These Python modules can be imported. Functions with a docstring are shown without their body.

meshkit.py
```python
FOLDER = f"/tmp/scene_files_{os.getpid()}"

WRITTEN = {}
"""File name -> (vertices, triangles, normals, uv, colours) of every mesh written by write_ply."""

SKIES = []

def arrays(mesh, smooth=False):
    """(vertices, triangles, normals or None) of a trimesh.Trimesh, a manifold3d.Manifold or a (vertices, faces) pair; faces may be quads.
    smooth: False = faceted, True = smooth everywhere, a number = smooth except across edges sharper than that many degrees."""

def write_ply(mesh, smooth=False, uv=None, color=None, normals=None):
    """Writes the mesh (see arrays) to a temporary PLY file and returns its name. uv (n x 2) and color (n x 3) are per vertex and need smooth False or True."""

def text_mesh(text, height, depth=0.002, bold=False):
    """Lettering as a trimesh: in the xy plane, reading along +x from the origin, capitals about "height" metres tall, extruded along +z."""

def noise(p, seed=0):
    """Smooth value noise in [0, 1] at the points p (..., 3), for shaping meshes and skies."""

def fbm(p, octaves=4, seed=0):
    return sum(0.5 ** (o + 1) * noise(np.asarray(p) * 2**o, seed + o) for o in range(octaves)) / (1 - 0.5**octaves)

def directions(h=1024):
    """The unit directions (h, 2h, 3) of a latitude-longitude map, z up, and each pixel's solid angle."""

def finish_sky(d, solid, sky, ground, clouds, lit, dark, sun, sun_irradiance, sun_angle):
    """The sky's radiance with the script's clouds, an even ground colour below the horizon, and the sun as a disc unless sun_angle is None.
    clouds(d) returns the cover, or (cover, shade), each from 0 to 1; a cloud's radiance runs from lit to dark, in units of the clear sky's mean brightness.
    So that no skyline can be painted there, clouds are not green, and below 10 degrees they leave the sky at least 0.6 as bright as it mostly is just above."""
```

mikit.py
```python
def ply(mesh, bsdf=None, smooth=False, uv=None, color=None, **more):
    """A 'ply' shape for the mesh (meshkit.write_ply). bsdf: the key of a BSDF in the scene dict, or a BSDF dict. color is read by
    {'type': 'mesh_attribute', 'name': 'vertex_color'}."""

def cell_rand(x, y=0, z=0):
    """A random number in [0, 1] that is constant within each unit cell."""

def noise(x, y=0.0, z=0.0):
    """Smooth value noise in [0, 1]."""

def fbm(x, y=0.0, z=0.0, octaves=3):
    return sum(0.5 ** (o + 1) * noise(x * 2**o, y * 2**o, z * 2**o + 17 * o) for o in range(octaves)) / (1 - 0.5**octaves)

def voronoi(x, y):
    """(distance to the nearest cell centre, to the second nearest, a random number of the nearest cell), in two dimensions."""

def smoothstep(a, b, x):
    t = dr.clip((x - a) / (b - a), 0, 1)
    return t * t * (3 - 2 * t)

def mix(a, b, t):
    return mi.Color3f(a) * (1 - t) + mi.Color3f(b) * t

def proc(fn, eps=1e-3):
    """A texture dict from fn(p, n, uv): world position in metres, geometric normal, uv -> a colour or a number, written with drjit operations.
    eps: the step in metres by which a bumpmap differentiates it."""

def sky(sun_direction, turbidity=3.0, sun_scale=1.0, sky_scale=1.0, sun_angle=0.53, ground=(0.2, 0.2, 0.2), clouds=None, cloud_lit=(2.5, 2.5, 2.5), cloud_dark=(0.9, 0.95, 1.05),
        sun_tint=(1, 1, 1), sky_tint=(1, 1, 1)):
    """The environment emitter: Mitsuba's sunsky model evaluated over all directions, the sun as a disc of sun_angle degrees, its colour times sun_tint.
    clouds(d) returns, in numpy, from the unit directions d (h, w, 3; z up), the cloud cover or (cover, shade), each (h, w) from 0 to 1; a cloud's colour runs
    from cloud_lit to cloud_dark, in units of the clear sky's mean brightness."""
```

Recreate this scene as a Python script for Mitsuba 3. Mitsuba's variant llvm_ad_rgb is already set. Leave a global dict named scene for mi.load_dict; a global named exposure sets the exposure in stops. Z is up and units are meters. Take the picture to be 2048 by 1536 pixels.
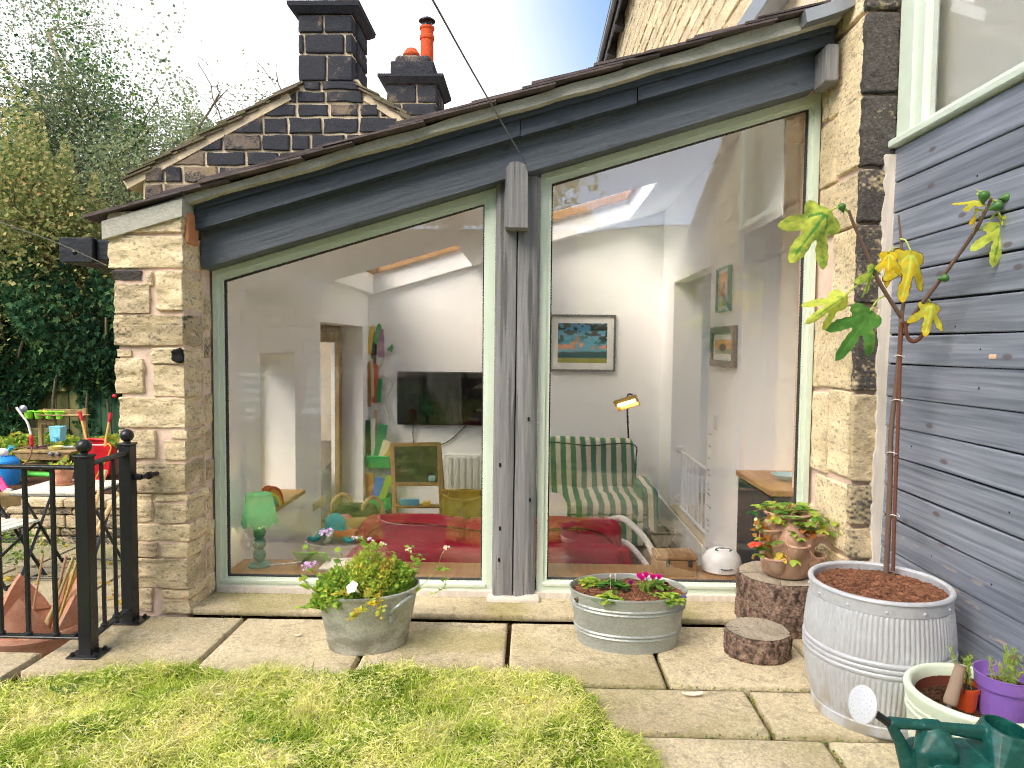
import math, random
import numpy as np, trimesh, drjit as dr, mitsuba as mi, mikit, meshkit
from shapely.geometry import Polygon, box as sbox
from mikit import proc, noise, fbm, voronoi, cell_rand, smoothstep, mix

# ---------------------------------------------------------------- camera, sky, exposure
scene, labels = {}, {}
FOC, EYE = 1400.0, np.array([0, 0, 1.5])
_yaw, _pit, _rol = math.atan(36 / FOC), math.atan(76 / FOC), math.radians(0.55)
_fw = np.array([-math.sin(_yaw) * math.cos(_pit), math.cos(_yaw) * math.cos(_pit), -math.sin(_pit)])
_r0 = np.cross(_fw, [0, 0, 1]); _r0 /= np.linalg.norm(_r0)
_u0 = np.cross(_r0, _fw)
_R, _U = math.cos(_rol) * _r0 + math.sin(_rol) * _u0, -math.sin(_rol) * _r0 + math.cos(_rol) * _u0
scene['camera'] = {'type': 'perspective', 'fov': math.degrees(2 * math.atan(1024 / FOC)), 'fov_axis': 'x', 'near_clip': 0.05, 'far_clip': 900.0,
                   'to_world': mi.ScalarTransform4f().look_at(origin=EYE.tolist(), target=(EYE + _fw).tolist(), up=_U.tolist())}
exposure = 3.12


def sky_clouds(d):
    x, y, z = d[..., 0], d[..., 1], np.maximum(d[..., 2], 0.02)
    p = np.stack([x / (z + .35) * 1.1, y / (z + .35) * 1.1, z * .5], -1)
    a = meshkit.fbm(p + 3.1, 4, 4)
    glow = np.clip((d @ np.array([-0.40, 0.83, 0.39]) - 0.87) / .11, 0, 1) ** 1.3
    cover = np.clip(.32 + 2.0 * (a - .5) + .95 * glow, 0.14, 1)
    shade = np.clip(.75 - 1.2 * (a - .45) - 1.1 * glow, 0, 1)
    return cover, shade


scene['sky'] = mikit.sky((-0.49, -0.54, 0.68), turbidity=3, sun_scale=0.46, sky_scale=.9, sun_angle=42, sun_tint=(.93, .98, 1.07), clouds=sky_clouds,
                         cloud_lit=(2.4, 2.4, 2.45), cloud_dark=(.95, 1.02, 1.2), ground=(.22, .22, .17), sky_tint=(.95, .98, 1.06))


# ---------------------------------------------------------------- helpers: pixels of the photograph (2048 wide) to points on real planes
def ray(px, py): return _fw * FOC + _R * (px - 1024) + _U * (768 - py)
def onz(px, py, z=0.0): d = ray(px, py); return EYE + (z - EYE[2]) / d[2] * d
def ony(px, py, y): d = ray(px, py); return EYE + (y - EYE[1]) / d[1] * d
def onx(px, py, x): d = ray(px, py); return EYE + (x - EYE[0]) / d[0] * d


# ---------------------------------------------------------------- helpers: meshes are (vertices, triangles)
def cat(ms):
    vs, fs, k = [], [], 0
    for v, f in ms:
        f = np.asarray(f)
        if f.shape[1] == 4:
            f = np.vstack([f[:, [0, 1, 2]], f[:, [0, 2, 3]]])
        vs.append(np.asarray(v, float)); fs.append(f + k); k += len(v)
    return np.vstack(vs), np.vstack(fs)


def tm(m): return np.array(m.vertices), np.array(m.faces)
def rx(a): c, s = math.cos(a), math.sin(a); return np.array([[1, 0, 0], [0, c, -s], [0, s, c]])
def ry(a): c, s = math.cos(a), math.sin(a); return np.array([[c, 0, s], [0, 1, 0], [-s, 0, c]])
def rz(a): c, s = math.cos(a), math.sin(a); return np.array([[c, -s, 0], [s, c, 0], [0, 0, 1]])
def mv(m, t=(0, 0, 0), M=None, s=None):
    v = np.asarray(m[0], float)
    if s is not None: v = v * s
    if M is not None: v = v @ np.asarray(M).T
    return v + np.asarray(t, float), m[1]


def hull(pts):
    m = trimesh.convex.convex_hull(np.asarray(pts, float))
    return tm(m)


def bx(x0, x1, y0, y1, z0, z1, b=0.004):
    h = np.array([x1 - x0, y1 - y0, z1 - z0]) / 2
    c = np.array([x1 + x0, y1 + y0, z1 + z0]) / 2
    b = min(b, h.min() * .6)
    pts = []
    for sx in (-1, 1):
        for sy in (-1, 1):
            for sz in (-1, 1):
                s = np.array([sx, sy, sz])
                for k in range(3):
                    e = h - b; e[k] = h[k]
                    pts.append(s * e)
    return hull(np.array(pts) + c)


_GRID = {}
def gridbox(nx, ny, nz):
    key = (nx, ny, nz)
    if key not in _GRID:
        n = np.array(key); vs, fs, idx = [], [], {}
        def vid(i, j, k):
            t = (i, j, k)
            if t not in idx: idx[t] = len(vs); vs.append(t)
            return idx[t]
        for ax in range(3):
            a, b = (ax + 1) % 3, (ax + 2) % 3
            for side in (0, n[ax]):
                for i in range(n[a]):
                    for j in range(n[b]):
                        q = []
                        for di, dj in ((0, 0), (1, 0), (1, 1), (0, 1)):
                            t = [0, 0, 0]; t[ax] = side; t[a] = i + di; t[b] = j + dj
                            q.append(vid(*t))
                        if side == 0: q = q[::-1]
                        fs += [[q[0], q[1], q[2]], [q[0], q[2], q[3]]]
        _GRID[key] = (np.array(vs) / n * 2.0 - 1.0, np.array(fs))
    return _GRID[key]


def rblock(c, half, r=0.02, cell=0.02, amp=0.0, freq=(14, 14, 26), seed=0, cap=26, low=0.0):
    """A rounded block, its surface roughened by noise: rock-faced stones, cushions, upholstery."""
    c, half = np.asarray(c, float), np.asarray(half, float)
    r = min(r, half.min() * .98)
    n = [int(np.clip(round(2 * h / cell), 2, cap)) for h in half]
    g, f = gridbox(*n)
    e = np.sign(g) * (1 - (1 - np.abs(g)) ** 1.35)          # finer cells near the edges
    p = e * half
    q = np.clip(p, -(half - r), half - r)
    d = p - q
    d /= np.linalg.norm(d, axis=1, keepdims=True) + 1e-12
    p = q + r * d
    if amp:
        w = (p + c) * np.asarray(freq)
        p = p + d * (amp * (2.4 * (meshkit.fbm(w, 4, seed) - .5) + .9 * (np.abs(meshkit.noise(w * .7, seed + 5) - .5) - .25)))[:, None]
    if low:
        p = p + (np.stack([meshkit.noise((p + c) * 4.5 + k * 7.7, seed + k) for k in range(3)], -1) - .5) * 2 * low
    return p + c, f


def tube(pts, rad, sides=8, caps=True):
    p = np.asarray(pts, float); n = len(p)
    rad = np.broadcast_to(np.asarray(rad, float), (n,))
    t = np.gradient(p, axis=0); t /= np.linalg.norm(t, axis=1, keepdims=True) + 1e-12
    a = np.cross(t[0], [0, 0, 1] if abs(t[0][2]) < .9 else [1, 0, 0]); a /= np.linalg.norm(a)
    A = []
    for i in range(n):
        a = a - t[i] * (a @ t[i]); a /= np.linalg.norm(a) + 1e-12
        A.append(a)
    A = np.array(A); B = np.cross(t, A)
    ang = np.arange(sides) * 2 * np.pi / sides
    v = p[:, None] + rad[:, None, None] * (np.cos(ang)[None, :, None] * A[:, None] + np.sin(ang)[None, :, None] * B[:, None])
    v = v.reshape(-1, 3)
    i, j = np.meshgrid(np.arange(n - 1), np.arange(sides), indexing='ij')
    i, j = i.ravel(), j.ravel(); k = (j + 1) % sides
    f = np.vstack([np.stack([i * sides + j, i * sides + k, (i + 1) * sides + k], 1), np.stack([i * sides + j, (i + 1) * sides + k, (i + 1) * sides + j], 1)])
    if caps:
        m = len(v); v = np.vstack([v, p[0], p[-1]])
        jj = np.arange(sides); kk = (jj + 1) % sides; o = (n - 1) * sides
        f = np.vstack([f, np.stack([jj * 0 + m, kk, jj], 1), np.stack([jj * 0 + m + 1, o + jj, o + kk], 1)])
    return v, f


def curve(pts, n=24):
    """Catmull-Rom through the points."""
    p = np.asarray(pts, float)
    if len(p) < 3:
        return p[0] + (p[-1] - p[0]) * np.linspace(0, 1, n)[:, None]
    q = np.vstack([2 * p[0] - p[1], p, 2 * p[-1] - p[-2]])
    out = []
    for t in np.linspace(0, len(p) - 1 - 1e-9, n):
        i = int(t); u = t - i
        a, b, c, d = q[i], q[i + 1], q[i + 2], q[i + 3]
        out.append(.5 * (2 * b + (c - a) * u + (2 * a - 5 * b + 4 * c - d) * u * u + (3 * b - a - 3 * c + d) * u ** 3))
    return np.array(out)


def lathe(prof, n=48, c=(0, 0, 0), sx=1.0, sy=1.0, rot=0.0, ribs=None):
    """Profile (radius, z) turned about the z axis; ribs(angle, row) adds to the radius."""
    pr = np.asarray(prof, float); m = len(pr)
    a = np.arange(n) * 2 * np.pi / n
    rad = np.repeat(pr[:, :1], n, 1)
    if ribs is not None:
        rad = rad + np.array([[ribs(x, i) for x in a] for i in range(m)])
    x, y = rad * np.cos(a) * sx, rad * np.sin(a) * sy
    v = np.stack([x * math.cos(rot) - y * math.sin(rot) + c[0], x * math.sin(rot) + y * math.cos(rot) + c[1], np.repeat(pr[:, 1:], n, 1) + c[2]], -1).reshape(-1, 3)
    i, j = np.meshgrid(np.arange(m - 1), np.arange(n), indexing='ij'); i, j = i.ravel(), j.ravel(); k = (j + 1) % n
    return v, np.vstack([np.stack([i * n + j, i * n + k, (i + 1) * n + k], 1), np.stack([i * n + j, (i + 1) * n + k, (i + 1) * n + j], 1)])


def disc(r, z, n=48, c=(0, 0, 0), sx=1.0, sy=1.0, rot=0.0, rings=1, amp=0.0, freq=20, seed=0, dome=0.0):
    """A filled (optionally rough) disc facing up."""
    pr = [(r * (k + 1) / rings, z + dome * (1 - ((k + 1) / rings) ** 2)) for k in range(rings)]
    v, f = lathe(pr, n, c, sx, sy, rot)
    v = np.vstack([v, [c[0], c[1], c[2] + z + dome]]); m = len(v) - 1
    j = np.arange(n); k = (j + 1) % n
    f = np.vstack([f[:, ::-1], np.stack([j, k, j * 0 + m], 1)])
    if amp:
        v[:, 2] += amp * 2 * (meshkit.fbm(v * freq, 4, seed) - .5)
    return v, f


def poly(ring_xz, y0, y1, holes=()):
    """A polygon in the x-z plane (with holes) extruded from y0 (front) to y1."""
    P = Polygon(ring_xz, holes)
    v, f = tm(trimesh.creation.extrude_polygon(P, y1 - y0, engine='earcut'))
    return np.stack([v[:, 0], v[:, 2] + y0, v[:, 1]], 1), f[:, ::-1]


def prism(pts2, depth, bevel, fr):
    """A convex polygon with a chamfered face; fr maps (u, v, out) to space."""
    p = np.asarray(pts2, float); n = len(p); c = p.mean(0)
    d = np.linalg.norm(p - c, axis=1, keepdims=True)
    q = c + (p - c) * np.clip(1 - bevel / d * 1.2, .3, 1)
    v = np.vstack([np.c_[p, np.zeros(n)], np.c_[p, np.full(n, depth - bevel)], np.c_[q, np.full(n, depth)], [[c[0], c[1], depth]]])
    j = np.arange(n); k = (j + 1) % n
    f = np.vstack([np.stack([j, k, n + k], 1), np.stack([j, n + k, n + j], 1), np.stack([n + j, n + k, 2 * n + k], 1), np.stack([n + j, 2 * n + k, 2 * n + j], 1), np.stack([2 * n + j, 2 * n + k, j * 0 + 3 * n], 1)])
    w = fr(v[:, 0], v[:, 1], v[:, 2])
    return w, f


def orient(m):
    t = trimesh.Trimesh(m[0], m[1], process=False)
    return (m[0], m[1][:, ::-1]) if t.volume < 0 else m


# ---------------------------------------------------------------- helpers: scene entries
def free(key):
    if key not in scene and key not in labels and not any(k.startswith(key + '__') for k in (key,)):
        return key
    i = 1
    while f'{key}_{i:03d}' in scene or f'{key}_{i:03d}' in labels: i += 1
    return f'{key}_{i:03d}'


def thing(name, label, cat_, group=None, kind=None):
    k = free(name); labels[k] = {'label': label, 'category': cat_}
    if group: labels[k]['group'] = group
    if kind: labels[k]['kind'] = kind
    return k


def put(name, mesh, mat, smooth=40, parent=None, uv=None, label=None, kind=None, **more):
    """One shape entry; mat is a BSDF key or (key, colour) for the vertex-coloured paints."""
    key = free((parent + '__' + name) if parent else name) if not (parent is None and name in labels) else name
    v, f = np.asarray(mesh[0], float), np.asarray(mesh[1])
    if f.shape[1] == 4: f = np.vstack([f[:, [0, 1, 2]], f[:, [0, 2, 3]]])
    col = None
    if isinstance(mat, tuple): mat, col = mat
    if (uv is not None or col is not None) and smooth not in (True, False):
        if not hasattr(uv, 'shape'):
            t = trimesh.graph.smooth_shade(trimesh.Trimesh(v, f, process=False), angle=math.radians(smooth), facet_minarea=None)
            v, f = tm(t)
            smooth = True
    if uv is not None and not hasattr(uv, 'shape'): uv = np.tile(np.asarray(uv, float), (len(v), 1))
    if col is not None: col = np.tile(np.asarray(col, float), (len(v), 1)) if np.ndim(col) == 1 else col
    scene[key] = mikit.ply((v, f), mat, smooth, uv=uv, color=col, **more)
    if label or kind:
        labels[key] = {}
        if label: labels[key]['label'] = label
        if kind: labels[key]['kind'] = kind
    return key


def struct(name, mesh, mat, smooth=40, **kw):
    labels[name] = {'kind': 'structure'}
    return put(name, mesh, mat, smooth, **kw)


def solo(name, label, cat_, mesh, mat, smooth=40, group=None, kind=None, **kw):
    """A thing that is one mesh."""
    k = thing(name, label, cat_, group, kind)
    return put(k, mesh, mat, smooth, **kw)


R = np.random.default_rng(11)
def U(a, b): return float(R.uniform(a, b))
# ---------------------------------------------------------------- materials
def lin(r, g, b):
    f = lambda c: (c / 255) / 12.92 if c <= 10 else ((c / 255 + .055) / 1.055) ** 2.4
    return (f(r), f(g), f(b))


def two(b): return {'type': 'twosided', 'bsdf': b}
def pr(col, rough=.7, spec=.5, metal=0.0, **k):
    c = col if isinstance(col, dict) else {'type': 'rgb', 'value': list(col)}
    ro = rough if isinstance(rough, dict) else float(rough)
    return {'type': 'principled', 'base_color': c, 'roughness': ro, 'specular': float(spec), 'metallic': float(metal), **k}
def bump(b, fn, scale, eps=1e-3): return {'type': 'bumpmap', 'arbitrary': {**proc(fn, eps)}, 'bsdf': b, 'scale': float(scale)}
def mat(name, b): scene[name] = two(b)


def stone_fn(lo, hi, dark, ochre, pitk=.42):
    def fn(p, n, uv):
        s = uv.x * 37 + uv.y * 11
        a = fbm(p.x * 7 + s, p.y * 7, p.z * 9 + s, 4)
        g = noise(p.x * 150, p.y * 150, p.z * 150); g2 = noise(p.x * 70 + 3, p.y * 70, p.z * 70)
        streak = fbm(p.x * 12 + s, p.y * 12, p.z * 60, 3)
        pit = smoothstep(.60, .72, fbm(p.x * 42 + s, p.y * 42, p.z * 60, 3))
        c = mix(lo, hi, uv.x) * (.55 + .62 * a + .26 * (streak - .5) + .42 * (g - .5) + .22 * (g2 - .5)) * (1 - pitk * pit)
        c = mix(c, mi.Color3f(lin(186, 168, 100)) * (.6 + .6 * a), ochre * smoothstep(.55, .75, fbm(p.x * 5 + 9, p.y * 5, p.z * 5 + s, 3)))
        soot = smoothstep(.98 - uv.y, 1.18 - uv.y, fbm(p.x * 6 + s, p.y * 6 + 3, p.z * 6, 4) * .70 + .32 * g2)
        return mix(c, mi.Color3f(dark) * (.25 + 1.3 * g * g2 + .55 * g), soot * .95)
    return fn
sbump = lambda p, n, uv: fbm(p.x * 55, p.y * 55, p.z * 75, 3) + .4 * noise(p.x * 210, p.y * 210, p.z * 210)
mat('stone', bump(pr(proc(stone_fn(lin(176, 160, 132), lin(236, 219, 184), lin(70, 69, 72), .14)), .92, .25), sbump, .006))
mat('sooty_stone', bump(pr(proc(stone_fn(lin(118, 108, 100), lin(178, 158, 134), lin(54, 59, 70), .15)), .92, .25), sbump, .006))

def f_mortar(p, n, uv):
    return mi.Color3f(lin(214, 192, 178)) * (.72 + .35 * fbm(p.x * 14, p.y * 14, p.z * 14) + .2 * noise(p.x * 190, p.y * 190, p.z * 190))
mat('mortar', bump(pr(proc(f_mortar), .95, .2), lambda p, n, uv: fbm(p.x * 50, p.y * 50, p.z * 50, 3), .005))
def f_ochre(p, n, uv):
    return mi.Color3f(lin(210, 194, 166)) * (.7 + .35 * fbm(p.x * 6, p.y * 6, p.z * 6) + .2 * noise(p.x * 90, p.y * 90, p.z * 90))
mat('old_mortar', pr(proc(f_ochre), .95, .2))
def f_cement(p, n, uv):
    return mix(lin(148, 150, 142), lin(188, 188, 178), fbm(p.x * 5, p.y * 5, p.z * 9, 4)) * (.85 + .3 * noise(p.x * 120, p.y * 120, p.z * 120))
mat('cement', bump(pr(proc(f_cement), .9, .3), lambda p, n, uv: fbm(p.x * 40, p.y * 40, p.z * 40, 3), .004))
def f_lime(p, n, uv):
    st = fbm(p.x * 60, p.y * 60, p.z * 4, 3)
    return mi.Color3f(lin(218, 211, 202)) * (.72 + .3 * st + .12 * fbm(p.x * 9, p.y * 9, p.z * 9))
mat('lime', bump(pr(proc(f_lime), .9, .3), lambda p, n, uv: fbm(p.x * 70, p.y * 70, p.z * 5, 3), .004))

def f_slab(p, n, uv):
    s = uv.x * 23
    a = fbm(p.x * 3.2 + s, p.y * 3.2, 0, 4); g = noise(p.x * 230, p.y * 230, p.z * 100)
    c = mix(lin(144, 132, 104), lin(206, 194, 166), a * .8 + uv.x * .3) * (.62 + .5 * g + .26 * noise(p.x * 90, p.y * 90, 5))
    sp = smoothstep(.62, .75, fbm(p.x * 26 + s, p.y * 26, 0, 3))
    c = c * (1 - .22 * sp)
    moss = smoothstep(.46, .66, fbm(p.x * 2.1 + 4.2, p.y * 2.6, 1.5, 4)) * (.35 + .6 * uv.y)
    return mix(c, mi.Color3f(lin(136, 132, 62)) * (.65 + .5 * g), moss * .55)
mat('slab', bump(pr(proc(f_slab), .88, .3), lambda p, n, uv: fbm(p.x * 60, p.y * 60, p.z * 60, 3) + .5 * noise(p.x * 240, p.y * 240, 0), .003))
def f_yard(p, n, uv):
    a = fbm(p.x * 1.7, p.y * 1.7, 2, 4); g = noise(p.x * 120, p.y * 120, 0)
    c = mix(lin(120, 112, 88), lin(188, 178, 152), a) * (.75 + .35 * g)
    return mix(c, mi.Color3f(lin(104, 116, 58)), smoothstep(.5, .7, fbm(p.x * 1.3 + 7, p.y * 1.6, 0, 3)) * .6)
mat('yard_stone', bump(pr(proc(f_yard), .9, .3), lambda p, n, uv: fbm(p.x * 40, p.y * 40, 0, 3), .004))
def f_soil(p, n, uv):
    return mix(lin(44, 32, 24), lin(92, 66, 48), fbm(p.x * 60, p.y * 60, p.z * 60, 3)) * (.6 + .7 * noise(p.x * 160, p.y * 160, p.z * 160))
mat('soil', pr(proc(f_soil), .95, .2))
def f_compost(p, n, uv):
    return mix(lin(52, 32, 26), lin(164, 116, 90), uv.x * .8 + .2 * noise(p.x * 190, p.y * 190, p.z * 190))
mat('compost', pr(proc(f_compost), .95, .2))
def f_slate(p, n, uv):
    return mix(lin(58, 52, 56), lin(104, 92, 92), fbm(p.x * 8 + uv.x * 30, p.y * 8, p.z * 20, 3)) * (.7 + .5 * uv.x)
mat('slate', bump(pr(proc(f_slate), .7, .4), lambda p, n, uv: fbm(p.x * 25, p.y * 25, p.z * 70, 3), .004))
def f_stoneslate(p, n, uv):
    c = mix(lin(74, 68, 62), lin(132, 122, 104), fbm(p.x * 5 + uv.x * 30, p.y * 5, p.z * 9, 3))
    return mix(c, mi.Color3f(lin(92, 98, 52)), .6 * smoothstep(.5, .7, fbm(p.x * 6, p.y * 6, p.z * 6 + uv.x * 9, 3)))
mat('stone_slate', pr(proc(f_stoneslate), .9, .3))

def f_navy(p, n, uv):
    g = fbm(p.x * 3, p.y * 3, p.z * 40 - p.x * 11.6, 4)
    c = mix(lin(36, 50, 68), lin(98, 106, 116), .55 * uv.x + g * .55 - .05) * (.8 + .4 * noise(p.x * 6, p.y * 90, p.z * 160 - p.x * 46))
    kn = smoothstep(.72, .82, fbm(p.x * 7 + 3, p.y * 7, p.z * 18, 3))
    return mix(c, mi.Color3f(lin(36, 40, 48)), .6 * kn) * (.85 + .2 * noise(p.x * 40, p.y * 40, p.z * 200))
mat('navy_timber', bump(pr(proc(f_navy), .55, .5), lambda p, n, uv: fbm(p.x * 5, p.y * 20, p.z * 90 - p.x * 26, 3), .003))
def f_post(p, n, uv):
    g = fbm(p.x * 60, p.y * 60, p.z * 1.6, 4); l = fbm(p.x * 9, p.y * 9, p.z * .9, 3)
    c = mix(lin(88, 90, 94), lin(152, 153, 156), g * .7 + .1 + .35 * (l - .3)) * (.8 + .4 * noise(p.x * 320, p.y * 320, p.z * 7))
    crack = smoothstep(.60, .66, fbm(p.x * 42 + 5, p.y * 12, p.z * 1.1, 3)) * smoothstep(.45, .6, fbm(p.x * 6, 2, p.z * 1.5, 2))
    return mix(c, mi.Color3f(lin(30, 30, 36)), .5 * crack)
mat('post_timber', bump(pr(proc(f_post), .8, .3), lambda p, n, uv: fbm(p.x * 90, p.y * 90, p.z * 2.2, 3), .006))
def f_clad(p, n, uv):
    s = uv.x * 17
    w = p.z * 75 + 2.4 * fbm(p.y * 1.0 + s, p.z * 6 + s, 0, 3)
    g = fbm(p.y * 2.2 + s, w, 1, 4)
    c = mix(lin(92, 100, 115), lin(156, 163, 180), g * .95 - .05 + .3 * (fbm(p.y * 2 + s, p.z * 3, 0, 3) - .4)) * (.84 + .25 * uv.x) * (.88 + .25 * fbm(p.y * 6 + s, p.z * 170, 2, 2))
    kx, ky, kr = voronoi(p.y * 2.6 + s * 3.3, p.z * 6.5 + .5)
    kn = smoothstep(.10, .04, kx) * smoothstep(.45, .5, kr)
    c = mix(c, mi.Color3f(lin(92, 82, 84)), kn * .75)
    worn = smoothstep(.66, .8, fbm(p.y * 9 + s, p.z * 40, 0, 3)) * smoothstep(.9, .3, p.z)
    return mix(c, mi.Color3f(lin(190, 170, 150)), worn * .7)
mat('cladding', bump(pr(proc(f_clad), .5, .55), lambda p, n, uv: fbm(p.y * 3 + uv.x * 17, p.z * 90 + 4 * fbm(p.y * 1.2, p.z * 7, 0, 2), 1, 3), .0011))
def f_sage(p, n, uv):
    return mi.Color3f(lin(208, 222, 208)) * (.9 + .12 * fbm(p.x * 4, p.y * 4, p.z * 4, 3) + .03 * noise(p.x * 100, p.y * 100, p.z * 100))
mat('sage_paint', pr(proc(f_sage), .42, .5))
scene['window_glass'] = {'type': 'thindielectric', 'int_ior': 1.95}
scene['single_glass'] = {'type': 'thindielectric', 'int_ior': 1.5}
mat('plaster', pr((.92, .925, .92), .85, .3))
def f_oak(p, n, uv):
    g = fbm(p.x * 6 + uv.x * 20, p.y * 6 + uv.x * 9, p.z * 70 + uv.y * 30, 3); h = fbm(p.x * 50, p.y * 4, p.z * 4, 3)
    return mix(lin(128, 92, 58), lin(186, 146, 100), .5 * g + .5 * h) * (.7 + .55 * uv.x)
mat('oak', pr(proc(f_oak), .55, .4))
def f_rough(p, n, uv):
    g = fbm(p.x * 30, p.y * 30, p.z * 5, 3)
    c = mix(lin(112, 92, 62), lin(176, 154, 112), g) * (.65 + .5 * uv.x)
    return mix(c, mi.Color3f(lin(92, 104, 60)), uv.y * smoothstep(.4, .6, fbm(p.x * 5, p.y * 5, p.z * 4, 3)))
mat('rough_timber', pr(proc(f_rough), .85, .3))
def f_floor(p, n, uv):
    return mix(lin(58, 42, 38), lin(112, 84, 72), fbm(p.x * 9, p.y * 9, 0, 3))
mat('dark_floor', pr(proc(f_floor), .6, .4))
mat('beige_floor', pr(lin(206, 190, 158), .8, .3))
def f_zinc(p, n, uv):
    a, b, r = voronoi(p.x * 150 + p.y * 100, p.z * 150 + p.y * 70)
    return mi.Color3f(.42, .46, .45) * (.84 + .16 * r + .3 * (fbm(p.x * 8, p.y * 8, p.z * 8, 3) - .5))
mat('zinc', bump(pr(proc(f_zinc), .42, .5, .45), lambda p, n, uv: fbm(p.x * 90, p.y * 90, p.z * 90, 2), .0016))
def f_zincdirty(p, n, uv):
    a, b, r = voronoi(p.x * 150 + p.y * 100, p.z * 150 + p.y * 70)
    d = smoothstep(.42, .66, fbm(p.x * 9, p.y * 9, p.z * 14 + 3, 4)) * smoothstep(.26, .02, p.z)
    return mix(mi.Color3f(.48, .50, .46) * (.78 + .22 * r + .5 * (fbm(p.x * 14, p.y * 14, p.z * 14, 3) - .5) + .25 * (noise(p.x * 140, p.y * 140, p.z * 140) - .5)), mi.Color3f(.20, .19, .15), d * .8)
mat('old_zinc', bump(pr(proc(f_zincdirty), .5, .5, .35), lambda p, n, uv: fbm(p.x * 120, p.y * 120, p.z * 120, 2), .0035))
def f_barrel(p, n, uv):
    d = smoothstep(.45, .7, fbm(p.x * 14, p.y * 14, p.z * 5, 4)) * smoothstep(.30, 0., p.z)
    return mix(mi.Color3f(.55, .575, .63) * (.84 + .14 * noise(p.x * 120, p.y * 120, p.z * 40)) * (.9 + .2 * fbm(p.x * 7, p.y * 7, p.z * 7, 3)), mi.Color3f(.34, .30, .22), d * .75)
mat('barrel_metal', pr(proc(f_barrel), .38, .5, .18))
def f_terra(p, n, uv):
    a = fbm(p.x * 12, p.y * 12, p.z * 12, 4)
    c = mix(lin(164, 112, 90), lin(204, 150, 124), a) * (.86 + .28 * noise(p.x * 150, p.y * 150, p.z * 150))
    c = mix(c, mi.Color3f(lin(176, 148, 130)), .65 * uv.y)
    bl = smoothstep(.48, .68, fbm(p.x * 17 + 5, p.y * 17, p.z * 11, 4))
    c = mix(c, mi.Color3f(lin(214, 186, 168)), bl * (.2 + .4 * uv.y))
    return mix(c, mi.Color3f(lin(110, 96, 74)), uv.y * smoothstep(.46, .02, p.z) * .9)
mat('terracotta', bump(pr(proc(f_terra), .85, .3), lambda p, n, uv: fbm(p.x * 70, p.y * 70, p.z * 70, 2), .002))
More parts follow.
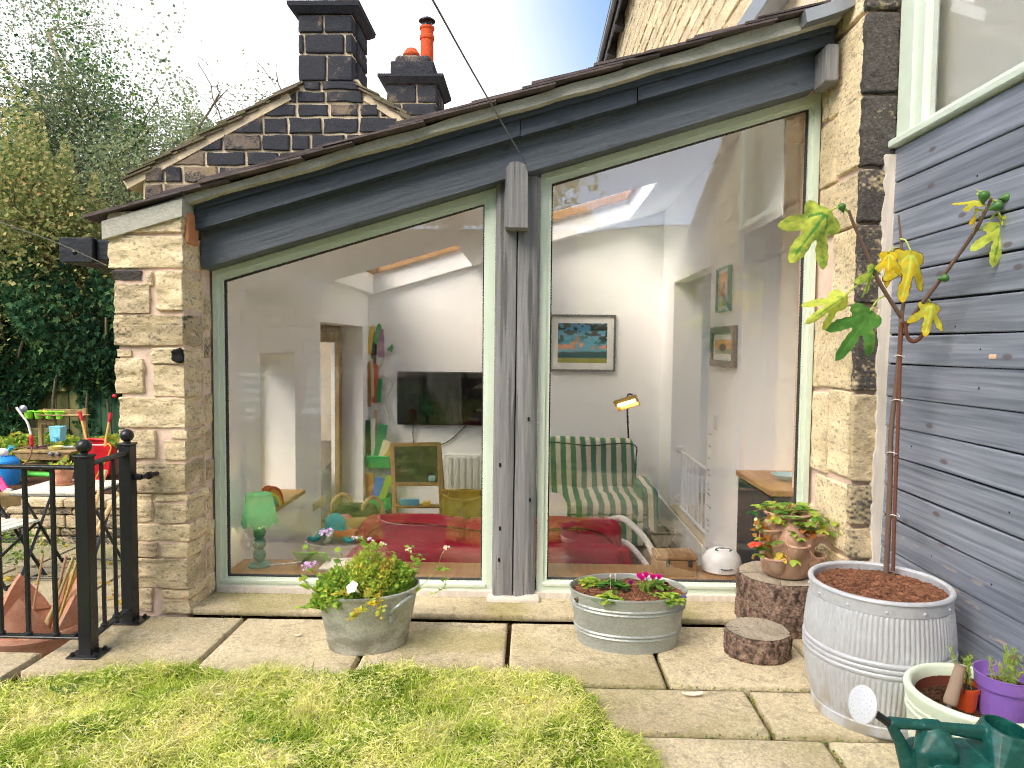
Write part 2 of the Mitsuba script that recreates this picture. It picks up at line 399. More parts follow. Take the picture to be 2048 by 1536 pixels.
def f_bark(p, n, uv):
    a = .6 * fbm(p.x * 46, p.y * 46, p.z * 13, 4) + .4 * fbm(p.x * 90, p.y * 90, p.z * 60, 2); g = noise(p.x * 140, p.y * 140, p.z * 140)
    c = mix(lin(58, 48, 44), lin(150, 126, 112), smoothstep(.25, .75, a)) * (.45 + .9 * g)
    return mix(c, mi.Color3f(lin(150, 140, 124)), .5 * smoothstep(.64, .74, fbm(p.x * 30 + 9, p.y * 30, p.z * 40, 3)))
mat('log_bark', pr(proc(f_bark), .92, .25))
def f_logtop(p, n, uv):
    x, y = p.x - uv.x, p.y - uv.y
    r = dr.sqrt(x * x + y * y) + .012 * fbm(p.x * 9, p.y * 9, 0, 3)
    ring = .5 + .5 * dr.sin(r * 420)
    c = mix(lin(124, 116, 104), lin(186, 176, 160), .18 * ring + .7 * fbm(p.x * 10, p.y * 10, 0, 4))
    th = dr.atan2(y, x + 1e-5)
    crk = smoothstep(.74, .80, noise(th * 9 + 20, uv.x * 50, 0)) * smoothstep(.0, .02, r - .015) * smoothstep(.5, .62, noise(th * 40, r * 14, 3))
    return c * (.75 + .3 * noise(p.x * 120, p.y * 30, 0)) * (1 - .6 * crk)
mat('log_top', pr(proc(f_logtop), .9, .25))
def f_trunk(p, n, uv):
    return mix(lin(70, 64, 54), lin(140, 130, 108), fbm(p.x * 24, p.y * 24, p.z * 5, 4))
mat('tree_bark', bump(pr(proc(f_trunk), .95, .2), lambda p, n, uv: fbm(p.x * 26, p.y * 26, p.z * 5, 3), .03))
def f_red(p, n, uv):
    return mi.Color3f(lin(150, 18, 50)) * (.72 + .5 * fbm(p.x * 7, p.y * 7, p.z * 7, 3))
mat('red_velvet', pr(proc(f_red), .8, .3, sheen=.6))
def f_stripe(p, n, uv):
    u = (p.x - .16 + .03 * p.z) / .054 + .35 * (fbm(p.x * 5, p.y * 5, p.z * 5, 2) - .5)
    s = smoothstep(.46, .5, dr.abs(u * .5 - dr.floor(u * .5) - .5) * 2)
    w = .94 + .12 * noise(p.x * 300, p.y * 300, p.z * 300)
    return mix(lin(222, 212, 188), lin(84, 132, 104), s) * w
mat('stripe_fabric', pr(proc(f_stripe), .9, .2))
mat('paint', pr({'type': 'mesh_attribute', 'name': 'vertex_color'}, .42, .5))
mat('matt', pr({'type': 'mesh_attribute', 'name': 'vertex_color'}, .85, .3))
mat('gloss', pr({'type': 'mesh_attribute', 'name': 'vertex_color'}, .16, .5))
scene['dark_screen'] = {'type': 'plastic', 'diffuse_reflectance': {'type': 'rgb', 'value': [.005, .006, .008]}, 'int_ior': 1.6}
scene['slate_board'] = {'type': 'plastic', 'diffuse_reflectance': {'type': 'rgb', 'value': [.015, .025, .018]}, 'int_ior': 1.5}
mat('brass', pr(lin(196, 164, 96), .3, .5, .9))
mat('lead', pr(lin(150, 156, 164), .45, .5, .6))
mat('rail_black', bump(pr(lin(26, 29, 34), .34, .5), lambda p, n, uv: fbm(p.x * 60, p.y * 60, p.z * 60, 2), .0012))
def f_fence(p, n, uv):
    c = mix(lin(72, 84, 56), lin(140, 134, 88), fbm(p.x * 20 + uv.x * 40, p.y * 20, p.z * 2.5, 3)) * (.6 + .6 * uv.x)
    return mix(c, mi.Color3f(lin(62, 96, 72)) * (.75 + .4 * uv.x), uv.y)
mat('fence_timber', pr(proc(f_fence), .85, .3))
def f_board(p, n, uv): return mi.Color3f(lin(214, 210, 200)) * (.85 + .2 * fbm(p.x * 1.5, p.y, p.z * 20, 3))
mat('white_board', pr(proc(f_board), .7, .4))


def thinleaf(name, cols, trans=.9, rough=.5):
    """Leaves whose colour runs along a palette by uv.x and varies by uv.y."""
    def fn(p, n, uv):
        c = mi.Color3f(cols[0])
        for k in range(1, len(cols)):
            c = mix(c, cols[k], smoothstep((k - 1) / (len(cols) - 1), k / (len(cols) - 1), uv.x))
        return c * (.65 + .7 * uv.y)
    scene[name] = {'type': 'principledthin', 'base_color': proc(fn), 'roughness': rough, 'diff_trans': trans, 'spec_trans': 0.0}
thinleaf('grass_blade', [lin(110, 150, 50), lin(176, 200, 76), lin(226, 230, 136), lin(242, 234, 186)], .9)
thinleaf('pale_leaf', [lin(104, 124, 104), lin(152, 168, 128), lin(194, 198, 146), lin(214, 190, 140)], .9)
thinleaf('leaf', [lin(52, 92, 52), lin(104, 150, 70), lin(164, 190, 84), lin(214, 194, 92), lin(166, 108, 62)], .9)
thinleaf('ivy_leaf', [lin(34, 62, 48), lin(62, 100, 70), lin(112, 144, 92)], .6, .35)
thinleaf('gold_leaf', [lin(98, 124, 84), lin(152, 164, 104), lin(204, 196, 138), lin(206, 170, 126)], .9)
mat('pale_bark', bump(pr(proc(lambda p, n, uv: mix(lin(120, 110, 92), lin(206, 194, 168), fbm(p.x * 24, p.y * 24, p.z * 5, 4))), .95, .2), lambda p, n, uv: fbm(p.x * 26, p.y * 26, p.z * 5, 3), .03))
def f_fig(p, n, uv):
    a = fbm(p.x * 30, p.y * 30, p.z * 30, 3)
    t = uv.x + .5 * (fbm(p.x * 42, p.y * 42, p.z * 42, 3) - .5) - .3 * smoothstep(-.2, -.9, uv.y)
    c = mix(mi.Color3f(lin(96, 154, 76)), mi.Color3f(lin(224, 236, 108)), smoothstep(0, .5, t))
    c = mix(c, mi.Color3f(lin(250, 214, 50)), smoothstep(.5, 1, t))

    rim = smoothstep(.80, 1.0, uv.y + .5 * (a - .5)) * smoothstep(.45, .8, uv.x)
    c = c * (1 + .24 * smoothstep(-.15, -.8, uv.y))
    return mix(c * (.72 + .5 * a), mi.Color3f(lin(120, 66, 30)), rim)
scene['fig_leaf'] = {'type': 'principledthin', 'base_color': proc(f_fig), 'roughness': .5, 'diff_trans': 1.0, 'spec_trans': 0.0}
# ---------------------------------------------------------------- the ground: soil sheet, patio flags, lower yard, terrace
GY, YZ, TZ = 3.765, -0.30, 0.12            # facade line, lower yard level, upper terrace level
def sheet(x0, x1, y0, y1, z, step, amp=0.0, seed=3, freq=2.0):
    nx, ny = max(1, int((x1 - x0) / step)), max(1, int((y1 - y0) / step))
    X, Y = np.meshgrid(np.linspace(x0, x1, nx + 1), np.linspace(y0, y1, ny + 1), indexing='ij')
    Z = z + amp * 2 * (meshkit.fbm(np.stack([X * freq, Y * freq, X * 0 + seed], -1), 4, seed) - .5)
    v = np.stack([X, Y, Z], -1).reshape(-1, 3)
    i, j = np.meshgrid(np.arange(nx), np.arange(ny), indexing='ij'); i, j = i.ravel(), j.ravel(); w = ny + 1
    return v, np.vstack([np.stack([i * w + j, (i + 1) * w + j, (i + 1) * w + j + 1], 1), np.stack([i * w + j, (i + 1) * w + j + 1, i * w + j + 1], 1)])

struct('ground', sheet(-260, 260, -260, 260, -0.62, 130), 'soil')
struct('patio', bx(-2.34, 1.86, -4.6, GY + .35, -.6, -.045, .002), 'soil')
def flag(x0, x1, y0, y1, z=0.0, moss=.3, tone=.5, sk=0.0, th=.06):
    """A worn paving flag: ragged edges, rounded arris, a slightly uneven face."""
    nx, ny = max(4, int((x1 - x0) / .03)), max(4, int((y1 - y0) / .03))
    g, f = gridbox(min(nx, 40), min(ny, 40), 2)
    c, h = np.array([(x0 + x1) / 2, (y0 + y1) / 2, z - th / 2]), np.array([(x1 - x0) / 2, (y1 - y0) / 2, th / 2])
    p = np.sign(g) * (1 - (1 - np.abs(g)) ** 1.25) * h
    edge = np.maximum(np.abs(g[:, 0]), np.abs(g[:, 1])) > .99
    w = (p + c)
    p[:, :2] *= (1 - (.006 + .010 * meshkit.fbm(w * 14, 3, 5))[:, None] * edge[:, None])
    top = g[:, 2] > .5
    p[:, 2] += np.where(top, .005 * (meshkit.fbm(w * 5, 3, 2) - .5) - .004 * edge, 0)
    p[:, 0] += sk * p[:, 1]
    put('slab', (p + c, f), 'slab', True, parent='patio', uv=(tone, moss))
def rowx(xs, y0, y1, sk, gap=.016, **k):
    for a, b in zip(xs[:-1], xs[1:]):
        flag(a + gap / 2, b - gap / 2, y0 + gap / 2, y1 - gap / 2, tone=U(.2, .9), moss=U(.1, .8), sk=sk, **k)
rowx([-2.32, -1.545, -.803, -.095, .632, 1.36, 1.79], 3.045, 3.735, 0.0)
rowx([-.05, .965, 1.79], 2.665, 3.035, 0.0)
rowx([-.6, .3, 1.148, 1.79], 2.02, 2.652, 0.0)
rowx([-.6, .3, 1.0, 1.79], 1.35, 2.005, 0.0)
rowx([.45, 1.1, 1.79], .7, 1.335, 0.0)
rowx([.45, 1.1, 1.79], -.1, .685, 0.0)
rowx([-3.3, -2.335], 2.45, 3.265, 0.0)
# the stone threshold under the windows
sillm = rblock((-.12, 3.955, .001), (1.76, .175, .018), .010, .02, .004, seed=8, cap=90)
solo('stone_sill', 'long worn stone threshold slab under both picture windows', 'sill', sillm, 'slab', True, uv=(.25, .8))
put('bedding', rblock((-.1, 4.1, .025), (1.76, .05, .03), .01, .03, .006, seed=4, cap=60), 'lime', 50, parent='stone_sill')

struct('yard', sheet(-9.5, -2.3, 3.2, 6.4, YZ, .25, .006), 'yard_stone')
ys = [(-4.6, -3.7, 3.6, 4.5), (-3.68, -2.9, 3.6, 4.5), (-2.88, -2.34, 3.6, 4.5), (-4.9, -4.0, 4.52, 5.3), (-3.98, -3.1, 4.52, 5.3), (-3.08, -2.34, 4.52, 5.3), (-4.7, -3.9, 5.32, 5.95), (-3.88, -3.0, 5.32, 5.95)]
for x0, x1, y0, y1 in ys:
    g, f = gridbox(12, 12, 1)
    h = np.array([(x1 - x0) / 2 - .008, (y1 - y0) / 2 - .008, .02])
    v = g * h + [(x0 + x1) / 2, (y0 + y1) / 2, YZ + .012]
    v[:, 2] += .006 * (meshkit.fbm(v * 6, 3, 3) - .5)
    put('slab', (v, f), 'yard_stone', 40, parent='yard')
struct('terrace', cat([sheet(-16, -2.3, 6.2, 13, TZ, .3, .04), bx(-16, -2.3, 6.25, 6.6, -.5, TZ - .02)]), 'soil')

# ---------------------------------------------------------------- the left stone pier of the lean-to
XL, XR, YW = -1.87, 1.63, 4.08
pier = thing('stone_pier', 'buff sandstone corner pier left of the picture windows with pink mortar', 'wall')
put('core', hull([(x, y, z) for x, z in ((-2.185, -.1), (XL - .022, -.1), (XL - .022, 2.21), (-2.28, 2.21)) for y in (GY + .016, 4.3)]), 'mortar', 40, parent=pier)
put('mortar_rib', rblock((XL - .02, 4.03, 1.0), (.012, .05, 1.0), .008, .03, .004, seed=3, cap=60), 'mortar', 50, parent=pier)
PS = [(263, 372, 424, 464, .8, .05), (214, 371, 471, 536, .95, 0), (214, 283, 541, 561, .3, .85), (292, 305, 542, 571, .8, 0), (312, 378, 542, 620, .95, .1), (216, 300, 567, 627, .45, .18), (225, 378, 630, 691, .3, .42),
      (225, 264, 698, 714, .6, 0), (222, 287, 716, 787, .75, 0), (300, 378, 697, 728, .85, .12), (304, 392, 731, 794, .7, .08), (230, 382, 797, 855, .8, .05), (233, 312, 860, 917, .6, .1), (340, 384, 862, 877, .7, 0),
      (327, 388, 882, 920, .55, .12), (231, 385, 926, 985, .35, .34), (229, 304, 989, 1044, .7, .1), (307, 388, 990, 1004, .9, 0), (310, 388, 1008, 1047, .6, .25), (230, 390, 1050, 1082, .75, .05), (230, 314, 1086, 1114, .4, .2),
      (320, 388, 1088, 1116, .75, .05), (230, 389, 1119, 1176, .5, .15), (232, 304, 1179, 1224, .4, .25), (320, 387, 1180, 1198, .7, .1), (322, 387, 1201, 1226, .6, .1)]
for k, (a, b, c, d, tone, soot) in enumerate(PS):
    p0, p1 = ony(a, d, GY), ony(b, c, GY)
    x0, x1 = p0[0], p1[0]
    if a < 270: x0 = np.interp(z0_ := ony((a + b) / 2, d, GY)[2], [0, .5, 2.2], [-2.21, -2.235, -2.305]) + U(-.012, .012)
    end = b > 365
    if end: x1 = XL + U(-.012, .004)
    z0, z1 = ony((a + b) / 2, d, GY)[2], ony((a + b) / 2, c, GY)[2]
    depth = .25 if (end or a < 270) else .08
    m = rblock(((x0 + x1) / 2, GY + depth / 2 + U(-.008, .006), (z0 + z1) / 2), ((x1 - x0) / 2 - .004, depth / 2, (z1 - z0) / 2 + .001), .006, .0085, .013, (10, 10, 19), 20 + k, 46)
    put('stone', m, 'stone', True, parent=pier, uv=(tone, soot))
RS = [(.02, .14), (.16, .3), (.33, .46), (.5, .66), (.7, .82), (.86, 1.0), (1.04, 1.2), (1.24, 1.36), (1.41, 1.54), (1.58, 1.78)]
for k, (z0, z1) in enumerate(RS):
    m = rblock((XL - .07, 4.03, (z0 + z1) / 2), (.072 + U(-.006, .006), .04, (z1 - z0) / 2), .012, .013, .006, (14, 14, 20), 80 + k, 20)
    put('stone', m, 'stone', True, parent=pier, uv=(U(.4, .9), U(0, .9) if k == 8 else U(0, .25)))
h0 = ony(356, 712, GY - .012)
put('hole', rblock(h0, (.036, .016, .036), .03, .009, .016, (30, 30, 30), 4), ('matt', (.008, .008, .01)), 40, parent=pier, label='ragged black foam plug in the pier')
put('orange_patch', rblock((XL - .004, 3.85, 2.125), (.012, .06, .085), .01, .014, .004, seed=6), ('matt', lin(196, 136, 98)), 40, parent=pier, label='orange sandstone end of the top stone')

# ---------------------------------------------------------------- right stone pier
rp = thing('stone_quoin_pier', 'tall quoin pier right of the windows, buff beside the glass, sooty black in front', 'wall')
put('core', bx(XR + .02, 2.2, 3.60, 4.4, -.2, 3.9), 'mortar', 40, parent=rp)
zq = [ony(1712, y, 3.57)[2] for y in (1225, 1120, 1053, 966, 786, 610, 447, 335, 188, 20, -120)]
zq[0] = -.02
for k, (z0, z1) in enumerate(zip(zq[:-1], zq[1:])):
    m = rblock((XR + .085, 3.592, (z0 + z1) / 2), (.082, .03, (z1 - z0) / 2 - .009), .012, .012, .009, (22, 22, 22), 200 + k, 40)
    put('stone', m, 'stone', True, parent=rp, uv=(.35, (.50, .48, .52, .36, .62, .66, .74, .78, .78, .72)[k]))
    for j, (ya, yb) in enumerate(((3.60, 3.86), (3.865, 4.075)) if k % 2 else ((3.60, 3.99), (3.992, 4.075))):
        if j and k in (2, 5): continue
        dz = U(-.02, .02) * (k > 0)
        m = rblock((XR + .07, (ya + yb) / 2, (z0 + z1) / 2 + dz), (.072 + U(-.004, .005), (yb - ya) / 2 - .003, (z1 - z0) / 2 - .007), .01, .016, .0065, (16, 16, 12), 230 + 3 * k + j, 34)
        put('stone', m, 'stone', True, parent=rp, uv=(U(.55, 1), U(.05, .35)))
zz = np.linspace(.0, 2.46, 130)
lft = 1.752 - .030 * meshkit.fbm(np.c_[zz * 2.2, zz * 0, zz * 0], 4, 3) - .016 * meshkit.noise(np.c_[zz * 30, zz * 0, zz * 0], 4) + .012
put('lime_fillet', poly([(1.802, 0), (1.802, 2.46)] + list(zip(lft[::-1], zz[::-1])), 3.546, 3.59), 'lime', 30, parent=rp, label='smeared white lime fillet between quoins and cladding')

# ---------------------------------------------------------------- picture windows
SL = .2945
def zb(x): return 1.936 + SL * (x + 1.82)           # underside of the beam = top of the frames
def picwin(x0, x1, gx0, gx1, zs, label, tilt=0.0):
    w = thing('picture_window', label, 'window')
    out = [(x0, .03 + tilt), (x1, .03), (x1, zb(x1) - .002), (x0, zb(x0) - .002)]
    def inner(d): return [(gx0 - d, zs - d), (gx1 + d, zs - d), (gx1 + d, zb(gx1) - .072 + d * 1.05), (gx0 - d, zb(gx0) - .072 + d * 1.05)]
    put('frame', poly(out, YW, YW + .1, [inner(.028)]), 'sage_paint', False, parent=w)
    put('bead', poly(inner(.0275), YW + .014, YW + .07, [inner(.004)]), 'sage_paint', False, parent=w)
    put('seal', poly(inner(.0035), YW + .034, YW + .06, [inner(-.004)]), ('matt', (.045, .045, .048)), False, parent=w)
    q = inner(-.002)
    put('pane', (np.array([(x, YW + .045, z) for x, z in q]), np.array([[0, 1, 2], [0, 2, 3]])), 'window_glass', False, parent=w)
    put('drip_sill', bx(gx0 - .03, gx1 + .03, YW - .012, YW + .05, zs - .034, zs - .008, .006), 'sage_paint', 40, parent=w)
    return w
picwin(-1.868, -.203, -1.808, -.278, .10, 'left picture window with sloping head and pale sage green frame')
picwin(.05, XR - .002, .117, 1.568, .115, 'right taller picture window with sloping head and pale sage green frame')

# ---------------------------------------------------------------- post, beam, fascia
n = 22
prof = [(-.207, .12), (-.209, .03), (-.196, .006), (-.165, -.006), (-.12, -.004), (-.089, .002), (-.084, .045), (-.079, .003), (-.04, -.006), (.01, 0), (.034, .012), (.046, .04), (.045, .12)]
P = []
for a, b in zip(prof[:-1], prof[1:]):
    for t in np.linspace(0, 1, 4)[:-1]: P.append((a[0] + (b[0] - a[0]) * t, a[1] + (b[1] - a[1]) * t))
P.append(prof[-1]); P = np.array(P)
zz = np.linspace(.02, 2.46, 130)
v = np.array([[(p[0] + .004 * (z - 1.2) / 1.2, 4.02 + p[1], z) for p in P] for z in zz])
w3 = v * [45, 45, 2.0]
v[..., 1] += .009 * (meshkit.fbm(w3, 3, 4) - .5) + .006 * (meshkit.noise(v * [110, 110, 1.3], 9) - .5)
v[..., 0] += .007 * (meshkit.fbm(w3 + 8, 3, 5) - .5)
m_, nn = len(P), len(zz)
i, j = np.meshgrid(np.arange(nn - 1), np.arange(m_ - 1), indexing='ij'); i, j = i.ravel(), j.ravel()
pf = np.vstack([np.stack([i * m_ + j, i * m_ + j + 1, (i + 1) * m_ + j + 1], 1), np.stack([i * m_ + j, (i + 1) * m_ + j + 1, (i + 1) * m_ + j], 1)])
post = thing('timber_post', 'weathered blue grey timber post between the picture windows, split down its middle', 'post')
put('shaft', (v.reshape(-1, 3), pf), 'post_timber', 35, parent=post)
put('back', bx(-.19, .03, 4.1, 4.2, .03, 2.43), 'post_timber', 40, parent=post)
for px, py in ((1000, 1057), (1057, 838), (1000, 930), (1060, 1000), (998, 1120)):
    q = ony(px, py, 4.012)
    put('nail_hole', rblock(q, (.006, .004, .012), .005, .004), ('matt', (.01, .01, .012)), 40, parent=post)
put('base_mortar', rblock((-.085, 4.02, .02), (.155, .05, .025), .02, .016, .012, seed=6), 'lime', 50, parent='stone_sill')
blk = poly([(-.147, 2.152), (-.022, 2.150), (-.024, 2.44), (-.04, 2.492), (-.075, 2.507), (-.12, 2.505), (-.146, 2.47)], 3.885, 4.04)
solo('purlin_end', 'short worn timber block with cobwebs fixed on the front of the post', 'block', blk, 'post_timber', 20)

def strip(zlo, zhi, x0, x1, y0, y1, n=28, wob=.004, seed=1):
    xs = np.linspace(x0, x1, n)
    lo = [(x, zlo(x) + wob * (meshkit.noise([x * 6, seed, 0.0]) - .5)) for x in xs]
    hi = [(x, zhi(x) + wob * (meshkit.noise([x * 5, seed + 4, 0.0]) - .5)) for x in xs]
    return poly(lo + hi[::-1], y0, y1)
zj = lambda x: 2.137 + .2885 * (x + 1.846)          # joint of beam and fascia
zf = lambda x: 2.272 + .2775 * (x + 1.829)          # top of the fascia
zs_ = lambda x: 2.318 + .2865 * (x + 1.771)         # underside of the slates
solo('timber_beam', 'charcoal painted sloping timber beam above the picture windows', 'beam', strip(lambda x: zb(x), lambda x: zj(x) + .05, XL + .002, 1.545, 3.95, 4.17), 'navy_timber', 20, uv=(.8, 0))
fb = thing('fascia_board', 'dark navy sloping fascia boards above the charcoal beam', 'fascia')
put('board', strip(lambda x: zj(x) - .008, zf, XL + .01, -.62 + .55, 3.868, 3.99, seed=5), 'navy_timber', 20, parent=fb, uv=(.1, 0))
put('board', strip(lambda x: zj(x) - .012, lambda x: zf(x) - .004, -.066, .56, 3.872, 3.99, seed=6), 'navy_timber', 20, parent=fb, uv=(.12, 0))
put('board', strip(lambda x: zj(x) - .008, lambda x: zf(x), .565, 1.6, 3.866, 3.99, seed=7), 'navy_timber', 20, parent=fb, uv=(.06, 0))
put('lip', strip(lambda x: zf(x) - .035, lambda x: zf(x) + .004, XL + .02, 1.58, 3.845, 3.868, seed=8), 'navy_timber', 20, parent=fb, uv=(.0, 0))
solo('beam_end_block', 'small grey timber block at the upper right end of the beam', 'block', bx(1.535, 1.606, 3.80, 3.97, 2.905, 3.10, .008), 'post_timber', 40)

# ---------------------------------------------------------------- lean-to roof: deck and ceiling with two roof windows, mortar verge, slates
RX0, RX1, RY0, RY1 = XL, 1.66, 4.17, 8.05
zc = lambda x: 2.06 + .2905 * (x + 1.87)
def deck(x0, x1, y0, y1, up=.215, dn=0.0):
    v = [(x, y, zc(x) + d) for x in (x0, x1) for y in (y0, y1) for d in (dn, up)]
    return np.array(v), np.array([[0, 1, 3], [0, 3, 2], [4, 6, 7], [4, 7, 5], [0, 4, 5], [0, 5, 1], [2, 3, 7], [2, 7, 6], [0, 2, 6], [0, 6, 4], [1, 5, 7], [1, 7, 3]])
OP = [(-1.80, -.67, 6.38, 7.98), (-.12, 1.08, 6.12, 7.86)]
struct('ceiling', cat([deck(RX0 - .33, RX1 + .4, RY0, 6.12), deck(RX0 - .33, OP[0][0], 6.12, RY1 + .3), deck(OP[0][0], OP[0][1], 6.12, OP[0][2]), deck(OP[0][0], OP[0][1], OP[0][3], RY1 + .3),
                       deck(OP[0][1], OP[1][0], 6.12, RY1 + .3), deck(OP[1][0], OP[1][1], OP[1][3], RY1 + .3), deck(OP[1][1], RX1 + .4, 6.12, RY1 + .3)]), 'plaster', False)
for k, (a, b, c, d) in enumerate(OP):
    t = thing('roof_window', ('pine framed roof window in the ceiling, left one seen through the left pane', 'pine framed roof window in the ceiling, right one seen through the right pane')[k], 'window')
    fr = [deck(a, b, c, c + .055, .30, .216), deck(a, b, d - .055, d, .30, .216), deck(a, a + .055, c + .055, d - .055, .30, .216), deck(b - .055, b, c + .055, d - .055, .30, .216)]
    put('frame', cat(fr), 'oak', False, parent=t, uv=(.95, .4))
    put('pane', (np.array([(a, c, zc(a) + .28), (b, c, zc(b) + .28), (b, d, zc(b) + .28), (a, d, zc(a) + .28)]), np.array([[0, 1, 2], [0, 2, 3]])), 'single_glass', False, parent=t)
roof = thing('slate_roof', 'thin purple grey slates on the sloping lean-to roof edge', 'roof')
put('verge_mortar', strip(lambda x: zf(x) - .004 if x > XL else zf(x) + .0, lambda x: zs_(x) + .004, -2.30, 1.60, 3.785, 4.16, 60, .012, 11), 'cement', 30, parent=roof)
pm = poly([(-2.31, 2.052), (XL - .002, 2.178), (XL - .002, zf(XL) + .01), (-2.31, zf(-2.31) + .01)], 3.742, 4.16)
put('pier_haunching', pm, 'cement', 30, parent=roof)
x = -2.40; k = 0
Rs = np.random.default_rng(5)
while x < 1.30:
    L = Rs.uniform(.30, .46); w = min(x + L * 1.25, 1.46)
    for lay in range(2):
        o = .010 + lay * .011 + Rs.uniform(0, .004)
        xa, xb = x + lay * Rs.uniform(.02, .08), w + lay * .06
        pts = [(xa, zs_(xa) + o + (.008 if x < -2 else .016)), (xb, zs_(xb) + o - .006), (xb, zs_(xb) + o + .003), (xa, zs_(xa) + o + .024 + Rs.uniform(0, .008))]
        m = poly(pts, 3.725 + Rs.uniform(-.012, .012) + .012 * lay, 4.12)
        m = (m[0] + np.c_[np.zeros(len(m[0])), .012 * (meshkit.noise(m[0] * 9, 3) - .5), np.zeros(len(m[0]))], m[1])
        put('slate', m, 'slate', False, parent=roof, uv=(Rs.uniform(0, 1), 0))
    x += L * .82; k += 1
big = []
for cx in np.arange(-2.4, 1.5, .23):
    for cy in np.arange(4.13, 8.4, .3):
        if any(a - .25 < cx < b and c - .3 < cy < d for a, b, c, d in OP): continue
        z0 = zs_(cx) + .014; z1 = zs_(cx + .25) + .006
        big.append((np.array([(cx, cy, z0), (cx + .25, cy, z1), (cx + .25, cy + .293, z1), (cx, cy + .293, z0), (cx, cy, z0 - .008), (cx, cy + .293, z0 - .008)]), np.array([[0, 1, 2], [0, 2, 3], [0, 3, 5], [0, 5, 4]])))
put('slate_field', cat(big), 'slate', False, parent=roof, uv=(.5, 0), kind='stuff')
fl = curve([(1.38, 0, 3.225), (1.5, 0, 3.262), (1.6, 0, 3.30), (1.65, 0, 3.335)], 9)
ring = [(p[0], p[2]) for p in fl] + [(p[0] + .012, p[2] - .062) for p in fl[::-1]]
solo('lead_flashing', 'dull grey lead flashing dressed over the top corner of the slate roof', 'flashing', poly(ring, 3.70, 4.4), 'lead', 30)
# black box gutter along the left eaves
gu = thing('box_gutter', 'black box gutter end sticking out left of the stone pier', 'gutter')
put('end_cap', bx(-2.585, -2.40, 3.80, 3.815, 1.935, 2.07, .004), 'rail_black', 40, parent=gu)
put('trough', cat([bx(-2.585, -2.57, 3.815, 8.3, 1.935, 2.07, .003), bx(-2.415, -2.40, 3.815, 8.3, 1.935, 2.07, .003), bx(-2.57, -2.415, 3.815, 8.3, 1.935, 1.95, .003)]), 'rail_black', 40, parent=gu)
put('bracket', bx(-2.40, -2.2, 3.83, 3.87, 1.95, 2.06, .006), 'rail_black', 40, parent=gu)
put('rivet', mv(lathe([(0, .01), (.012, .006), (.014, 0)], 12), (-2.50, 3.80, 1.99), rx(math.pi / 2)), 'rail_black', 40, parent=gu)

# ---------------------------------------------------------------- timber clad wall on the right with its window
cl = thing('clad_wall', 'blue grey stained timber clad wall on the right behind the fig tree', 'wall')
put('studs', bx(1.812, 2.1, 2.1, 3.6, -.1, 2.48), ('matt', (.03, .03, .035)), 40, parent=cl)
z = -.08; k = 0; rc = np.random.default_rng(3)
zl = [-.10, .055, .21, .365, .513, .671, .82, .97, 1.12, 1.271, 1.433, 1.573, 1.723, 1.871, 2.02, 2.175, 2.323, 2.49]
for z0, z1 in zip(zl[:-1], zl[1:]):
    ys_ = np.linspace(2.12, 3.585 + rc.uniform(-.008, .01), 14)
    bow = .004 * np.sin(ys_ * 2.4 + z0 * 7)
    sec = [(1.806, z1 - .0035), (1.794, z1 - .0035), (1.7905, z1 - .008), (1.7875, z0 + .008), (1.790, z0 + .0035), (1.806, z0 + .0035), (1.84, z0 + .008), (1.84, z1 - .008)]
    v = np.array([[(x + b * .8, y, zz + b) for x, zz in sec] for y, b in zip(ys_, bow)])
    ns, nk = len(ys_), len(sec)
    i, j = np.meshgrid(np.arange(ns - 1), np.arange(nk), indexing='ij'); i, j = i.ravel(), j.ravel(); kk = (j + 1) % nk
    f = np.vstack([np.stack([i * nk + j, (i + 1) * nk + j, (i + 1) * nk + kk], 1), np.stack([i * nk + j, (i + 1) * nk + kk, i * nk + kk], 1)])
    o = (ns - 1) * nk
    f = np.vstack([f, [[0, a, a + 1] for a in range(1, nk - 1)], [[o, o + a + 1, o + a] for a in range(1, nk - 1)]])
    v = v.reshape(-1, 3)
    put('board', orient((v, f)), 'cladding', 25, parent=cl, uv=(rc.uniform(0, 1), 0))
for y_, z_ in ((2.83, 1.505), (2.83, 1.35), (3.0, 1.60), (2.7, .60), (3.1, .59), (2.62, .9), (3.3, 1.05), (2.9, 2.2), (2.6, 1.8)):
    put('nail', mv(lathe([(0, .003), (.0035, .002), (.004, 0)], 8), (1.787, y_, z_), ry(-math.pi / 2)), ('matt', (.03, .02, .02)), 40, parent=cl)
put('patch', rblock((1.787, 2.755, 1.477), (.003, .022, .009), .003, .006), ('matt', lin(226, 190, 160)), 40, parent=cl, label='pale knot hole filler on a board')
sw = thing('side_window', 'pale green framed window above the timber cladding, upper right', 'window')
put('sill', bx(1.755, 1.86, 2.1, 3.60, 2.492, 2.53, .006), 'sage_paint', 40, parent=sw)
put('jamb', bx(1.79, 1.86, 3.43, 3.56, 2.531, 4.1, .005), 'sage_paint', 40, parent=sw)
put('bead', bx(1.805, 1.86, 3.36, 3.43, 2.531, 4.1, .004), 'sage_paint', 40, parent=sw)
put('jamb', bx(1.79, 1.86, 2.1, 2.18, 2.531, 3.4, .005), 'sage_paint', 40, parent=sw)
put('rail', bx(1.81, 1.86, 2.18, 3.36, 2.531, 2.57, .004), 'sage_paint', 40, parent=sw)
put('spacer', bx(1.84, 1.85, 3.325, 3.36, 2.57, 4.1, .002), ('paint', lin(170, 176, 176)), 40, parent=sw)
put('pane', (np.array([(1.835, 2.18, 2.57), (1.835, 3.36, 2.57), (1.835, 3.36, 4.1), (1.835, 2.18, 3.3)]), np.array([[0, 1, 2], [0, 2, 3]])), 'window_glass', False, parent=sw)
put('blind', bx(1.92, 1.93, 2.1, 3.6, 2.5, 4.1), ('matt', lin(206, 206, 200)), 40, parent=sw)

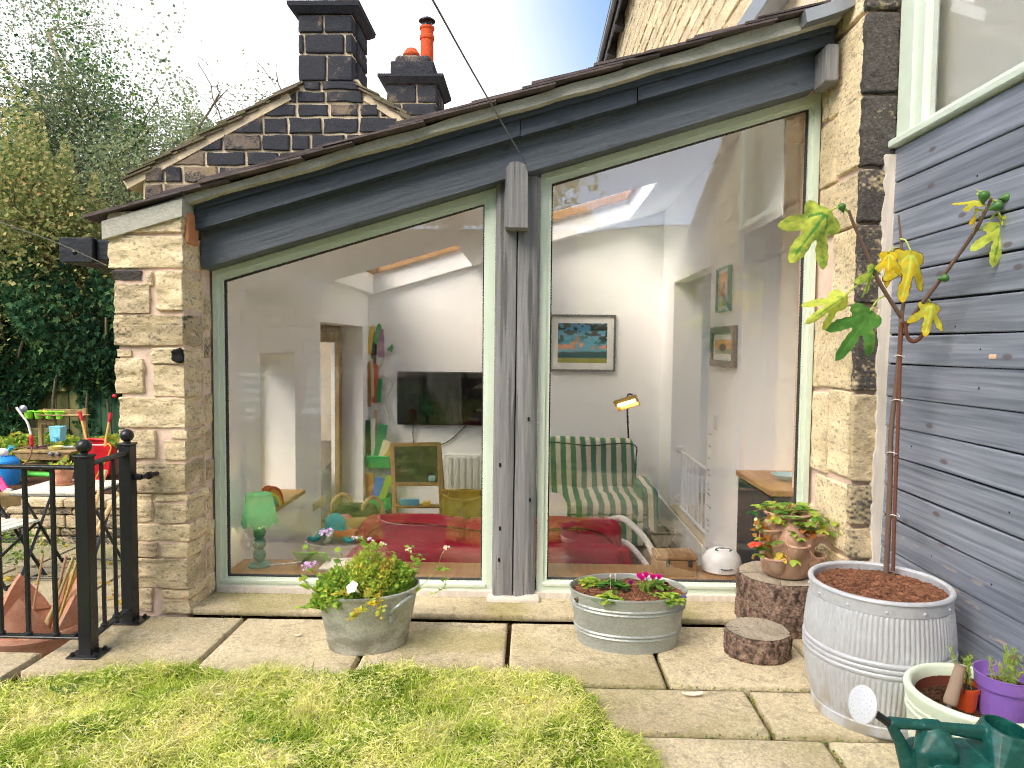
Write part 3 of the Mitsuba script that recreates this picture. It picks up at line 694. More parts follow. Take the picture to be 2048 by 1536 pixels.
# ---------------------------------------------------------------- the main house: side wall above the lean-to, and its gable running towards the camera
hs = thing('main_house', 'tall buff stone house wall rising above the lean-to roof', 'house')
HX, HE = 1.66, 7.65
put('wall', bx(HX + .012, 4.5, 3.62, 16.6, 2.93, HE), 'old_mortar', 40, parent=hs)
rh = np.random.default_rng(8)
near, far = [], []
z = 3.0
while z < HE - .02:
    h = rh.uniform(.13, .24); y = 3.64 + rh.uniform(-.2, 0)
    while y < 16.5:
        L = rh.uniform(.22, .62)
        a, b = max(y + .008, 3.6), min(y + L - .008, 16.58)
        if b - a > .05 and z > 1.5 + (1.4 if y < 4.6 else 0) and not (4.42 < b and a < 5.5 and 3.72 < z + h and z < 4.0):
            pix_y = (z - 1.5) / y
            if pix_y < .62:
                q = [(a + rh.uniform(0, .02), z + .007), (b - rh.uniform(0, .02), z + .007 + rh.uniform(0, .012)), (b, z + h * .5), (b - rh.uniform(0, .02), z + h - .007), (a + rh.uniform(0, .02), z + h - .007 - rh.uniform(0, .012)), (a, z + h * .5)]
                m = orient(prism(q, rh.uniform(.012, .03), .008, lambda u, v, o: np.stack([HX + .012 - o, u, v], 1)))
                (near if y < 10.5 else far).append(m)
        y += L
    z += h
for m in near[:300]:
    put('stone', m, 'stone', False, parent=hs, uv=(U(.45, 1), U(0, .22)))
if far + near[300:]:
    put('far_stones', cat(far + near[300:]), 'stone', False, parent=hs, uv=(.7, .1), kind='stuff')
put('window_sill', bx(HX - .13, HX + .02, 4.52, 5.45, 3.775, 3.945, .012), 'lead', 40, parent=hs, label='grey painted stone window sill')
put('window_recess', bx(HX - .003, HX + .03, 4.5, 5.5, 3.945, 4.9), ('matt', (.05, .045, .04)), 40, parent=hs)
put('fascia', bx(HX - .20, HX - .17, 8.0, 16.7, HE - .30, HE - .02), 'rail_black', 40, parent=hs)
put('soffit', bx(HX - .17, HX + .01, 8.0, 16.7, HE - .1, HE - .08), ('matt', (.06, .06, .07)), 40, parent=hs)
put('gutter', bx(HX - .30, HX - .21, 8.0, 16.7, HE - .14, HE - .04, .02), 'lead', 40, parent=hs)
for y in np.arange(9.3, 16.5, 1.25):
    put('rafter_end', bx(HX - .19, HX - .02, y, y + .22, HE - .36, HE - .12), ('matt', (.07, .07, .08)), 40, parent=hs)
put('roof', (np.array([(HX - .3, 8, HE), (HX - .3, 16.7, HE), (4.5, 16.7, HE + 2.6), (4.5, 8, HE + 2.6)]), np.array([[0, 1, 2], [0, 2, 3]])), 'stone_slate', False, parent=hs, uv=(.5, 0))
# the wing towards the camera, only seen mirrored in the glass
wg = thing('stone_wing', 'stone gable wing beside the lawn, mirrored in the right pane', 'house')
ww = np.array([(1.86, 2.1, -.3), (1.86, -1.5, -.3), (1.86, -1.5, 1.9), (1.86, 2.1, 3.55)])
put('wall', hull(np.vstack([ww, ww + [2.4, 0, 0]])), 'old_mortar', False, parent=wg)
z = -.05
while z < 3.4:
    h = rh.uniform(.19, .27); y = -1.5
    while y < 2.08:
        L = rh.uniform(.3, .65); b = min(y + L, 2.09)
        if z + h < 1.87 + (y + 1.5) * .458 and b - y > .08:
            q = [(y + .008, z + .008), (b - .008, z + .008), (b - .008, z + h - .008), (y + .008, z + h - .008)]
            put('stone', orient(prism(q, .02, .008, lambda u, v, o: np.stack([1.86 - o, u, v], 1))), 'stone', False, parent=wg, uv=(U(.5, 1), U(.05, .45)))
        y += L
    z += h
for k in range(12):
    y = 2.0 - k * .3; zt = 1.9 + (y + 1.5) * .458
    put('slate', hull([(1.74, y, zt + .02), (4.2, y, zt + .02), (1.74, y - .36, zt - .165 + .055), (4.2, y - .36, zt - .165 + .055), (1.74, y, zt + .045), (4.2, y, zt + .045), (1.74, y - .36, zt - .09), (4.2, y - .36, zt - .09)]), 'stone_slate', False, parent=wg, uv=(U(0, 1), 0))
# ---------------------------------------------------------------- neighbouring cottage: sooty gable with chimney, a second chimney behind
cg = thing('gable_cottage', 'soot blackened stone gable with stone slate roof behind the lean-to', 'house')
CY = 10.0
def cpt(px, py): q = ony(px, py, CY); return (q[0], q[2])
GP = [cpt(285, 345), cpt(576, 190), cpt(736, 192), cpt(845, 252), cpt(1000, 350)]
GT = [cpt(600, 158), cpt(716, 158)]
slope_l = (GP[1][1] - GP[0][1]) / (GP[1][0] - GP[0][0])
gpoly = Polygon([(GP[0][0] - .05, -.3), GP[0], GP[1], GT[0], GT[1], GP[2], GP[3], (GP[3][0] + .7, GP[3][1] - .55), (GP[3][0] + .7, -.3)])
rgp = [(x, z) for x, z in gpoly.exterior.coords[:-1]]
put('wall', poly(rgp, CY + .02, CY + 6), 'old_mortar', False, parent=cg)
rg = np.random.default_rng(21)
z = 2.0
while z < 5.3:
    h = rg.uniform(.185, .25) if z < 4.6 else rg.uniform(.15, .2)
    x = GP[0][0] - rg.uniform(0, .4)
    while x < -.9:
        L = rg.choice([rg.uniform(.18, .3), rg.uniform(.35, .62)], p=[.35, .65])
        a, b = x + .022, x + L - .022
        cell = sbox(a, z + .018, b, z + h - .018).intersection(gpoly.buffer(-.035))
        if cell.area > .006 and cell.geom_type == 'Polygon':
            q = np.array(cell.exterior.coords[:-1])
            q = Polygon(q).segmentize(.14).exterior.coords[:-1]
            q = np.array(q) + rg.uniform(-.010, .010, (len(q), 2))
            m = orient(prism(q, .035 + rg.uniform(-.01, .012), .012, lambda u, v, o: np.stack([u, CY + .02 - o, v], 1)))
            mid = abs((a + b) / 2 + 2.88)
            soot = np.clip(.86 - .16 * max(0, mid - .8) + rg.uniform(-.30, .12), .25, .92)
            put('stone', m, 'sooty_stone', False, parent=cg, uv=(rg.uniform(.1, .5), soot))
        x += L
    z += h
def cslates(p, q, n, sgn, par):
    p, q = np.array(p), np.array(q); d = (q - p); Lr = np.linalg.norm(d); d /= Lr; nrm = np.array([-d[1], d[0]]) * (1 if d[0] > 0 else -1)
    for k in range(n):
        for lay in range(2):
            a = p + d * (Lr * (k + .35 * lay) / n + rg.uniform(-.03, .03)); L = Lr / n * 1.5
            th = rg.uniform(.022, .035); o = .015 + .032 * lay
            e = a + d * L
            lo = nrm * o; tip = nrm * (.035 if True else 0)
            pts = [a + lo + tip, e + lo - tip * .2, e + lo + nrm * th - tip * .2, a + lo + nrm * th + tip]
            m = orient(poly([tuple(t) for t in pts], CY - .07 + rg.uniform(-.03, .03), CY + .6))
            put('slate', m, 'stone_slate', False, parent=par, uv=(rg.uniform(0, 1), 0))
        put('verge', orient(poly([tuple(p + d * Lr * k / n - nrm * .075), tuple(p + d * Lr * (k + 1) / n - nrm * .075), tuple(p + d * Lr * (k + 1) / n + nrm * .05), tuple(p + d * Lr * k / n + nrm * .05)], CY - .02, CY + .3)), 'old_mortar', False, parent=par)
cslates((GP[0][0] - .25, GP[0][1] - .17), (GP[1][0] + .02, GP[1][1]), 9, 1, cg)
cslates((GP[3][0] + .6, GP[3][1] - .45), (GP[2][0] - .02, GP[2][1]), 7, -1, cg)
def stack(t, x0, x1, y0, y1, rows, soot, jit=.012):
    """Chimney stack of big blocks on two faces."""
    put('core', bx(x0 + .03, x1 - .03, y0 + .03, y1, rows[0][0], rows[-1][1]), 'old_mortar', 40, parent=t)
    for z0, z1, cuts in rows:
        xs = [x0] + [x0 + (x1 - x0) * c for c in cuts] + [x1]
        for a, b in zip(xs[:-1], xs[1:]):
            m = rblock(((a + b) / 2, y0 + .09, (z0 + z1) / 2), ((b - a) / 2 - .014, .10, (z1 - z0) / 2 - .014), .022, .035, .010, (9, 9, 9), int(z0 * 50 + a * 31) % 97, 22)
            put('stone', m, 'sooty_stone', True, parent=t, uv=(rg.uniform(.1, .5), soot + rg.uniform(-.1, .05)))
        m = rblock((x1 - .09, (y0 + y1) / 2 + .1, (z0 + z1) / 2), (.10, (y1 - y0) / 2 - .12, (z1 - z0) / 2 - .014), .022, .05, .010, (9, 9, 9), int(z0 * 37) % 91, 18)
        put('stone', m, 'sooty_stone', True, parent=t, uv=(rg.uniform(.1, .4), soot))
ch = thing('chimney_stack', 'big blackened stone chimney standing on the gable, with flat cap', 'chimney')
xa, xb = cpt(596, 100)[0], cpt(708, 100)[0]
zr = [cpt(650, y)[1] for y in (165, 110, 68, 30)]
stack(ch, xa, xb, CY - .03, CY + .8, [(zr[0], zr[1], (.52,)), (zr[1], zr[2], (.12, .84)), (zr[2], zr[3], (.47,))], .80)
cz = zr[3]
capm = np.array([(sx * ((xb - xa) / 2 + o) + (xa + xb) / 2, (CY + .38) + sy * (.42 + o), cz + dz) for o, dz in ((.02, 0), (.10, .07), (.11, .13), (.09, .14)) for sx in (-1, 1) for sy in (-1, 1)])
put('cap', hull(capm), 'sooty_stone', False, parent=ch, uv=(.15, .93))
pz = cz + .14
put('pot', lathe([(.16, 0), (.15, .25), (.17, .27), (.17, .36), (.13, .36)], 24, ((xa + xb) / 2 + .22, CY + .3, pz)), 'terracotta', 30, parent=ch, uv=(.2, 0))
put('flue', lathe([(.07, 0), (.07, .12), (.075, .13), (.07, .14), (.07, .4)], 18, ((xa + xb) / 2 - .12, CY + .3, pz)), 'lead', 30, parent=ch)
c2 = thing('chimney_stack', 'grey stone chimney further back with two orange clay pots', 'chimney')
DY = 14.0
def dpt(px, py): q = ony(px, py, DY); return (q[0], q[2])
x0, x1 = dpt(772, 200)[0], dpt(874, 200)[0]
zz = [dpt(820, y)[1] for y in (262, 232, 206, 168)]
stack(c2, x0, x1, DY, DY + 1.1, [(zz[0] - .6, zz[0], (.5,)), (zz[0], zz[1], (.72,)), (zz[1], zz[2], (.3,)), (zz[2], zz[3], (.6,))], .72)
ccx = (x0 + x1) / 2
put('cap', hull(np.array([(ccx + sx * ((x1 - x0) / 2 + o), DY + .55 + sy * (.56 + o), zz[3] + dz) for o, dz in ((.03, 0), (.14, .1), (.14, .15)) for sx in (-1, 1) for sy in (-1, 1)])), 'sooty_stone', False, parent=c2, uv=(.2, .8))
put('block', rblock((ccx, DY + .5, zz[3] + .3), ((x1 - x0) / 2 - .07, .45, .17), .03, .06, .015, seed=3), 'sooty_stone', True, parent=c2, uv=(.25, .74))
put('flaunching', rblock((ccx + .0, DY + .5, zz[3] + .5), ((x1 - x0) / 2 - .14, .4, .12), .09, .05, .02, seed=5), 'sooty_stone', True, parent=c2, uv=(.3, .6))
pb = zz[3] + .52
p1 = dpt(848, 120)[0]; p2 = dpt(816, 120)[0]
pot1 = put('pot', lathe([(.135, 0), (.13, .48), (.15, .5), (.15, .56), (.13, .58), (.13, .68), (.15, .7), (.15, .74), (.1, .74)], 24, (p1, DY + .4, pb)), ('matt', lin(206, 84, 48)), 30, parent=c2, label='tall orange clay pot with black cowl')
put('cowl', lathe([(0.01, .13), (.09, .12), (.165, .07), (.165, .05), (.1, .03), (.08, 0), (.08, -.08)], 24, (p1, DY + .4, pb + .8)), 'rail_black', 30, parent=pot1)
put('pot', lathe([(.11, 0), (.10, .12), (.12, .14), (.17, .20), (.17, .23), (.1, .33), (.01, .35)], 24, (p2, DY + .4, pb - .02)), ('matt', lin(202, 92, 58)), 30, parent=c2, label='short mushroom topped orange clay pot')

# ---------------------------------------------------------------- leaves, branches, trees
def leaves(pts, size, rs, tone, shade=(.2, .9), lobes=None, up=.35, dirs=None, aspect=.6):
    """One quad (or lobed fan) per point, randomly turned; uv.x = hue, uv.y = lightness, both per leaf."""
    n = len(pts)
    nrm = rs.normal(size=(n, 3)); nrm[:, 2] = np.abs(nrm[:, 2]) + up; nrm /= np.linalg.norm(nrm, axis=1, keepdims=True)
    a = rs.normal(size=(n, 3)) if dirs is None else dirs + .5 * rs.normal(size=(n, 3))
    a -= nrm * (a * nrm).sum(1, keepdims=True); a /= np.linalg.norm(a, axis=1, keepdims=True) + 1e-9
    b = np.cross(nrm, a)
    s = size * rs.uniform(.6, 1.25, n)
    prof = lobes if lobes is not None else [(-.5, 0), (-.05, .5 * aspect * 1.6), (.5, 0), (-.05, -.5 * aspect * 1.6)]
    m = len(prof)
    v = np.stack([pts + a * (s * u)[:, None] + b * (s * w)[:, None] + nrm * (s * .18 * (abs(w) * 1.2 - .2))[:, None] for u, w in prof], 1)
    base = np.arange(n)[:, None] * m
    f = np.vstack([np.hstack([base, base + k, base + k + 1]) for k in range(1, m - 1)])
    t = np.clip(tone(rs, n) if callable(tone) else np.full(n, tone), 0, 1)
    uv = np.repeat(np.stack([t, rs.uniform(*shade, n)], 1), m, 0)
    return v.reshape(-1, 3), f, uv


def branches(base, d, length, rad, depth, rs, out, tips, spread=.55, droop=0.0, kids=(2, 4), bend=.25, shrink=.66):
    n = 6
    pts = [np.array(base, float)]; d = np.array(d, float) / np.linalg.norm(d)
    for k in range(n):
        d = d + rs.normal(size=3) * bend * (.35 if depth < 4 else .14) + np.array([0, 0, -droop * .12 + (.05 if depth >= 4 else 0)]); d /= np.linalg.norm(d)
        pts.append(pts[-1] + d * length / n)
    pts = np.array(pts)
    out.append(tube(pts, np.linspace(rad, rad * .55, n + 1), 7 if rad > .03 else 4, False))
    if depth <= 1: tips.append(pts)
    if depth == 0: return
    for k in range(rs.integers(*kids) + 1):
        t = rs.uniform(.35, 1.0); q = pts[int(t * n)]
        e = d + rs.normal(size=3) * spread; e[2] += .12
        branches(q, e, length * shrink * rs.uniform(.8, 1.15), max(rad * .55 * (1.1 - t * .4), .003), depth - 1, rs, out, tips, spread, droop, kids, bend, shrink)


def tree(name, label, base, dirv, length, rad, depth, seed, nleaf, leaf, tone, scatter, matl='leaf', group=None, keep=None, extra=None, bark='tree_bark', **k):
    rs = np.random.default_rng(seed)
    out, tips = [], []
    branches(base, dirv, length, rad, depth, rs, out, tips, **k)
    if extra is not None: out += extra
    tp = np.vstack([t[1:] for t in tips])
    if keep is not None: tp = tp[keep(tp)]
    pts = tp[rs.integers(0, len(tp), nleaf)] + rs.normal(size=(nleaf, 3)) * scatter
    if keep is not None: pts = pts[keep(pts)]
    t = thing(name, label, 'tree', group)
    put('trunk', cat(out), bark, True, parent=t)
    v, f, uv = leaves(pts, leaf, rs, tone)
    put('crown', (v, f), matl, False, parent=t, uv=uv, kind='stuff')
    return t


def image_y(p):            # elevation and bearing of points seen from the garden, for thinning crowns where they would hide the sky
    return (p[:, 0] / p[:, 1], (p[:, 2] - 1.5) / p[:, 1])

# the hedge side: a yellowing hawthorn hanging over the ivied fence, darker trees behind it, thin birch and a far tree
gold = lambda rs, n: np.clip(rs.normal(.38, .22, n), .0, 1)
def keep_gold(p):
    u, w = image_y(p)
    px = 1060 + 1400 * u
    lim = np.interp(px, [-400, 0, 90, 180, 260, 320, 400], [.50, .44, .30, .215, .165, .12, -.05])
    return (w < lim + .03 * np.sin(px * .11)) & (p[:, 1] > 7.9)
for k, (bx_, by_, s) in enumerate(((-7.6, 10.2, 3), (-6.1, 9.9, 5), (-9.4, 10.0, 8))):
    tree('hawthorn', ('yellowing hawthorn sprawling over the fence at the left edge', 'yellowing hawthorn with fine twigs beside the cottage gable', 'yellowing hawthorn half out of the frame on the left')[k],
         (bx_, by_, TZ - .1), (.1, -.2, 1), 2.9, .11, 4, s, 36000, .055, gold, .30, matl='gold_leaf', spread=.62, droop=.5, kids=(2, 4), keep=keep_gold, bend=.5)
def keep_green(p):
    u, w = image_y(p); px = 1060 + 1400 * u
    return (px < 265 - 50 * np.sin(w * 17) + 40 * np.cos(px * .05)) & (w < .8)
dgreen = lambda rs, n: np.clip(rs.normal(.16, .12, n), 0, 1)
pale = lambda rs, n: np.clip(rs.normal(.30, .18, n), 0, 1)
sparse = lambda rs, n: np.clip(rs.normal(.42, .14, n), 0, 1)
def keep_birch(p):
    u, w = image_y(p); px = 1060 + 1400 * u
    return px < np.interp(w, [.0, .30, .36, .40, .43, .47, .52], [430, 430, 395, 330, 385, 370, 340]) + 14 * np.sin(w * 70)
tree('sycamore', 'dark green broadleaf tree with bare limbs behind the hawthorns', (-10.6, 13.5, 0), (.02, 0, 1), 5.6, .17, 4, 14, 12000, .09, dgreen, .30, matl='leaf', keep=keep_green, spread=.55, bend=.35)
tree('sycamore', 'green broadleaf tree rising at the top left corner', (-12.3, 12.6, 0), (.10, 0, 1), 6.0, .20, 4, 17, 13000, .09, dgreen, .32, matl='leaf', keep=keep_green, spread=.55, bend=.35)
tree('birch', 'tall thin birch with sparse small leaves against the sky', (-9.9, 15.5, 0), (.06, 0, 1), 6.0, .19, 5, 31, 22000, .062, pale, .30, bark='pale_bark', matl='pale_leaf', spread=.6, bend=.4, keep=keep_birch, kids=(2, 4))
tree('birch', 'second thin birch with crooked dark limbs left of the gable', (-8.6, 14.0, 0), (.06, 0, 1), 3.6, .16, 5, 37, 18000, .062, pale, .30, matl='pale_leaf', spread=.75, bend=.6, keep=keep_birch, kids=(2, 4))
tree('birch', 'third thin birch arching right towards the chimney', (-8.0, 14.6, 0), (.05, 0, 1), 4.6, .15, 5, 53, 13000, .06, pale, .34, matl='pale_leaf', spread=.75, bend=.6, keep=keep_birch, kids=(2, 4))
tree('ash', 'distant pale ash top just above the cottage roof verge', (-11.4, 25, 0), (.0, 0, 1), 6.6, .14, 4, 41, 9000, .10, pale, .45, matl='pale_leaf', spread=.5, bend=.35)

# ---------------------------------------------------------------- fence with ivy
fe = thing('garden_fence', 'tall weathered green and brown vertical board fence at the left', 'fence')
FY = 8.55
x = -9.6; rf = np.random.default_rng(6)
while x < -4.55:
    w = rf.uniform(.13, .16); grn = 1.0 if x > -5.72 else 0.0
    m = bx(x, x + w - .007, FY + rf.uniform(0, .012) - .02 * grn, FY + .035, TZ - .1, 1.62 + rf.uniform(-.01, .01), .004)
    put('board', m, 'fence_timber', 40, parent=fe, uv=(rf.uniform(0, 1), grn))
    x += w
for z_ in (.93, .38):
    put('rail', bx(-9.6, -5.74, FY - .055, FY - .005, z_ - .045, z_ + .045, .006), 'fence_timber', 40, parent=fe, uv=(.95, 0))
IVY = [(-.5, 0), (-.42, .34), (-.12, .22), (.05, .42), (.16, .14), (.55, 0), (.16, -.14), (.05, -.42), (-.12, -.22), (-.42, -.34)]
def ivy(n, rs):
    P = []
    while len(P) < n:
        x, z, d = rs.uniform(-9.8, -4.7), rs.uniform(.15, 2.7), rs.uniform(0, 1)
        px = 1060 + 1400 * x / 8.2
        low = np.interp(px, [-300, -40, 20, 35, 130, 165, 225, 300], [.1, .35, .62, 1.0, 1.02, .93, 1.10, 1.2]) + .10 * math.sin(px * .13) + .06 * math.sin(px * .31)
        top = np.interp(px, [-300, 0, 100, 180, 240], [2.6, 2.55, 2.35, 2.2, 2.1])
        if z < low or z > top + .2 * math.sin(px * .09): continue
        bulge = .55 * math.exp(-((z - 1.75) / .55) ** 2) + .1
        P.append((x, FY - .04 - d ** .5 * bulge * (.7 + .5 * math.sin(x * 5 + z * 3)), z))
    return np.array(P)
ri = np.random.default_rng(12)
iv = thing('ivy', 'dense dark green ivy mounded over the top of the garden fence', 'ivy')
P = ivy(15000, ri)
hang = []
for k in range(26):                       # trailing strands down the boards
    x = ri.uniform(-6.9, -4.75); z = 1.1; L = ri.uniform(.15, .6) if k > 3 else .7
    for t in np.linspace(0, 1, 16): hang.append((x + .05 * math.sin(t * 5 + k) + ri.normal() * .025, FY - .05 + ri.normal() * .015, z - L * t + ri.normal() * .02))
for z_ in (.0, .1):
    hang += [(ri.uniform(-6.5, -5.75), FY - .08 + ri.normal() * .02, 1.0 + ri.normal() * .05) for _ in range(60)]
P = np.vstack([P, hang])
v, f, uv = leaves(P, .085, ri, lambda rs, n: np.clip(rs.normal(.45, .25, n), 0, 1), (.25, .95), IVY, up=.1, dirs=np.tile([0, -.3, -1.0], (len(P), 1)))
vis = np.argsort(P[:, 1] + 1.2 * np.abs(P[:, 0] + 5.4))[:280]
nl = len(P)
for q in vis:
    put('ivy_leaf', (v[q * 10:q * 10 + 10], np.array([[0, k, k + 1] for k in range(1, 9)])), 'ivy_leaf', False, parent=iv, uv=uv[q * 10:q * 10 + 10])
okl = np.ones(nl, bool); okl[vis] = False
f = f.reshape(8, nl, 3)[:, okl].reshape(-1, 3)
put('foliage', (v, f), 'ivy_leaf', False, parent=iv, uv=uv, kind='stuff')
put('stem', cat([tube(curve([(x, FY - .06, TZ), (x + ri.normal() * .1, FY - .09, .9), (x + ri.normal() * .25, FY - .2, 1.8)], 8), [.018] * 8, 5, False) for x in np.arange(-9, -4.8, .35)]), 'tree_bark', True, parent=iv)
mo = np.random.default_rng(15)
P = np.stack([mo.uniform(-7.4, -4.9, 5200), mo.uniform(7.2, 8.4, 5200), np.zeros(5200)], 1)
P[:, 2] = TZ + .42 * np.abs(meshkit.fbm(P * 1.6, 3, 4)) + mo.uniform(-.05, .05, 5200)
v, f, uv = leaves(P, .07, mo, lambda rs, n: np.clip(rs.normal(.45, .18, n), 0, 1), (.3, .9))
solo('ground_cover', 'mossy green low planting along the foot of the fence', 'plants', (v, f), 'leaf', False, kind='stuff', uv=uv)

# ---------------------------------------------------------------- low retaining wall of the yard
lw = thing('retaining_wall', 'low mossy dry stone retaining wall behind the bistro table', 'wall')
put('core', bx(-5.2, -2.3, 6.06, 6.35, -.5, .02), ('matt', (.02, .02, .018)), 40, parent=lw)
rl = np.random.default_rng(9)
z = YZ - .02
for h in (.10, .075, .12, .06):
    x = -5.2
    while x < -2.35:
        L = rl.uniform(.14, .42)
        m = rblock((x + L / 2, 6.05, z + h / 2), (L / 2 - .005, .06 + rl.uniform(-.012, .012), h / 2 - .004), .015, .022, .009, (12, 12, 20), int(x * 100) % 90, 18)
        put('stone', m, 'stone', True, parent=lw, uv=(rl.uniform(.2, .6), rl.uniform(.45, .72)))
        x += L
    z += h
x = -4.45
while x < -2.35:
    L = rl.uniform(.3, .6)
    put('coping', rblock((x + L / 2, 6.12, .085), (L / 2 - .004, .17, .035), .012, .02, .006, seed=int(x * 70) % 90), 'stone', True, parent=lw, uv=(rl.uniform(.4, .7), .25))
    x += L
slp = mv(rblock((0, 0, 0), (.95, .09, .085), .008, .03, .004, seed=3, cap=40), (-5.25, 5.6, .06), rz(.72))
solo('timber_sleeper', 'old timber sleeper edging the raised bed at the left frame edge', 'sleeper', slp, 'rough_timber', True, uv=(.7, .2))
rs = np.random.default_rng(77)
P = np.stack([rs.uniform(-4.6, -4.0, 260), rs.uniform(5.3, 5.9, 260), YZ + rs.uniform(0, .22, 260)], 1)
v, f, uv = leaves(P, .06, rs, lambda r, n: np.clip(r.normal(.25, .12, n), 0, 1), aspect=.25)
fn_ = thing('fern', 'small green fern under the timber sleeper', 'plant')
put('fronds', (v, f), 'leaf', False, parent=fn_, uv=uv, kind='stuff')
P = np.stack([rs.uniform(-5, -2.4, 320), rs.uniform(3.5, 6.0, 320), np.full(320, YZ + .045)], 1); P[:, 2] += rs.uniform(-.008, .006, 320)
v, f, uv = leaves(P, .045, rs, lambda r, n: np.clip(r.normal(.8, .14, n), 0, 1), up=2.5)
solo('leaf_litter', 'dry fallen leaves scattered over the yard paving', 'fallen leaves', (v, f), 'leaf', False, kind='stuff', uv=uv)

# ---------------------------------------------------------------- what stands behind the camera (seen mirrored in the panes): lawn, wall, tree, shed, deckchairs, hill
def lawn_z(x, y): return .010 + .085 * (meshkit.fbm(np.stack([x * 3.6, y * 3.6, x * 0], -1), 4, 8) - .42)
LP = [(-2.9, 2.55), (-2.25, 2.86), (-1.93, 3.0), (-1.5, 3.07), (-1.26, 3.04), (-.6, 3.08), (-.12, 3.14), (.1, 3.08), (.22, 2.98), (.28, 2.88), (.33, 2.66), (.43, 2.55), (.47, 2.42), (.5, 2.2), (.52, 1.2), (.6, -1), (.9, -4.35), (-6.5, -4.35), (-6.5, 2.4)]
LAWN = Polygon(LP)
import shapely
g = sheet(-6.5, 1.2, -4.4, 3.2, 0, .06)
gx = g[0].copy(); gx[:, 2] = lawn_z(gx[:, 0], gx[:, 1]) - .006
inside = shapely.contains_xy(LAWN.buffer(.02), gx[:, 0], gx[:, 1])
gx[~inside, 2] = np.where(gx[~inside, 0] > -2.36, -.045, -.35)
struct('lawn', (gx, g[1]), 'soil', True)
struct('garden_ground', cat([bx(-30, -2.36, -5, 3.25, -.6, -.03), bx(-30, 30, -40, -4.4, -.6, .9)]), 'soil', False)


def grass(n, xr, yr, rs, hmin, hmax, w, flat=.55):
    X, Y = rs.uniform(*xr, n), rs.uniform(*yr, n)
    ok = shapely.contains_xy(LAWN, X + rs.normal(size=n) * .012, Y + rs.normal(size=n) * .012)
    X, Y = X[ok], Y[ok]; n = len(X)
    P3 = np.stack([X, Y, X * 0], 1)
    patch = meshkit.fbm(P3 * 5.5, 3, 3); tuft = meshkit.fbm(P3 * 11 + 4, 3, 6)
    lay = rs.uniform(0, 1, n) < flat * np.clip(2.2 * (meshkit.fbm(P3 * 4 + 9, 3, 2) - .22), 0, 1)
    h = rs.uniform(hmin, hmax, n) * (.3 + 1.5 * tuft)
    edge = LAWN.exterior; 
    ang = np.where(lay, 2.3 * (meshkit.fbm(P3 * 3.3, 2, 12) - .5) * 8 + rs.normal(size=n) * 1.5, rs.uniform(0, 6.28, n))
    tilt = np.where(lay, rs.uniform(1.1, 1.5, n), np.abs(rs.normal(0, .42, n)))
    d = np.stack([np.cos(ang) * np.sin(tilt), np.sin(ang) * np.sin(tilt), np.cos(tilt)], 1)
    side = np.stack([-np.sin(ang), np.cos(ang), ang * 0], 1); yaw = rs.uniform(0, 3.14, n)
    side = side * np.cos(yaw)[:, None] + np.array([0, 0, 0])
    side = np.stack([np.cos(ang + 1.57 + rs.normal(size=n) * .9), np.sin(ang + 1.57 + rs.normal(size=n) * .9), ang * 0], 1)
    base = np.stack([X, Y, lawn_z(X, Y) - .004 + lay * rs.uniform(.006, .028, n)], 1)
    bend = np.array([0, 0, -1.0]) * (h * .22)[:, None] + np.stack([np.cos(ang), np.sin(ang), ang * 0], 1) * (h * .22)[:, None]
    L = np.where(lay, h * 1.6, h)[:, None]
    m1, tip = base + d * L * .5, base + d * L + bend * np.where(lay, .3, 1)[:, None]
    ww = (w * rs.uniform(.6, 1.3, n))[:, None]
    v = np.stack([base - side * ww, base + side * ww, m1 + side * ww * .8, m1 - side * ww * .8, tip], 1).reshape(-1, 3)
    b = np.arange(n)[:, None] * 5
    f = np.vstack([np.hstack([b, b + 1, b + 2]), np.hstack([b, b + 2, b + 3]), np.hstack([b + 3, b + 2, b + 4])])
    tone = np.clip(.04 + 1.35 * (patch - .3) + np.where(lay, .32, 0) + rs.normal(size=n) * .14, 0, 1)
    uv = np.repeat(np.stack([tone, rs.uniform(.05, 1.0, n)], 1), 5, 0)
    return v, f, uv
rg_ = np.random.default_rng(2)
A = grass(170000, (-2.9, .6), (1.75, 3.2), rg_, .018, .058, .0021)
B = grass(60000, (-6.5, 1.0), (-4.35, 1.75), rg_, .04, .075, .006)
Cn = 42000                                   # mown clippings lying crosswise on top
X, Y = rg_.uniform(-2.9, .6, Cn), rg_.uniform(1.75, 3.15, Cn)
dens = meshkit.fbm(np.stack([X * 3.1, Y * 3.1, X * 0 + 2], 1), 3, 31)
ok = shapely.contains_xy(LAWN.buffer(-.03), X, Y) & (dens > rg_.uniform(.30, .62, Cn))
X, Y = X[ok], Y[ok]; Cn = len(X)
a_ = rg_.uniform(0, 6.283, Cn); L_ = rg_.uniform(.007, .021, Cn); w_ = rg_.uniform(.0009, .002, Cn)
d_ = np.stack([np.cos(a_), np.sin(a_), rg_.normal(size=Cn) * .25], 1) * L_[:, None]; s_ = np.stack([-np.sin(a_), np.cos(a_), rg_.normal(size=Cn) * .4], 1) * w_[:, None]
c_ = np.stack([X, Y, lawn_z(X, Y) + rg_.uniform(.022, .046, Cn)], 1); k_ = np.array([0, 0, .001])
cv = np.stack([c_ - d_ - s_, c_ - d_ + s_, c_ + s_ + k_, c_ - s_ + k_, c_ + d_], 1).reshape(-1, 3); b_ = np.arange(Cn)[:, None] * 5
cf = np.vstack([np.hstack([b_, b_ + 1, b_ + 2]), np.hstack([b_, b_ + 2, b_ + 3]), np.hstack([b_ + 3, b_ + 2, b_ + 4])])
C_ = (cv, cf, np.repeat(np.stack([np.clip(rg_.normal(.78, .2, Cn), 0, 1), rg_.uniform(.5, 1, Cn)], 1), 5, 0))
v, f = cat([A[:2], B[:2], C_[:2]])
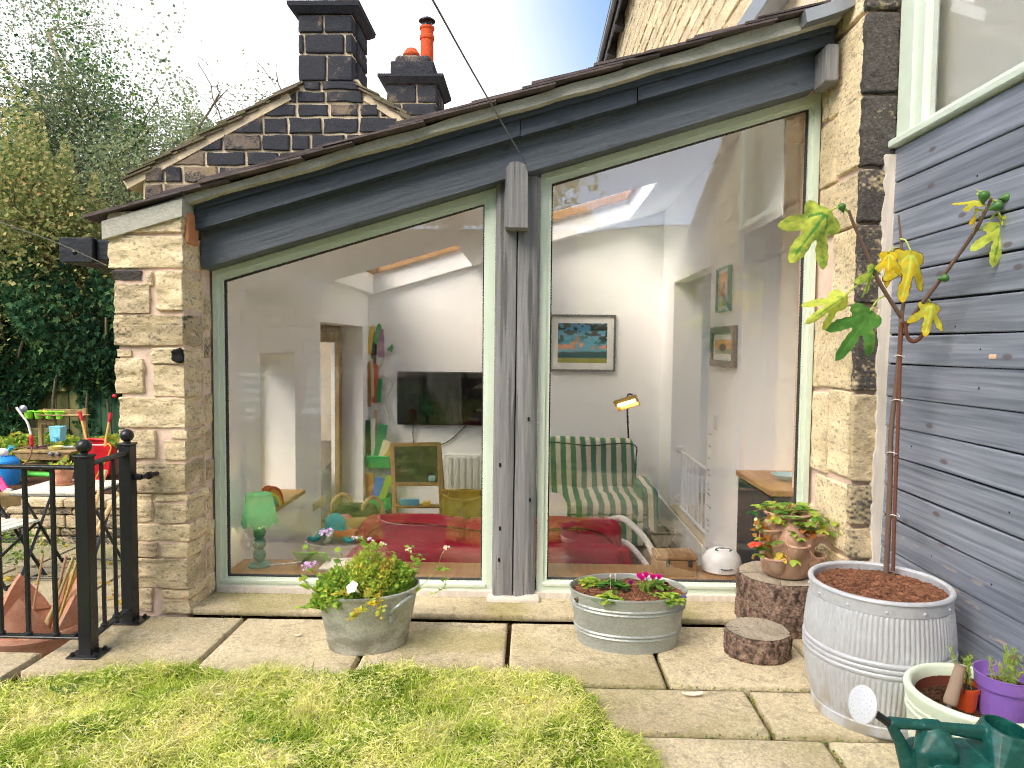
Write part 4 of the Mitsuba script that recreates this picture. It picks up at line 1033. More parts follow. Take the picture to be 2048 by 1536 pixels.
solo('grass', 'freshly cut lawn grass with pale clippings lying on it', 'grass', (v, f), 'grass_blade', False, kind='stuff', uv=np.vstack([A[2], B[2], C_[2]]))
J = []                                      # moss and grass in the paving joints
for (xa, ya), (xb, yb), n_ in (((-.05, 3.04), (1.78, 3.04), 500), ((.3, 2.657), (1.3, 2.657), 420), ((.965, 2.67), (.965, 3.03), 160), ((1.148, 2.3), (1.148, 2.64), 200), ((-1.545, 3.1), (-1.545, 3.3), 40), ((.632, 3.05), (.632, 3.3), 50), ((-1.7, 3.742), (1.0, 3.742), 160)):
    t = rg_.uniform(0, 1, n_) ** 1.2; J.append(np.stack([xa + (xb - xa) * t + rg_.normal(size=n_) * .006, ya + (yb - ya) * t + rg_.normal(size=n_) * .006, rg_.uniform(-.02, .004, n_)], 1))
J = np.vstack(J); v, f, uv = leaves(J[rg_.uniform(size=len(J)) < .5], .009, rg_, lambda r, n: np.clip(r.normal(.4, .2, n), 0, 1), (.1, .5))
solo('joint_moss', 'moss and small weeds in the joints of the paving', 'moss', (v, f), 'leaf', False, kind='stuff', uv=uv)
for k, (px, py, s, a, tone, lab) in enumerate(((132, 1377, .055, .4, .12, 'broad dark green leaf fallen on the lawn, left'), (537, 1478, .05, .9, .2, 'dull grey green leaf lying on the lawn below the left tub'), (955, 1470, .03, 2.0, .75, 'small pale leaf on the lawn near the middle'), (1052, 1405, .03, 1.2, .7, 'small cream leaf on the lawn edge'), (400, 1420, .035, .1, .45, 'light leaf half sunk in the clippings'))):
    q = onz(px, py, .035)
    ring = [(s * math.cos(t) * 1.1, s * .55 * math.sin(t) * (1 - .3 * math.cos(t)), .006 * math.cos(2 * t)) for t in np.linspace(0, 6.283, 17)[:-1]]
    mm = mv((np.array(ring + [(0, 0, -.004)]), np.array([[i, (i + 1) % 16, 16] for i in range(16)])), q, rz(a) @ ry(.2))
    solo('fallen_leaf', lab, 'leaf', mm, 'leaf', False, uv=(tone, .8))
for k, (px, py, s, a, lab) in enumerate(((594, 1270, .022, .3, 'small white dry leaf on the paving left of the left tub'), (1385, 1388, .045, .1, 'pale curled leaf on the paving below the right tub'))):
    q = onz(px, py, .012)
    ring = [(s * math.cos(t) * 1.1, s * .35 * math.sin(t), .004 * math.cos(2 * t) + .004) for t in np.linspace(0, 6.283, 13)[:-1]]
    mm = mv((np.array(ring + [(0, 0, 0)]), np.array([[i, (i + 1) % 12, 12] for i in range(12)])), q, rz(a))
    solo('fallen_leaf', lab, 'leaf', mm, ('matt', lin(226, 216, 196)), False)
# mirrored: dry stone wall
bw = thing('boundary_wall', 'tall dry stone boundary wall across the lawn, mirrored in the panes', 'wall')
put('core', bx(-9, 4, -4.9, -4.5, -.2, 1.9), ('matt', (.03, .03, .03)), 40, parent=bw)
z = 0.0; rb = np.random.default_rng(4)
while z < 1.85:
    h = rb.uniform(.14, .26); x = -8
    while x < 3.4:
        L = rb.uniform(.25, .6)
        put('stone', rblock((x + L / 2, -4.48, z + h / 2), (L / 2 - .012, .08, h / 2 - .012), .03, .07, .014, (8, 8, 12), int(x * 100) % 90, 10), 'stone', True, parent=bw, uv=(rb.uniform(.3, .9), rb.uniform(.1, .5)))
        x += L
    z += h
x = -8
while x < 3.4:
    L = rb.uniform(.12, .22); h = rb.uniform(.22, .36)
    put('coping', rblock((x + L / 2, -4.65, 1.86 + h / 2), (L / 2 - .006, .2, h / 2), .03, .07, .012, (8, 8, 12), int(x * 100) % 90, 8), 'stone', True, parent=bw, uv=(rb.uniform(.3, .7), rb.uniform(.2, .6)))
    x += L
# mirrored: shed with white boards and a corrugated roof
sh = thing('shed', 'long white boarded shed with corrugated roof, mirrored in the panes', 'shed')
for k in range(12):
    put('board', bx(-11, 1.0, -7.0 - .01, -6.97, 1.5 + k * .21, 1.5 + k * .21 + .205, .006), 'white_board', 40, parent=sh)
put('core', bx(-11, 1.0, -11, -7.01, .8, 4.0), ('matt', lin(120, 110, 100)), 40, parent=sh)
xs = np.linspace(-2.4, 1.5, 260); ysr = np.array([-6.6, -11.2])
v = np.array([[(x, y, 4.0 + (-6.6 - y) * .28 + .035 * math.sin(x * 40)) for y in ysr] for x in xs]).reshape(-1, 3)
i = np.arange(259)
put('roof', (v, np.vstack([np.stack([2 * i, 2 * i + 1, 2 * i + 3], 1), np.stack([2 * i, 2 * i + 3, 2 * i + 2], 1)])), ('matt', lin(140, 132, 118)), True, parent=sh)
put('window', bx(-6.2, -5.3, -6.98, -6.95, 2.3, 2.75), ('gloss', (.08, .1, .06)), 40, parent=sh)
# mirrored: the big trunk and a bush, deckchairs
tk = thing('garden_tree', 'big forked tree trunk on the lawn, mirrored in the left pane', 'tree')
tb = np.array([-1.52, -3.9, -.05])
tr = [tube(curve([tb, tb + [.03, 0, .9], tb + [.02, 0, 1.8], tb + [.1, -.05, 3.0], tb + [.2, -.1, 4.6]], 22), np.interp(np.linspace(0, 1, 22), [0, .1, .4, 1], [.40, .32, .27, .2]), 20),
      tube(curve([tb + [0, 0, 1.35], tb + [-.45, .05, 2.0], tb + [-.75, .1, 2.9], tb + [-1.3, 0, 4.4]], 14), np.linspace(.2, .1, 14), 14)]
m = cat(tr); m = (m[0] + .03 * (np.stack([meshkit.fbm(m[0] * [9, 9, 3] + k * 3, 3, k) for k in range(3)], -1) - .5), m[1])
put('trunk', m, 'pale_bark', True, parent=tk)
rs = np.random.default_rng(55); out, tips = [], []
for a in range(5): branches(tb + [.2 - (a % 2) * 1.4, -.1, 4.4], (math.cos(a * 1.3), math.sin(a * 1.3) - .4, .7), 1.8, .09, 3, rs, out, tips)
put('limb', cat(out), 'tree_bark', True, parent=tk)
tp = np.vstack(tips); P = tp[rs.integers(0, len(tp), 9000)] + rs.normal(size=(9000, 3)) * .25
v, f, uv = leaves(P, .14, rs, sparse)
put('crown', (v, f), 'leaf', False, parent=tk, uv=uv, kind='stuff')
def bush(label, c, r, n, tone, seed, sz=.07):
    rs = np.random.default_rng(seed)
    u = rs.normal(size=(n, 3)); u /= np.linalg.norm(u, axis=1, keepdims=True); u[:, 2] = np.abs(u[:, 2])
    P = np.array(c) + u * np.array(r) * rs.uniform(.55, 1.0, (n, 1)) * (.8 + .4 * meshkit.fbm(u * 3, 2, seed))[:, None]
    v, f, uv = leaves(P, sz, rs, tone, aspect=.35)
    t = thing('bush', label, 'bush')
    put('foliage', (v, f), 'leaf', False, parent=t, uv=uv, kind='stuff')
    put('stem', cat([tube([np.array(c) + [0, 0, -.05], np.array(c) + u[k] * np.array(r) * .7], [.02, .008], 5, False) for k in range(14)]), 'tree_bark', True, parent=t)
bush('dark clipped bush beside the big trunk, mirrored in the left pane', (-2.1, -3.7, 0), (.75, .6, .85), 7000, dgreen, 3)
bush('loose shrub behind the boundary wall, mirrored in the left pane', (-5.2, -5.9, .9), (1.2, .6, 1.7), 5000, dgreen, 5, .1)
bush('yellow green bush behind the boundary wall, mirrored top left', (-3.6, -6.2, .9), (1.0, .5, 2.2), 4500, sparse, 6, .1)
def f_deck(p, n, uv): return mix(lin(236, 236, 226), lin(78, 150, 100), smoothstep(.45, .5, dr.abs(uv.y * 5 - dr.floor(uv.y * 5) - .5) * 2 - .0))
mat('deck_fabric', pr(proc(f_deck), .9, .2))
for k, (x, y) in enumerate(((-3.3, -2.5), (-4.5, -2.6))):
    d = thing('deckchair', ('green and white striped deckchair, right one of the mirrored pair', 'green and white striped deckchair, left one of the mirrored pair')[k], 'deckchair')
    c = curve([(0, .55, .42), (0, .35, .30), (0, .05, .34), (0, -.25, .72), (0, -.42, 1.06)], 18)
    v = np.array([[(x + s, y + q[1], q[2]) for s in (-.26, .26)] for q in c]).reshape(-1, 3); i = np.arange(17)
    uv = np.array([[(0, t), (1, t)] for t in np.linspace(0, 1, 18)]).reshape(-1, 2) * [1, 2.2]
    put('sling', (v, np.vstack([np.stack([2 * i, 2 * i + 1, 2 * i + 3], 1), np.stack([2 * i, 2 * i + 3, 2 * i + 2], 1)])), 'deck_fabric', True, parent=d, uv=uv)
    for s in (-.28, .28):
        put('rail', tube([(x + s, y + .6, .02), (x + s, y - .44, 1.1)], .018, 8), 'oak', 40, parent=d, uv=(.6, .2))
        put('leg', tube([(x + s * 1.1, y - .5, .02), (x + s * 1.1, y + .58, .48)], .018, 8), 'oak', 40, parent=d, uv=(.5, .2))
# mirrored: hillside
hv = []
for x in np.linspace(-160, 160, 41):
    for y, z in ((-14, .3), (-40, 4), (-80, 12), (-130, 22), (-180, 26)): hv.append((x, y, z + 3.5 * math.sin(x * .05) * (y < -50) - .0))
hv = np.array(hv); i, j = np.meshgrid(np.arange(40), np.arange(4), indexing='ij'); i, j = i.ravel(), j.ravel()
struct('hill', (hv, np.vstack([np.stack([i * 5 + j, (i + 1) * 5 + j, (i + 1) * 5 + j + 1], 1), np.stack([i * 5 + j, (i + 1) * 5 + j + 1, i * 5 + j + 1], 1)])), ('matt', lin(120, 126, 80)), True)
# ---------------------------------------------------------------- the room behind the glass
FZ, BY, LX, RX = -.48, 8.05, XL, 1.50
struct('room_floor', bx(-2.3, 2.7, 4.1, 8.6, FZ - .1, FZ, .002), 'dark_floor')
struct('back_wall', bx(-2.3, 2.7, BY, BY + .3, FZ, 3.4, .002), 'plaster')
def lwall(y0, y1, z0, z1): return bx(LX - .36, LX, y0, y1, z0, z1, .001)
struct('left_wall', cat([lwall(4.30, 4.80, FZ, 2.12), lwall(4.80, 5.52, FZ, .31), lwall(4.80, 5.52, 1.43, 2.12), lwall(5.52, 6.2, FZ, 2.12), lwall(6.2, 7.78, 1.70, 2.12), lwall(7.78, BY, FZ, 2.12), bx(LX - .34, LX, 4.17, 4.3, FZ, 2.10, .001)]), 'plaster')
struct('low_wall', bx(LX, 2.1, 4.14, 4.17, FZ, .08, .001), 'plaster')
LZ = -.17
struct('right_wall', cat([bx(RX, RX + .14, 5.02, 5.92, FZ, 3.3, .001), bx(RX, RX + .3, 7.42, BY, FZ, 3.3, .001), bx(RX, RX + .14, 5.92, 7.42, 2.18, 3.3, .001), bx(RX, RX + .012, 4.3, 5.02, 2.3, 3.3, .001),
                          bx(RX + .14, 2.2, 5.02, 5.10, FZ, 3.0, .001), bx(2.1, 2.2, 4.3, 5.02, FZ, 3.0, .001), bx(2.6, 2.7, 5.1, 5.5, FZ, 3.0, .001), bx(2.6, 2.7, 5.5, 7.95, FZ, .35, .001), bx(2.6, 2.7, 5.5, 7.95, 2.3, 3.0, .001), bx(2.6, 2.7, 7.95, 8.05, FZ, 3.0, .001)]), 'plaster')
lwn = thing('landing_window', 'wide white framed window lighting the landing beyond the stair gate', 'window')
put('frame', cat([bx(2.62, 2.68, 5.5, 5.56, .35, 2.3), bx(2.62, 2.68, 7.89, 7.95, .35, 2.3), bx(2.62, 2.68, 5.56, 7.89, .35, .41), bx(2.62, 2.68, 5.56, 7.89, 2.24, 2.3), bx(2.62, 2.68, 6.69, 6.75, .41, 2.24)]), 'sage_paint', 40, parent=lwn)
put('pane', (np.array([(2.65, 5.56, .41), (2.65, 7.89, .41), (2.65, 7.89, 2.24), (2.65, 5.56, 2.24)]), np.array([[0, 1, 2], [0, 2, 3]])), 'single_glass', False, parent=lwn)
struct('landing', bx(RX + .001, 2.6, 5.11, BY, FZ, LZ, .003), 'beige_floor')
struct('landing_ceiling', bx(RX + .14, 2.7, 5.1, BY, 2.45, 2.5, .001), 'plaster')
put('skirting', bx(RX - .018, RX - .001, 5.93, BY, FZ, LZ - .02, .002), ('paint', lin(238, 238, 232)), 40, parent='landing')
put('skirting', bx(2.58, 2.6, 5.12, BY, LZ, LZ + .13, .002), ('paint', lin(238, 238, 232)), 40, parent='landing')
solo('window_board', 'brown oak window board inside along the foot of both panes', 'sill', cat([bx(-1.86, -.2, 4.155, 4.47, .055, .092, .004), bx(.03, 1.62, 4.155, 4.47, .062, .10, .004)]), 'oak', 40, uv=(.25, .1))
# deep window reveal with oak ledge
solo('oak_ledge', 'oak shelf board in the deep reveal of the left wall, under the rainbow', 'shelf', bx(-2.2, LX + .085, 4.74, 5.50, .305, .34, .006), 'oak', 40, uv=(.8, .3))
nw = thing('reveal_window', 'narrow white window in the deep reveal of the left wall', 'window')
put('frame', cat([bx(-2.2, -2.15, 4.8, 4.86, .34, 1.43), bx(-2.2, -2.15, 5.46, 5.52, .34, 1.43), bx(-2.2, -2.15, 4.86, 5.46, 1.37, 1.43)]), 'sage_paint', 40, parent=nw)
put('pane', (np.array([(-2.17, 4.86, .34), (-2.17, 5.46, .34), (-2.17, 5.46, 1.37), (-2.17, 4.86, 1.37)]), np.array([[0, 1, 2], [0, 2, 3]])), 'single_glass', False, parent=nw)
gd = thing('glazed_door', 'tall timber framed glazed door in the left wall with lever handle', 'door')
def dfr(y0, y1, z0, z1, x=-2.14): return bx(x, x + .055, y0, y1, z0, z1, .005)
put('frame', cat([dfr(6.2, 6.27, FZ, 1.70, -2.17), dfr(7.71, 7.78, FZ, 1.70, -2.17), dfr(6.27, 7.71, 1.63, 1.70, -2.17)]), 'rough_timber', 40, parent=gd, uv=(.7, 0))
put('stile', dfr(6.27, 6.38, FZ, 1.63), 'rough_timber', 40, parent=gd, uv=(.6, 0))
put('stile', dfr(7.60, 7.71, FZ, 1.63), 'rough_timber', 40, parent=gd, uv=(.5, 0))
put('rail', dfr(6.38, 7.60, 1.52, 1.63), 'rough_timber', 40, parent=gd, uv=(.55, 0))
put('rail', dfr(6.38, 7.60, FZ, FZ + .12), 'rough_timber', 40, parent=gd, uv=(.55, 0))
put('pane', (np.array([(-2.11, 6.38, FZ + .12), (-2.11, 7.6, FZ + .12), (-2.11, 7.6, 1.52), (-2.11, 6.38, 1.52)]), np.array([[0, 1, 2], [0, 2, 3]])), 'single_glass', False, parent=gd)
put('handle', cat([tube([(-2.085, 6.33, .5), (-2.04, 6.33, .5)], .009, 8), tube([(-2.045, 6.33, .5), (-2.045, 6.45, .505)], .008, 8), bx(-2.086, -2.08, 6.31, 6.35, .42, .58)]), 'lead', 40, parent=gd)

# table lamp, lit
lp = np.array([-1.702, 4.33, .092])
tl = thing('table_lamp', 'lit table lamp with green bobbin base and scalloped green shade', 'lamp')
pr_ = [(.07, 0), (.072, .01), (.06, .022), (.02, .03)]
for k in range(3):
    for t in np.linspace(0, math.pi, 9): pr_.append((.016 + .023 * math.sin(t), .035 + .072 * k + .036 * (1 - math.cos(t))))
pr_ += [(.012, .255), (.012, .275), (0.001, .276)]
put('base', lathe(pr_, 30, lp), ('gloss', lin(64, 132, 112)), 40, parent=tl)
def scal(a, row): return 0.0
n = 96; a = np.arange(n) * 2 * np.pi / n
zs2 = np.linspace(0, 1, 10)
rings = [np.stack([lp[0] + (.112 - .034 * t) * np.cos(a), lp[1] + (.112 - .034 * t) * np.sin(a), lp[2] + .462 - (1 - t) * (.19 + .012 * np.cos(a * 9)) + 0 * a], 1) for t in zs2]
v = np.vstack(rings); i, j = np.meshgrid(np.arange(9), np.arange(n), indexing='ij'); i, j = i.ravel(), j.ravel(); k_ = (j + 1) % n
sf = np.vstack([np.stack([i * n + j, i * n + k_, (i + 1) * n + k_], 1), np.stack([i * n + j, (i + 1) * n + k_, (i + 1) * n + j], 1)])
def f_shade(p, n, uv): return mi.Color3f(lin(96, 164, 140)) * (.9 + .2 * noise(p.x * 260, p.y * 260, p.z * 260))
scene['shade_fabric'] = {'type': 'principledthin', 'base_color': proc(f_shade), 'roughness': .8, 'diff_trans': .7, 'spec_trans': 0.0}
put('shade', (v, sf), 'shade_fabric', True, parent=tl)
put('bulb', mv(tm(trimesh.creation.icosphere(2, .028)), lp + [0, 0, .36]), ('matt', (.8, .8, .8)), True, parent=tl, emitter={'type': 'area', 'radiance': {'type': 'rgb', 'value': [4.5, 3.2, 1.7]}})
put('cable', tube(curve([lp + [.07, -.01, .01], lp + [.12, .0, .012], lp + [.17, .03, .008], lp + [.25, .06, .012]], 14), .004, 6), ('paint', (.8, .8, .78)), 40, parent=tl)
# wooden rainbow
rb_ = thing('rainbow_stack', 'small wooden rainbow of nested painted arches on the oak ledge', 'toy')
rc0 = np.array([-1.845, 4.90, .34])
for k, c in enumerate(((196, 52, 42), (226, 130, 46), (232, 206, 78), (86, 156, 74), (44, 122, 168), (176, 128, 168))):
    ro, ri = .098 - .0155 * k, .098 - .0155 * (k + 1) + .001
    t = np.linspace(0, math.pi, 25)
    ring = [(ro * math.cos(x), ro * 1.5 * math.sin(x)) for x in t] + [(max(ri, .0) * math.cos(x), max(ri, 0) * 1.5 * math.sin(x)) for x in t[::-1]]
    if k == 5: ring = [(ro * math.cos(x), ro * 1.5 * math.sin(x)) for x in t]
    m = poly(ring, -.03, .03)
    put('arch', mv(m, rc0, rz(1.05)), ('matt', lin(*c)), 30, parent=rb_)
# papers and folder on the board
bk = thing('papers', 'pile of papers and a green folder lying on the window board', 'papers')
for k, (c, w) in enumerate((((90, 150, 190), .12), ((230, 226, 214), .14), ((214, 120, 70), .1), ((236, 232, 222), .13))):
    put('sheet', mv(bx(-w, w, -.09, .09, 0, .007), (-1.18 + .02 * k, 4.34, .093 + .0085 * k), rz(.1 * k - .1)), ('matt', lin(*c)), 40, parent=bk)
put('folder', mv(bx(-.11, .11, -.003, .003, -.09, .09), (-1.38, 4.38, .135), rx(.9) @ rz(.0)), ('paint', lin(110, 190, 70)), 40, parent=bk)

# red sofa seen from behind
so = thing('red_sofa', 'raspberry red velvet sofa seen from behind under the window', 'sofa')
def cush(name, c, h, r, par, matl='red_velvet', M=None, amp=.012, cell=.03, seed=1, uv=None, low=.03, lab=None):
    m = rblock((0, 0, 0), h, r, cell, 0, seed=seed, low=0)
    v = m[0] + (np.stack([meshkit.noise(m[0] * 4.5 + k * 7.7 + seed, seed + k) for k in range(3)], -1) - .5) * 2 * low
    return put(name, mv((v, m[1]), c, M), matl, True, parent=par, uv=uv, label=lab)
cush('back', (-.27, 4.72, -.16), (.90, .10, .31), .06, so, seed=3, low=.012)
cush('base', (-.27, 5.15, -.33), (.93, .45, .14), .05, so, seed=4, low=.01)
# wavy top roll of loose back cushions
for x, w, s, zc_ in ((-.80, .40, 5, .155), (-.05, .42, 6, .148), (.32, .34, 7, .16)):
    cush('back_cushion', (x, 4.86, zc_), (w, .12, .14), .10, so, M=rx(-.18), seed=s, low=.03)
cush('arm', (-1.17, 5.1, -.20), (.14, .42, .28), .10, so, seed=8, low=.02, M=ry(.18))
cush('arm', (.62, 5.1, -.20), (.14, .42, .28), .10, so, seed=9, low=.02, M=ry(-.25))
cush('throw', (.66, 4.74, -.14), (.10, .05, .27), .04, so, seed=10, low=.02, M=ry(-.28), lab='brighter red throw over the sofa corner')
put('piping', cat([tube(curve([(-1.16, 4.742, .02), (-1.1, 4.735, .19), (-.95, 4.73, .272), (-.6, 4.73, .262), (-.3, 4.73, .225)], 30), .006, 6), tube(curve([(.0, 4.73, .232), (.3, 4.73, .262), (.5, 4.735, .225), (.6, 4.75, .12), (.61, 4.75, .0)], 30), .006, 6)]), ('matt', lin(90, 14, 30)), 40, parent=so)
# striped armchair
ac = thing('striped_armchair', 'wide green and cream striped armchair against the back wall', 'armchair')
cush('back', (.665, 7.62, .15), (.49, .15, .36), .11, ac, 'stripe_fabric', M=rx(-.16), seed=2, low=.02)
cush('seat_cushion', (.665, 7.10, -.09), (.47, .40, .10), .07, ac, 'stripe_fabric', seed=4, low=.02)
cush('base', (.665, 7.15, -.30), (.50, .40, .15), .05, ac, 'stripe_fabric', seed=5, low=.01)
for s in (-1, 1):
    cush('arm', (.665 + s * .53, 7.2, -.12), (.085, .42, .24), .075, ac, 'stripe_fabric', seed=6 + s, low=.012)
    for y in (6.85, 7.5):
        put('leg', bx(.665 + s * .5 - .025, .665 + s * .5 + .025, y - .025, y + .025, FZ, FZ + .06), ('matt', (.02, .02, .02)), 40, parent=ac)
put('piping', cat([tube(curve([(.19, 7.5, -.1), (.19, 7.44, .3), (.21, 7.41, .47), (.4, 7.41, .47), (.66, 7.42, .45), (.9, 7.41, .475), (1.12, 7.41, .46), (1.14, 7.45, .3), (1.14, 7.5, -.05)], 50), .007, 6), tube(curve([(.2, 6.71, -.115), (.66, 6.69, -.12), (1.13, 6.71, -.115)], 20), .007, 6), tube(curve([(.17, 6.755, -.195), (.66, 6.75, -.2), (1.16, 6.755, -.195)], 20), .007, 6)]), ('matt', lin(56, 92, 70)), 40, parent=ac)
wc = thing('white_chair', 'small white chair with rounded back in front of the striped armchair', 'chair')
ring = [(-.12, -.3)] + [(-.12 + .0, .02)] + [(.12 * math.cos(t), .02 + .13 * math.sin(t)) for t in np.linspace(math.pi, 0, 17)] + [(.12, -.3)]
put('backrest', mv(poly(ring, -.015, .015), (.20, 5.75, .14), rx(.06)), ('paint', lin(238, 236, 230)), 30, parent=wc)
put('seat', mv(bx(-.16, .16, 0, .3, -.02, .02, .01), (.16, 5.76, -.16)), ('paint', lin(236, 234, 228)), 40, parent=wc)
for sx, sy in ((-.13, .03), (.13, .03), (-.13, .27), (.13, .27)):
    put('leg', tube([(.16 + sx, 5.76 + sy, FZ), (.16 + sx * .9, 5.76 + sy, -.17)], .014, 8), 'oak', 40, parent=wc, uv=(.7, .2))
# floor lamp in brass, lit
fl_ = thing('floor_lamp', 'black floor lamp with lit brass half round shade behind the armchair', 'lamp')
put('stand', tube(curve([(1.12, 7.82, FZ), (1.115, 7.82, .3), (1.09, 7.8, .75), (1.075, 7.72, .96), (1.11, 7.62, .99)], 30), .010, 8), ('paint', (.02, .02, .022)), 40, parent=fl_)
put('foot', lathe([(0, .03), (.11, .028), (.12, .01), (.12, 0)], 30, (1.12, 7.82, FZ)), ('paint', (.02, .02, .022)), 40, parent=fl_)
t = np.linspace(0, math.pi, 13)
ringh = [(.075 * math.cos(x), .065 * math.sin(x)) for x in t] + [(.07 * math.cos(x), .06 * math.sin(x)) for x in t[::-1]]
mm = poly(ringh, -.12, .12); M = rz(math.pi / 2 - .35) @ rx(.0)
hd = np.array([1.045, 7.56, .89])
Mh = ry(-.35) @ rz(math.pi / 2 - .3) @ ry(.95)
put('shade', mv(mm, hd, Mh), 'brass', 30, parent=fl_)
put('shade_end', mv(cat([poly(ringh[:13], -.125, -.12), poly(ringh[:13], .12, .125)]), hd, Mh), 'brass', 30, parent=fl_)
put('tube_bulb', mv(tube([(0, -.10, .012), (0, .10, .012)], .017, 10), hd, Mh), ('matt', (.8, .8, .8)), 40, parent=fl_, emitter={'type': 'area', 'radiance': {'type': 'rgb', 'value': [1.1, .95, .62]}})
# television
tv = thing('television', 'black wall mounted television on the back wall, left of the post', 'television')
q0, q1 = ony(795, 848, 7.96), ony(795, 744, 7.96)
put('screen', bx(q0[0], -.42, 7.955, 7.965, q0[2], q1[2], .003), 'dark_screen', 40, parent=tv)
put('bezel', bx(q0[0] - .006, -.414, 7.9655, 8.0, q0[2] - .006, q1[2] + .006, .004), ('paint', (.012, .012, .014)), 40, parent=tv)
put('cable', cat([tube(curve([(-1.34, 7.99, q0[2]), (-1.345, 8.03, q0[2] - .18), (-1.32, 8.03, q0[2] - .26), (-1.22, 8.03, q0[2] - .25)], 16), .006, 6), tube(curve([(-.72, 7.99, q0[2]), (-.82, 8.03, q0[2] - .1), (-.95, 8.03, q0[2] - .21), (-1.1, 8.03, q0[2] - .26)], 16), .006, 6)]), ('paint', (.02, .02, .02)), 40, parent=tv)
# radiator
ra = thing('radiator', 'white panel radiator on the back wall behind the yellow basket', 'radiator')
put('panel', bx(-1.0, -.3, 7.985, 8.03, -.38, .25, .01), ('paint', lin(232, 234, 228)), 40, parent=ra)
for k in range(9):
    x = -.94 + k * .075
    put('fin', bx(x, x + .055, 7.955, 7.984, -.34, .22, .012), ('paint', lin(236, 238, 232)), 40, parent=ra)
# chalkboard easel
ea = thing('easel', 'child wooden easel with black chalkboard in front of the radiator', 'easel')
def ep(px, py, y=7.3): return ony(px, py, y)
A1, A2, B1, B2 = ep(780, 890), ep(875, 888), ep(790, 1045), ep(884, 1045)
A1[1] = A2[1] = 7.42
def bar(a, b, w=.02, par=ea, name='leg', m='oak', tone=.7, y=None):
    a, b = np.array(a, float), np.array(b, float)
    d = b - a; L = np.linalg.norm(d); d /= L
    s = np.cross(d, [0, 1, 0]); s /= np.linalg.norm(s); o = np.cross(s, d)
    M = np.stack([s, o, d], 1)
    return put(name, mv(bx(-w, w, -w * .6, w * .6, 0, L, .003), a, M), m, 40, parent=par, uv=(tone, .2))
down = lambda a, b: a + (b - a) * ((a[2] - FZ) / (a[2] - b[2]))
bar(A1, down(A1, B1), .022); bar(A2, down(A2, B2), .022)
bar(A1 + [0, .03, -.02], (A1[0] - .03, 7.78, FZ), .02, tone=.4); bar(A2 + [0, .03, -.02], (A2[0] + .03, 7.78, FZ), .02, tone=.4)
def lerp(a, b, t): return a + (b - a) * t
bar(A1 + [0, -.005, -.015], A2 + [0, -.005, -.015], .02, name='rail'); tl_ = .52; tm_ = .80
C1, C2 = lerp(A1, B1, tl_), lerp(A2, B2, tl_); bar(C1, C2, .02, name='rail')
D1, D2 = lerp(A1, B1, tm_), lerp(A2, B2, tm_); bar(D1, D2, .018, name='rail')
off = np.array([0, -.004, 0])
put('chalkboard', hull([A1 + off, A2 + off, C1 + off, C2 + off, A1 + [0, .01, 0], A2 + [0, .01, 0], C1 + [0, .01, 0], C2 + [0, .01, 0]]), 'slate_board', False, parent=ea)
put('tray', bx(D1[0], D2[0], D1[1] - .02, D1[1] + .1, D1[2], D1[2] + .015), 'oak', 40, parent=ea, uv=(.5, .3))
put('duster', rblock(C2 + [-.09, -.02, .06], (.035, .02, .03), .012, .012), ('matt', lin(150, 206, 210)), True, parent=ea, label='pale blue board eraser')
put('chalk_box', bx(D1[0] + .06, D1[0] + .26, D1[1] - .015, D1[1] + .04, D1[2] + .016, D1[2] + .08), ('paint', lin(70, 150, 190)), 40, parent=ea)
put('chalk_box', bx(D1[0] + .30, D1[0] + .38, D1[1] - .015, D1[1] + .04, D1[2] + .016, D1[2] + .06), ('paint', lin(220, 190, 70)), 40, parent=ea)
# yellow lion basket
lb = thing('lion_basket', 'yellow woven storage basket with a sleepy lion face', 'basket')
lc = np.array([-.66, 7.12, FZ])
put('body', lathe([(.17, 0), (.2, .02), (.225, .25), (.235, .46), (.228, .46), (.215, .25), (.18, .04)], 40, lc, ribs=lambda a_, i: .004 * math.sin(a_ * 3)), ('matt', lin(196, 158, 44)), 40, parent=lb)
put('rim', mv(tube([(.232 * math.cos(t), .232 * math.sin(t), .455 + .015 * math.cos(t * 2)) for t in np.linspace(0, 6.283, 40)], .012, 8), lc), ('matt', lin(214, 180, 70)), True, parent=lb)
for s in (-1, 1):
    put('ear', mv(lathe([(0.001, .02), (.03, .016), (.042, 0), (.03, -.016), (.001, -.02)], 18), lc + [s * .20, -.08, .48], rx(math.pi / 2)), ('matt', lin(176, 130, 44)), True, parent=lb)
    put('closed_eye', tube(curve([lc + [s * .10 - .035, -.222, .265], lc + [s * .10, -.226, .245], lc + [s * .10 + .035, -.222, .265]], 8), .005, 5), ('matt', lin(70, 52, 30)), 40, parent=lb)
put('muzzle', hull([lc + [-.05, -.235, .36], lc + [.05, -.235, .36], lc + [.022, -.238, .16], lc + [-.022, -.238, .16], lc + [0, -.215, .3]]), ('matt', lin(160, 120, 50)), 40, parent=lb)
put('nose', hull([lc + [-.035, -.242, .165], lc + [.035, -.242, .165], lc + [0, -.244, .13], lc + [0, -.225, .15]]), ('matt', lin(52, 56, 34)), 40, parent=lb)
put('mouth', cat([tube([lc + [0, -.242, .13], lc + [0, -.240, .085]], .004, 5), tube(curve([lc + [-.04, -.234, .09], lc + [-.02, -.238, .075], lc + [0, -.24, .088], lc + [.02, -.238, .075], lc + [.04, -.234, .09]], 12), .004, 5)]), ('matt', lin(62, 48, 30)), 40, parent=lb)
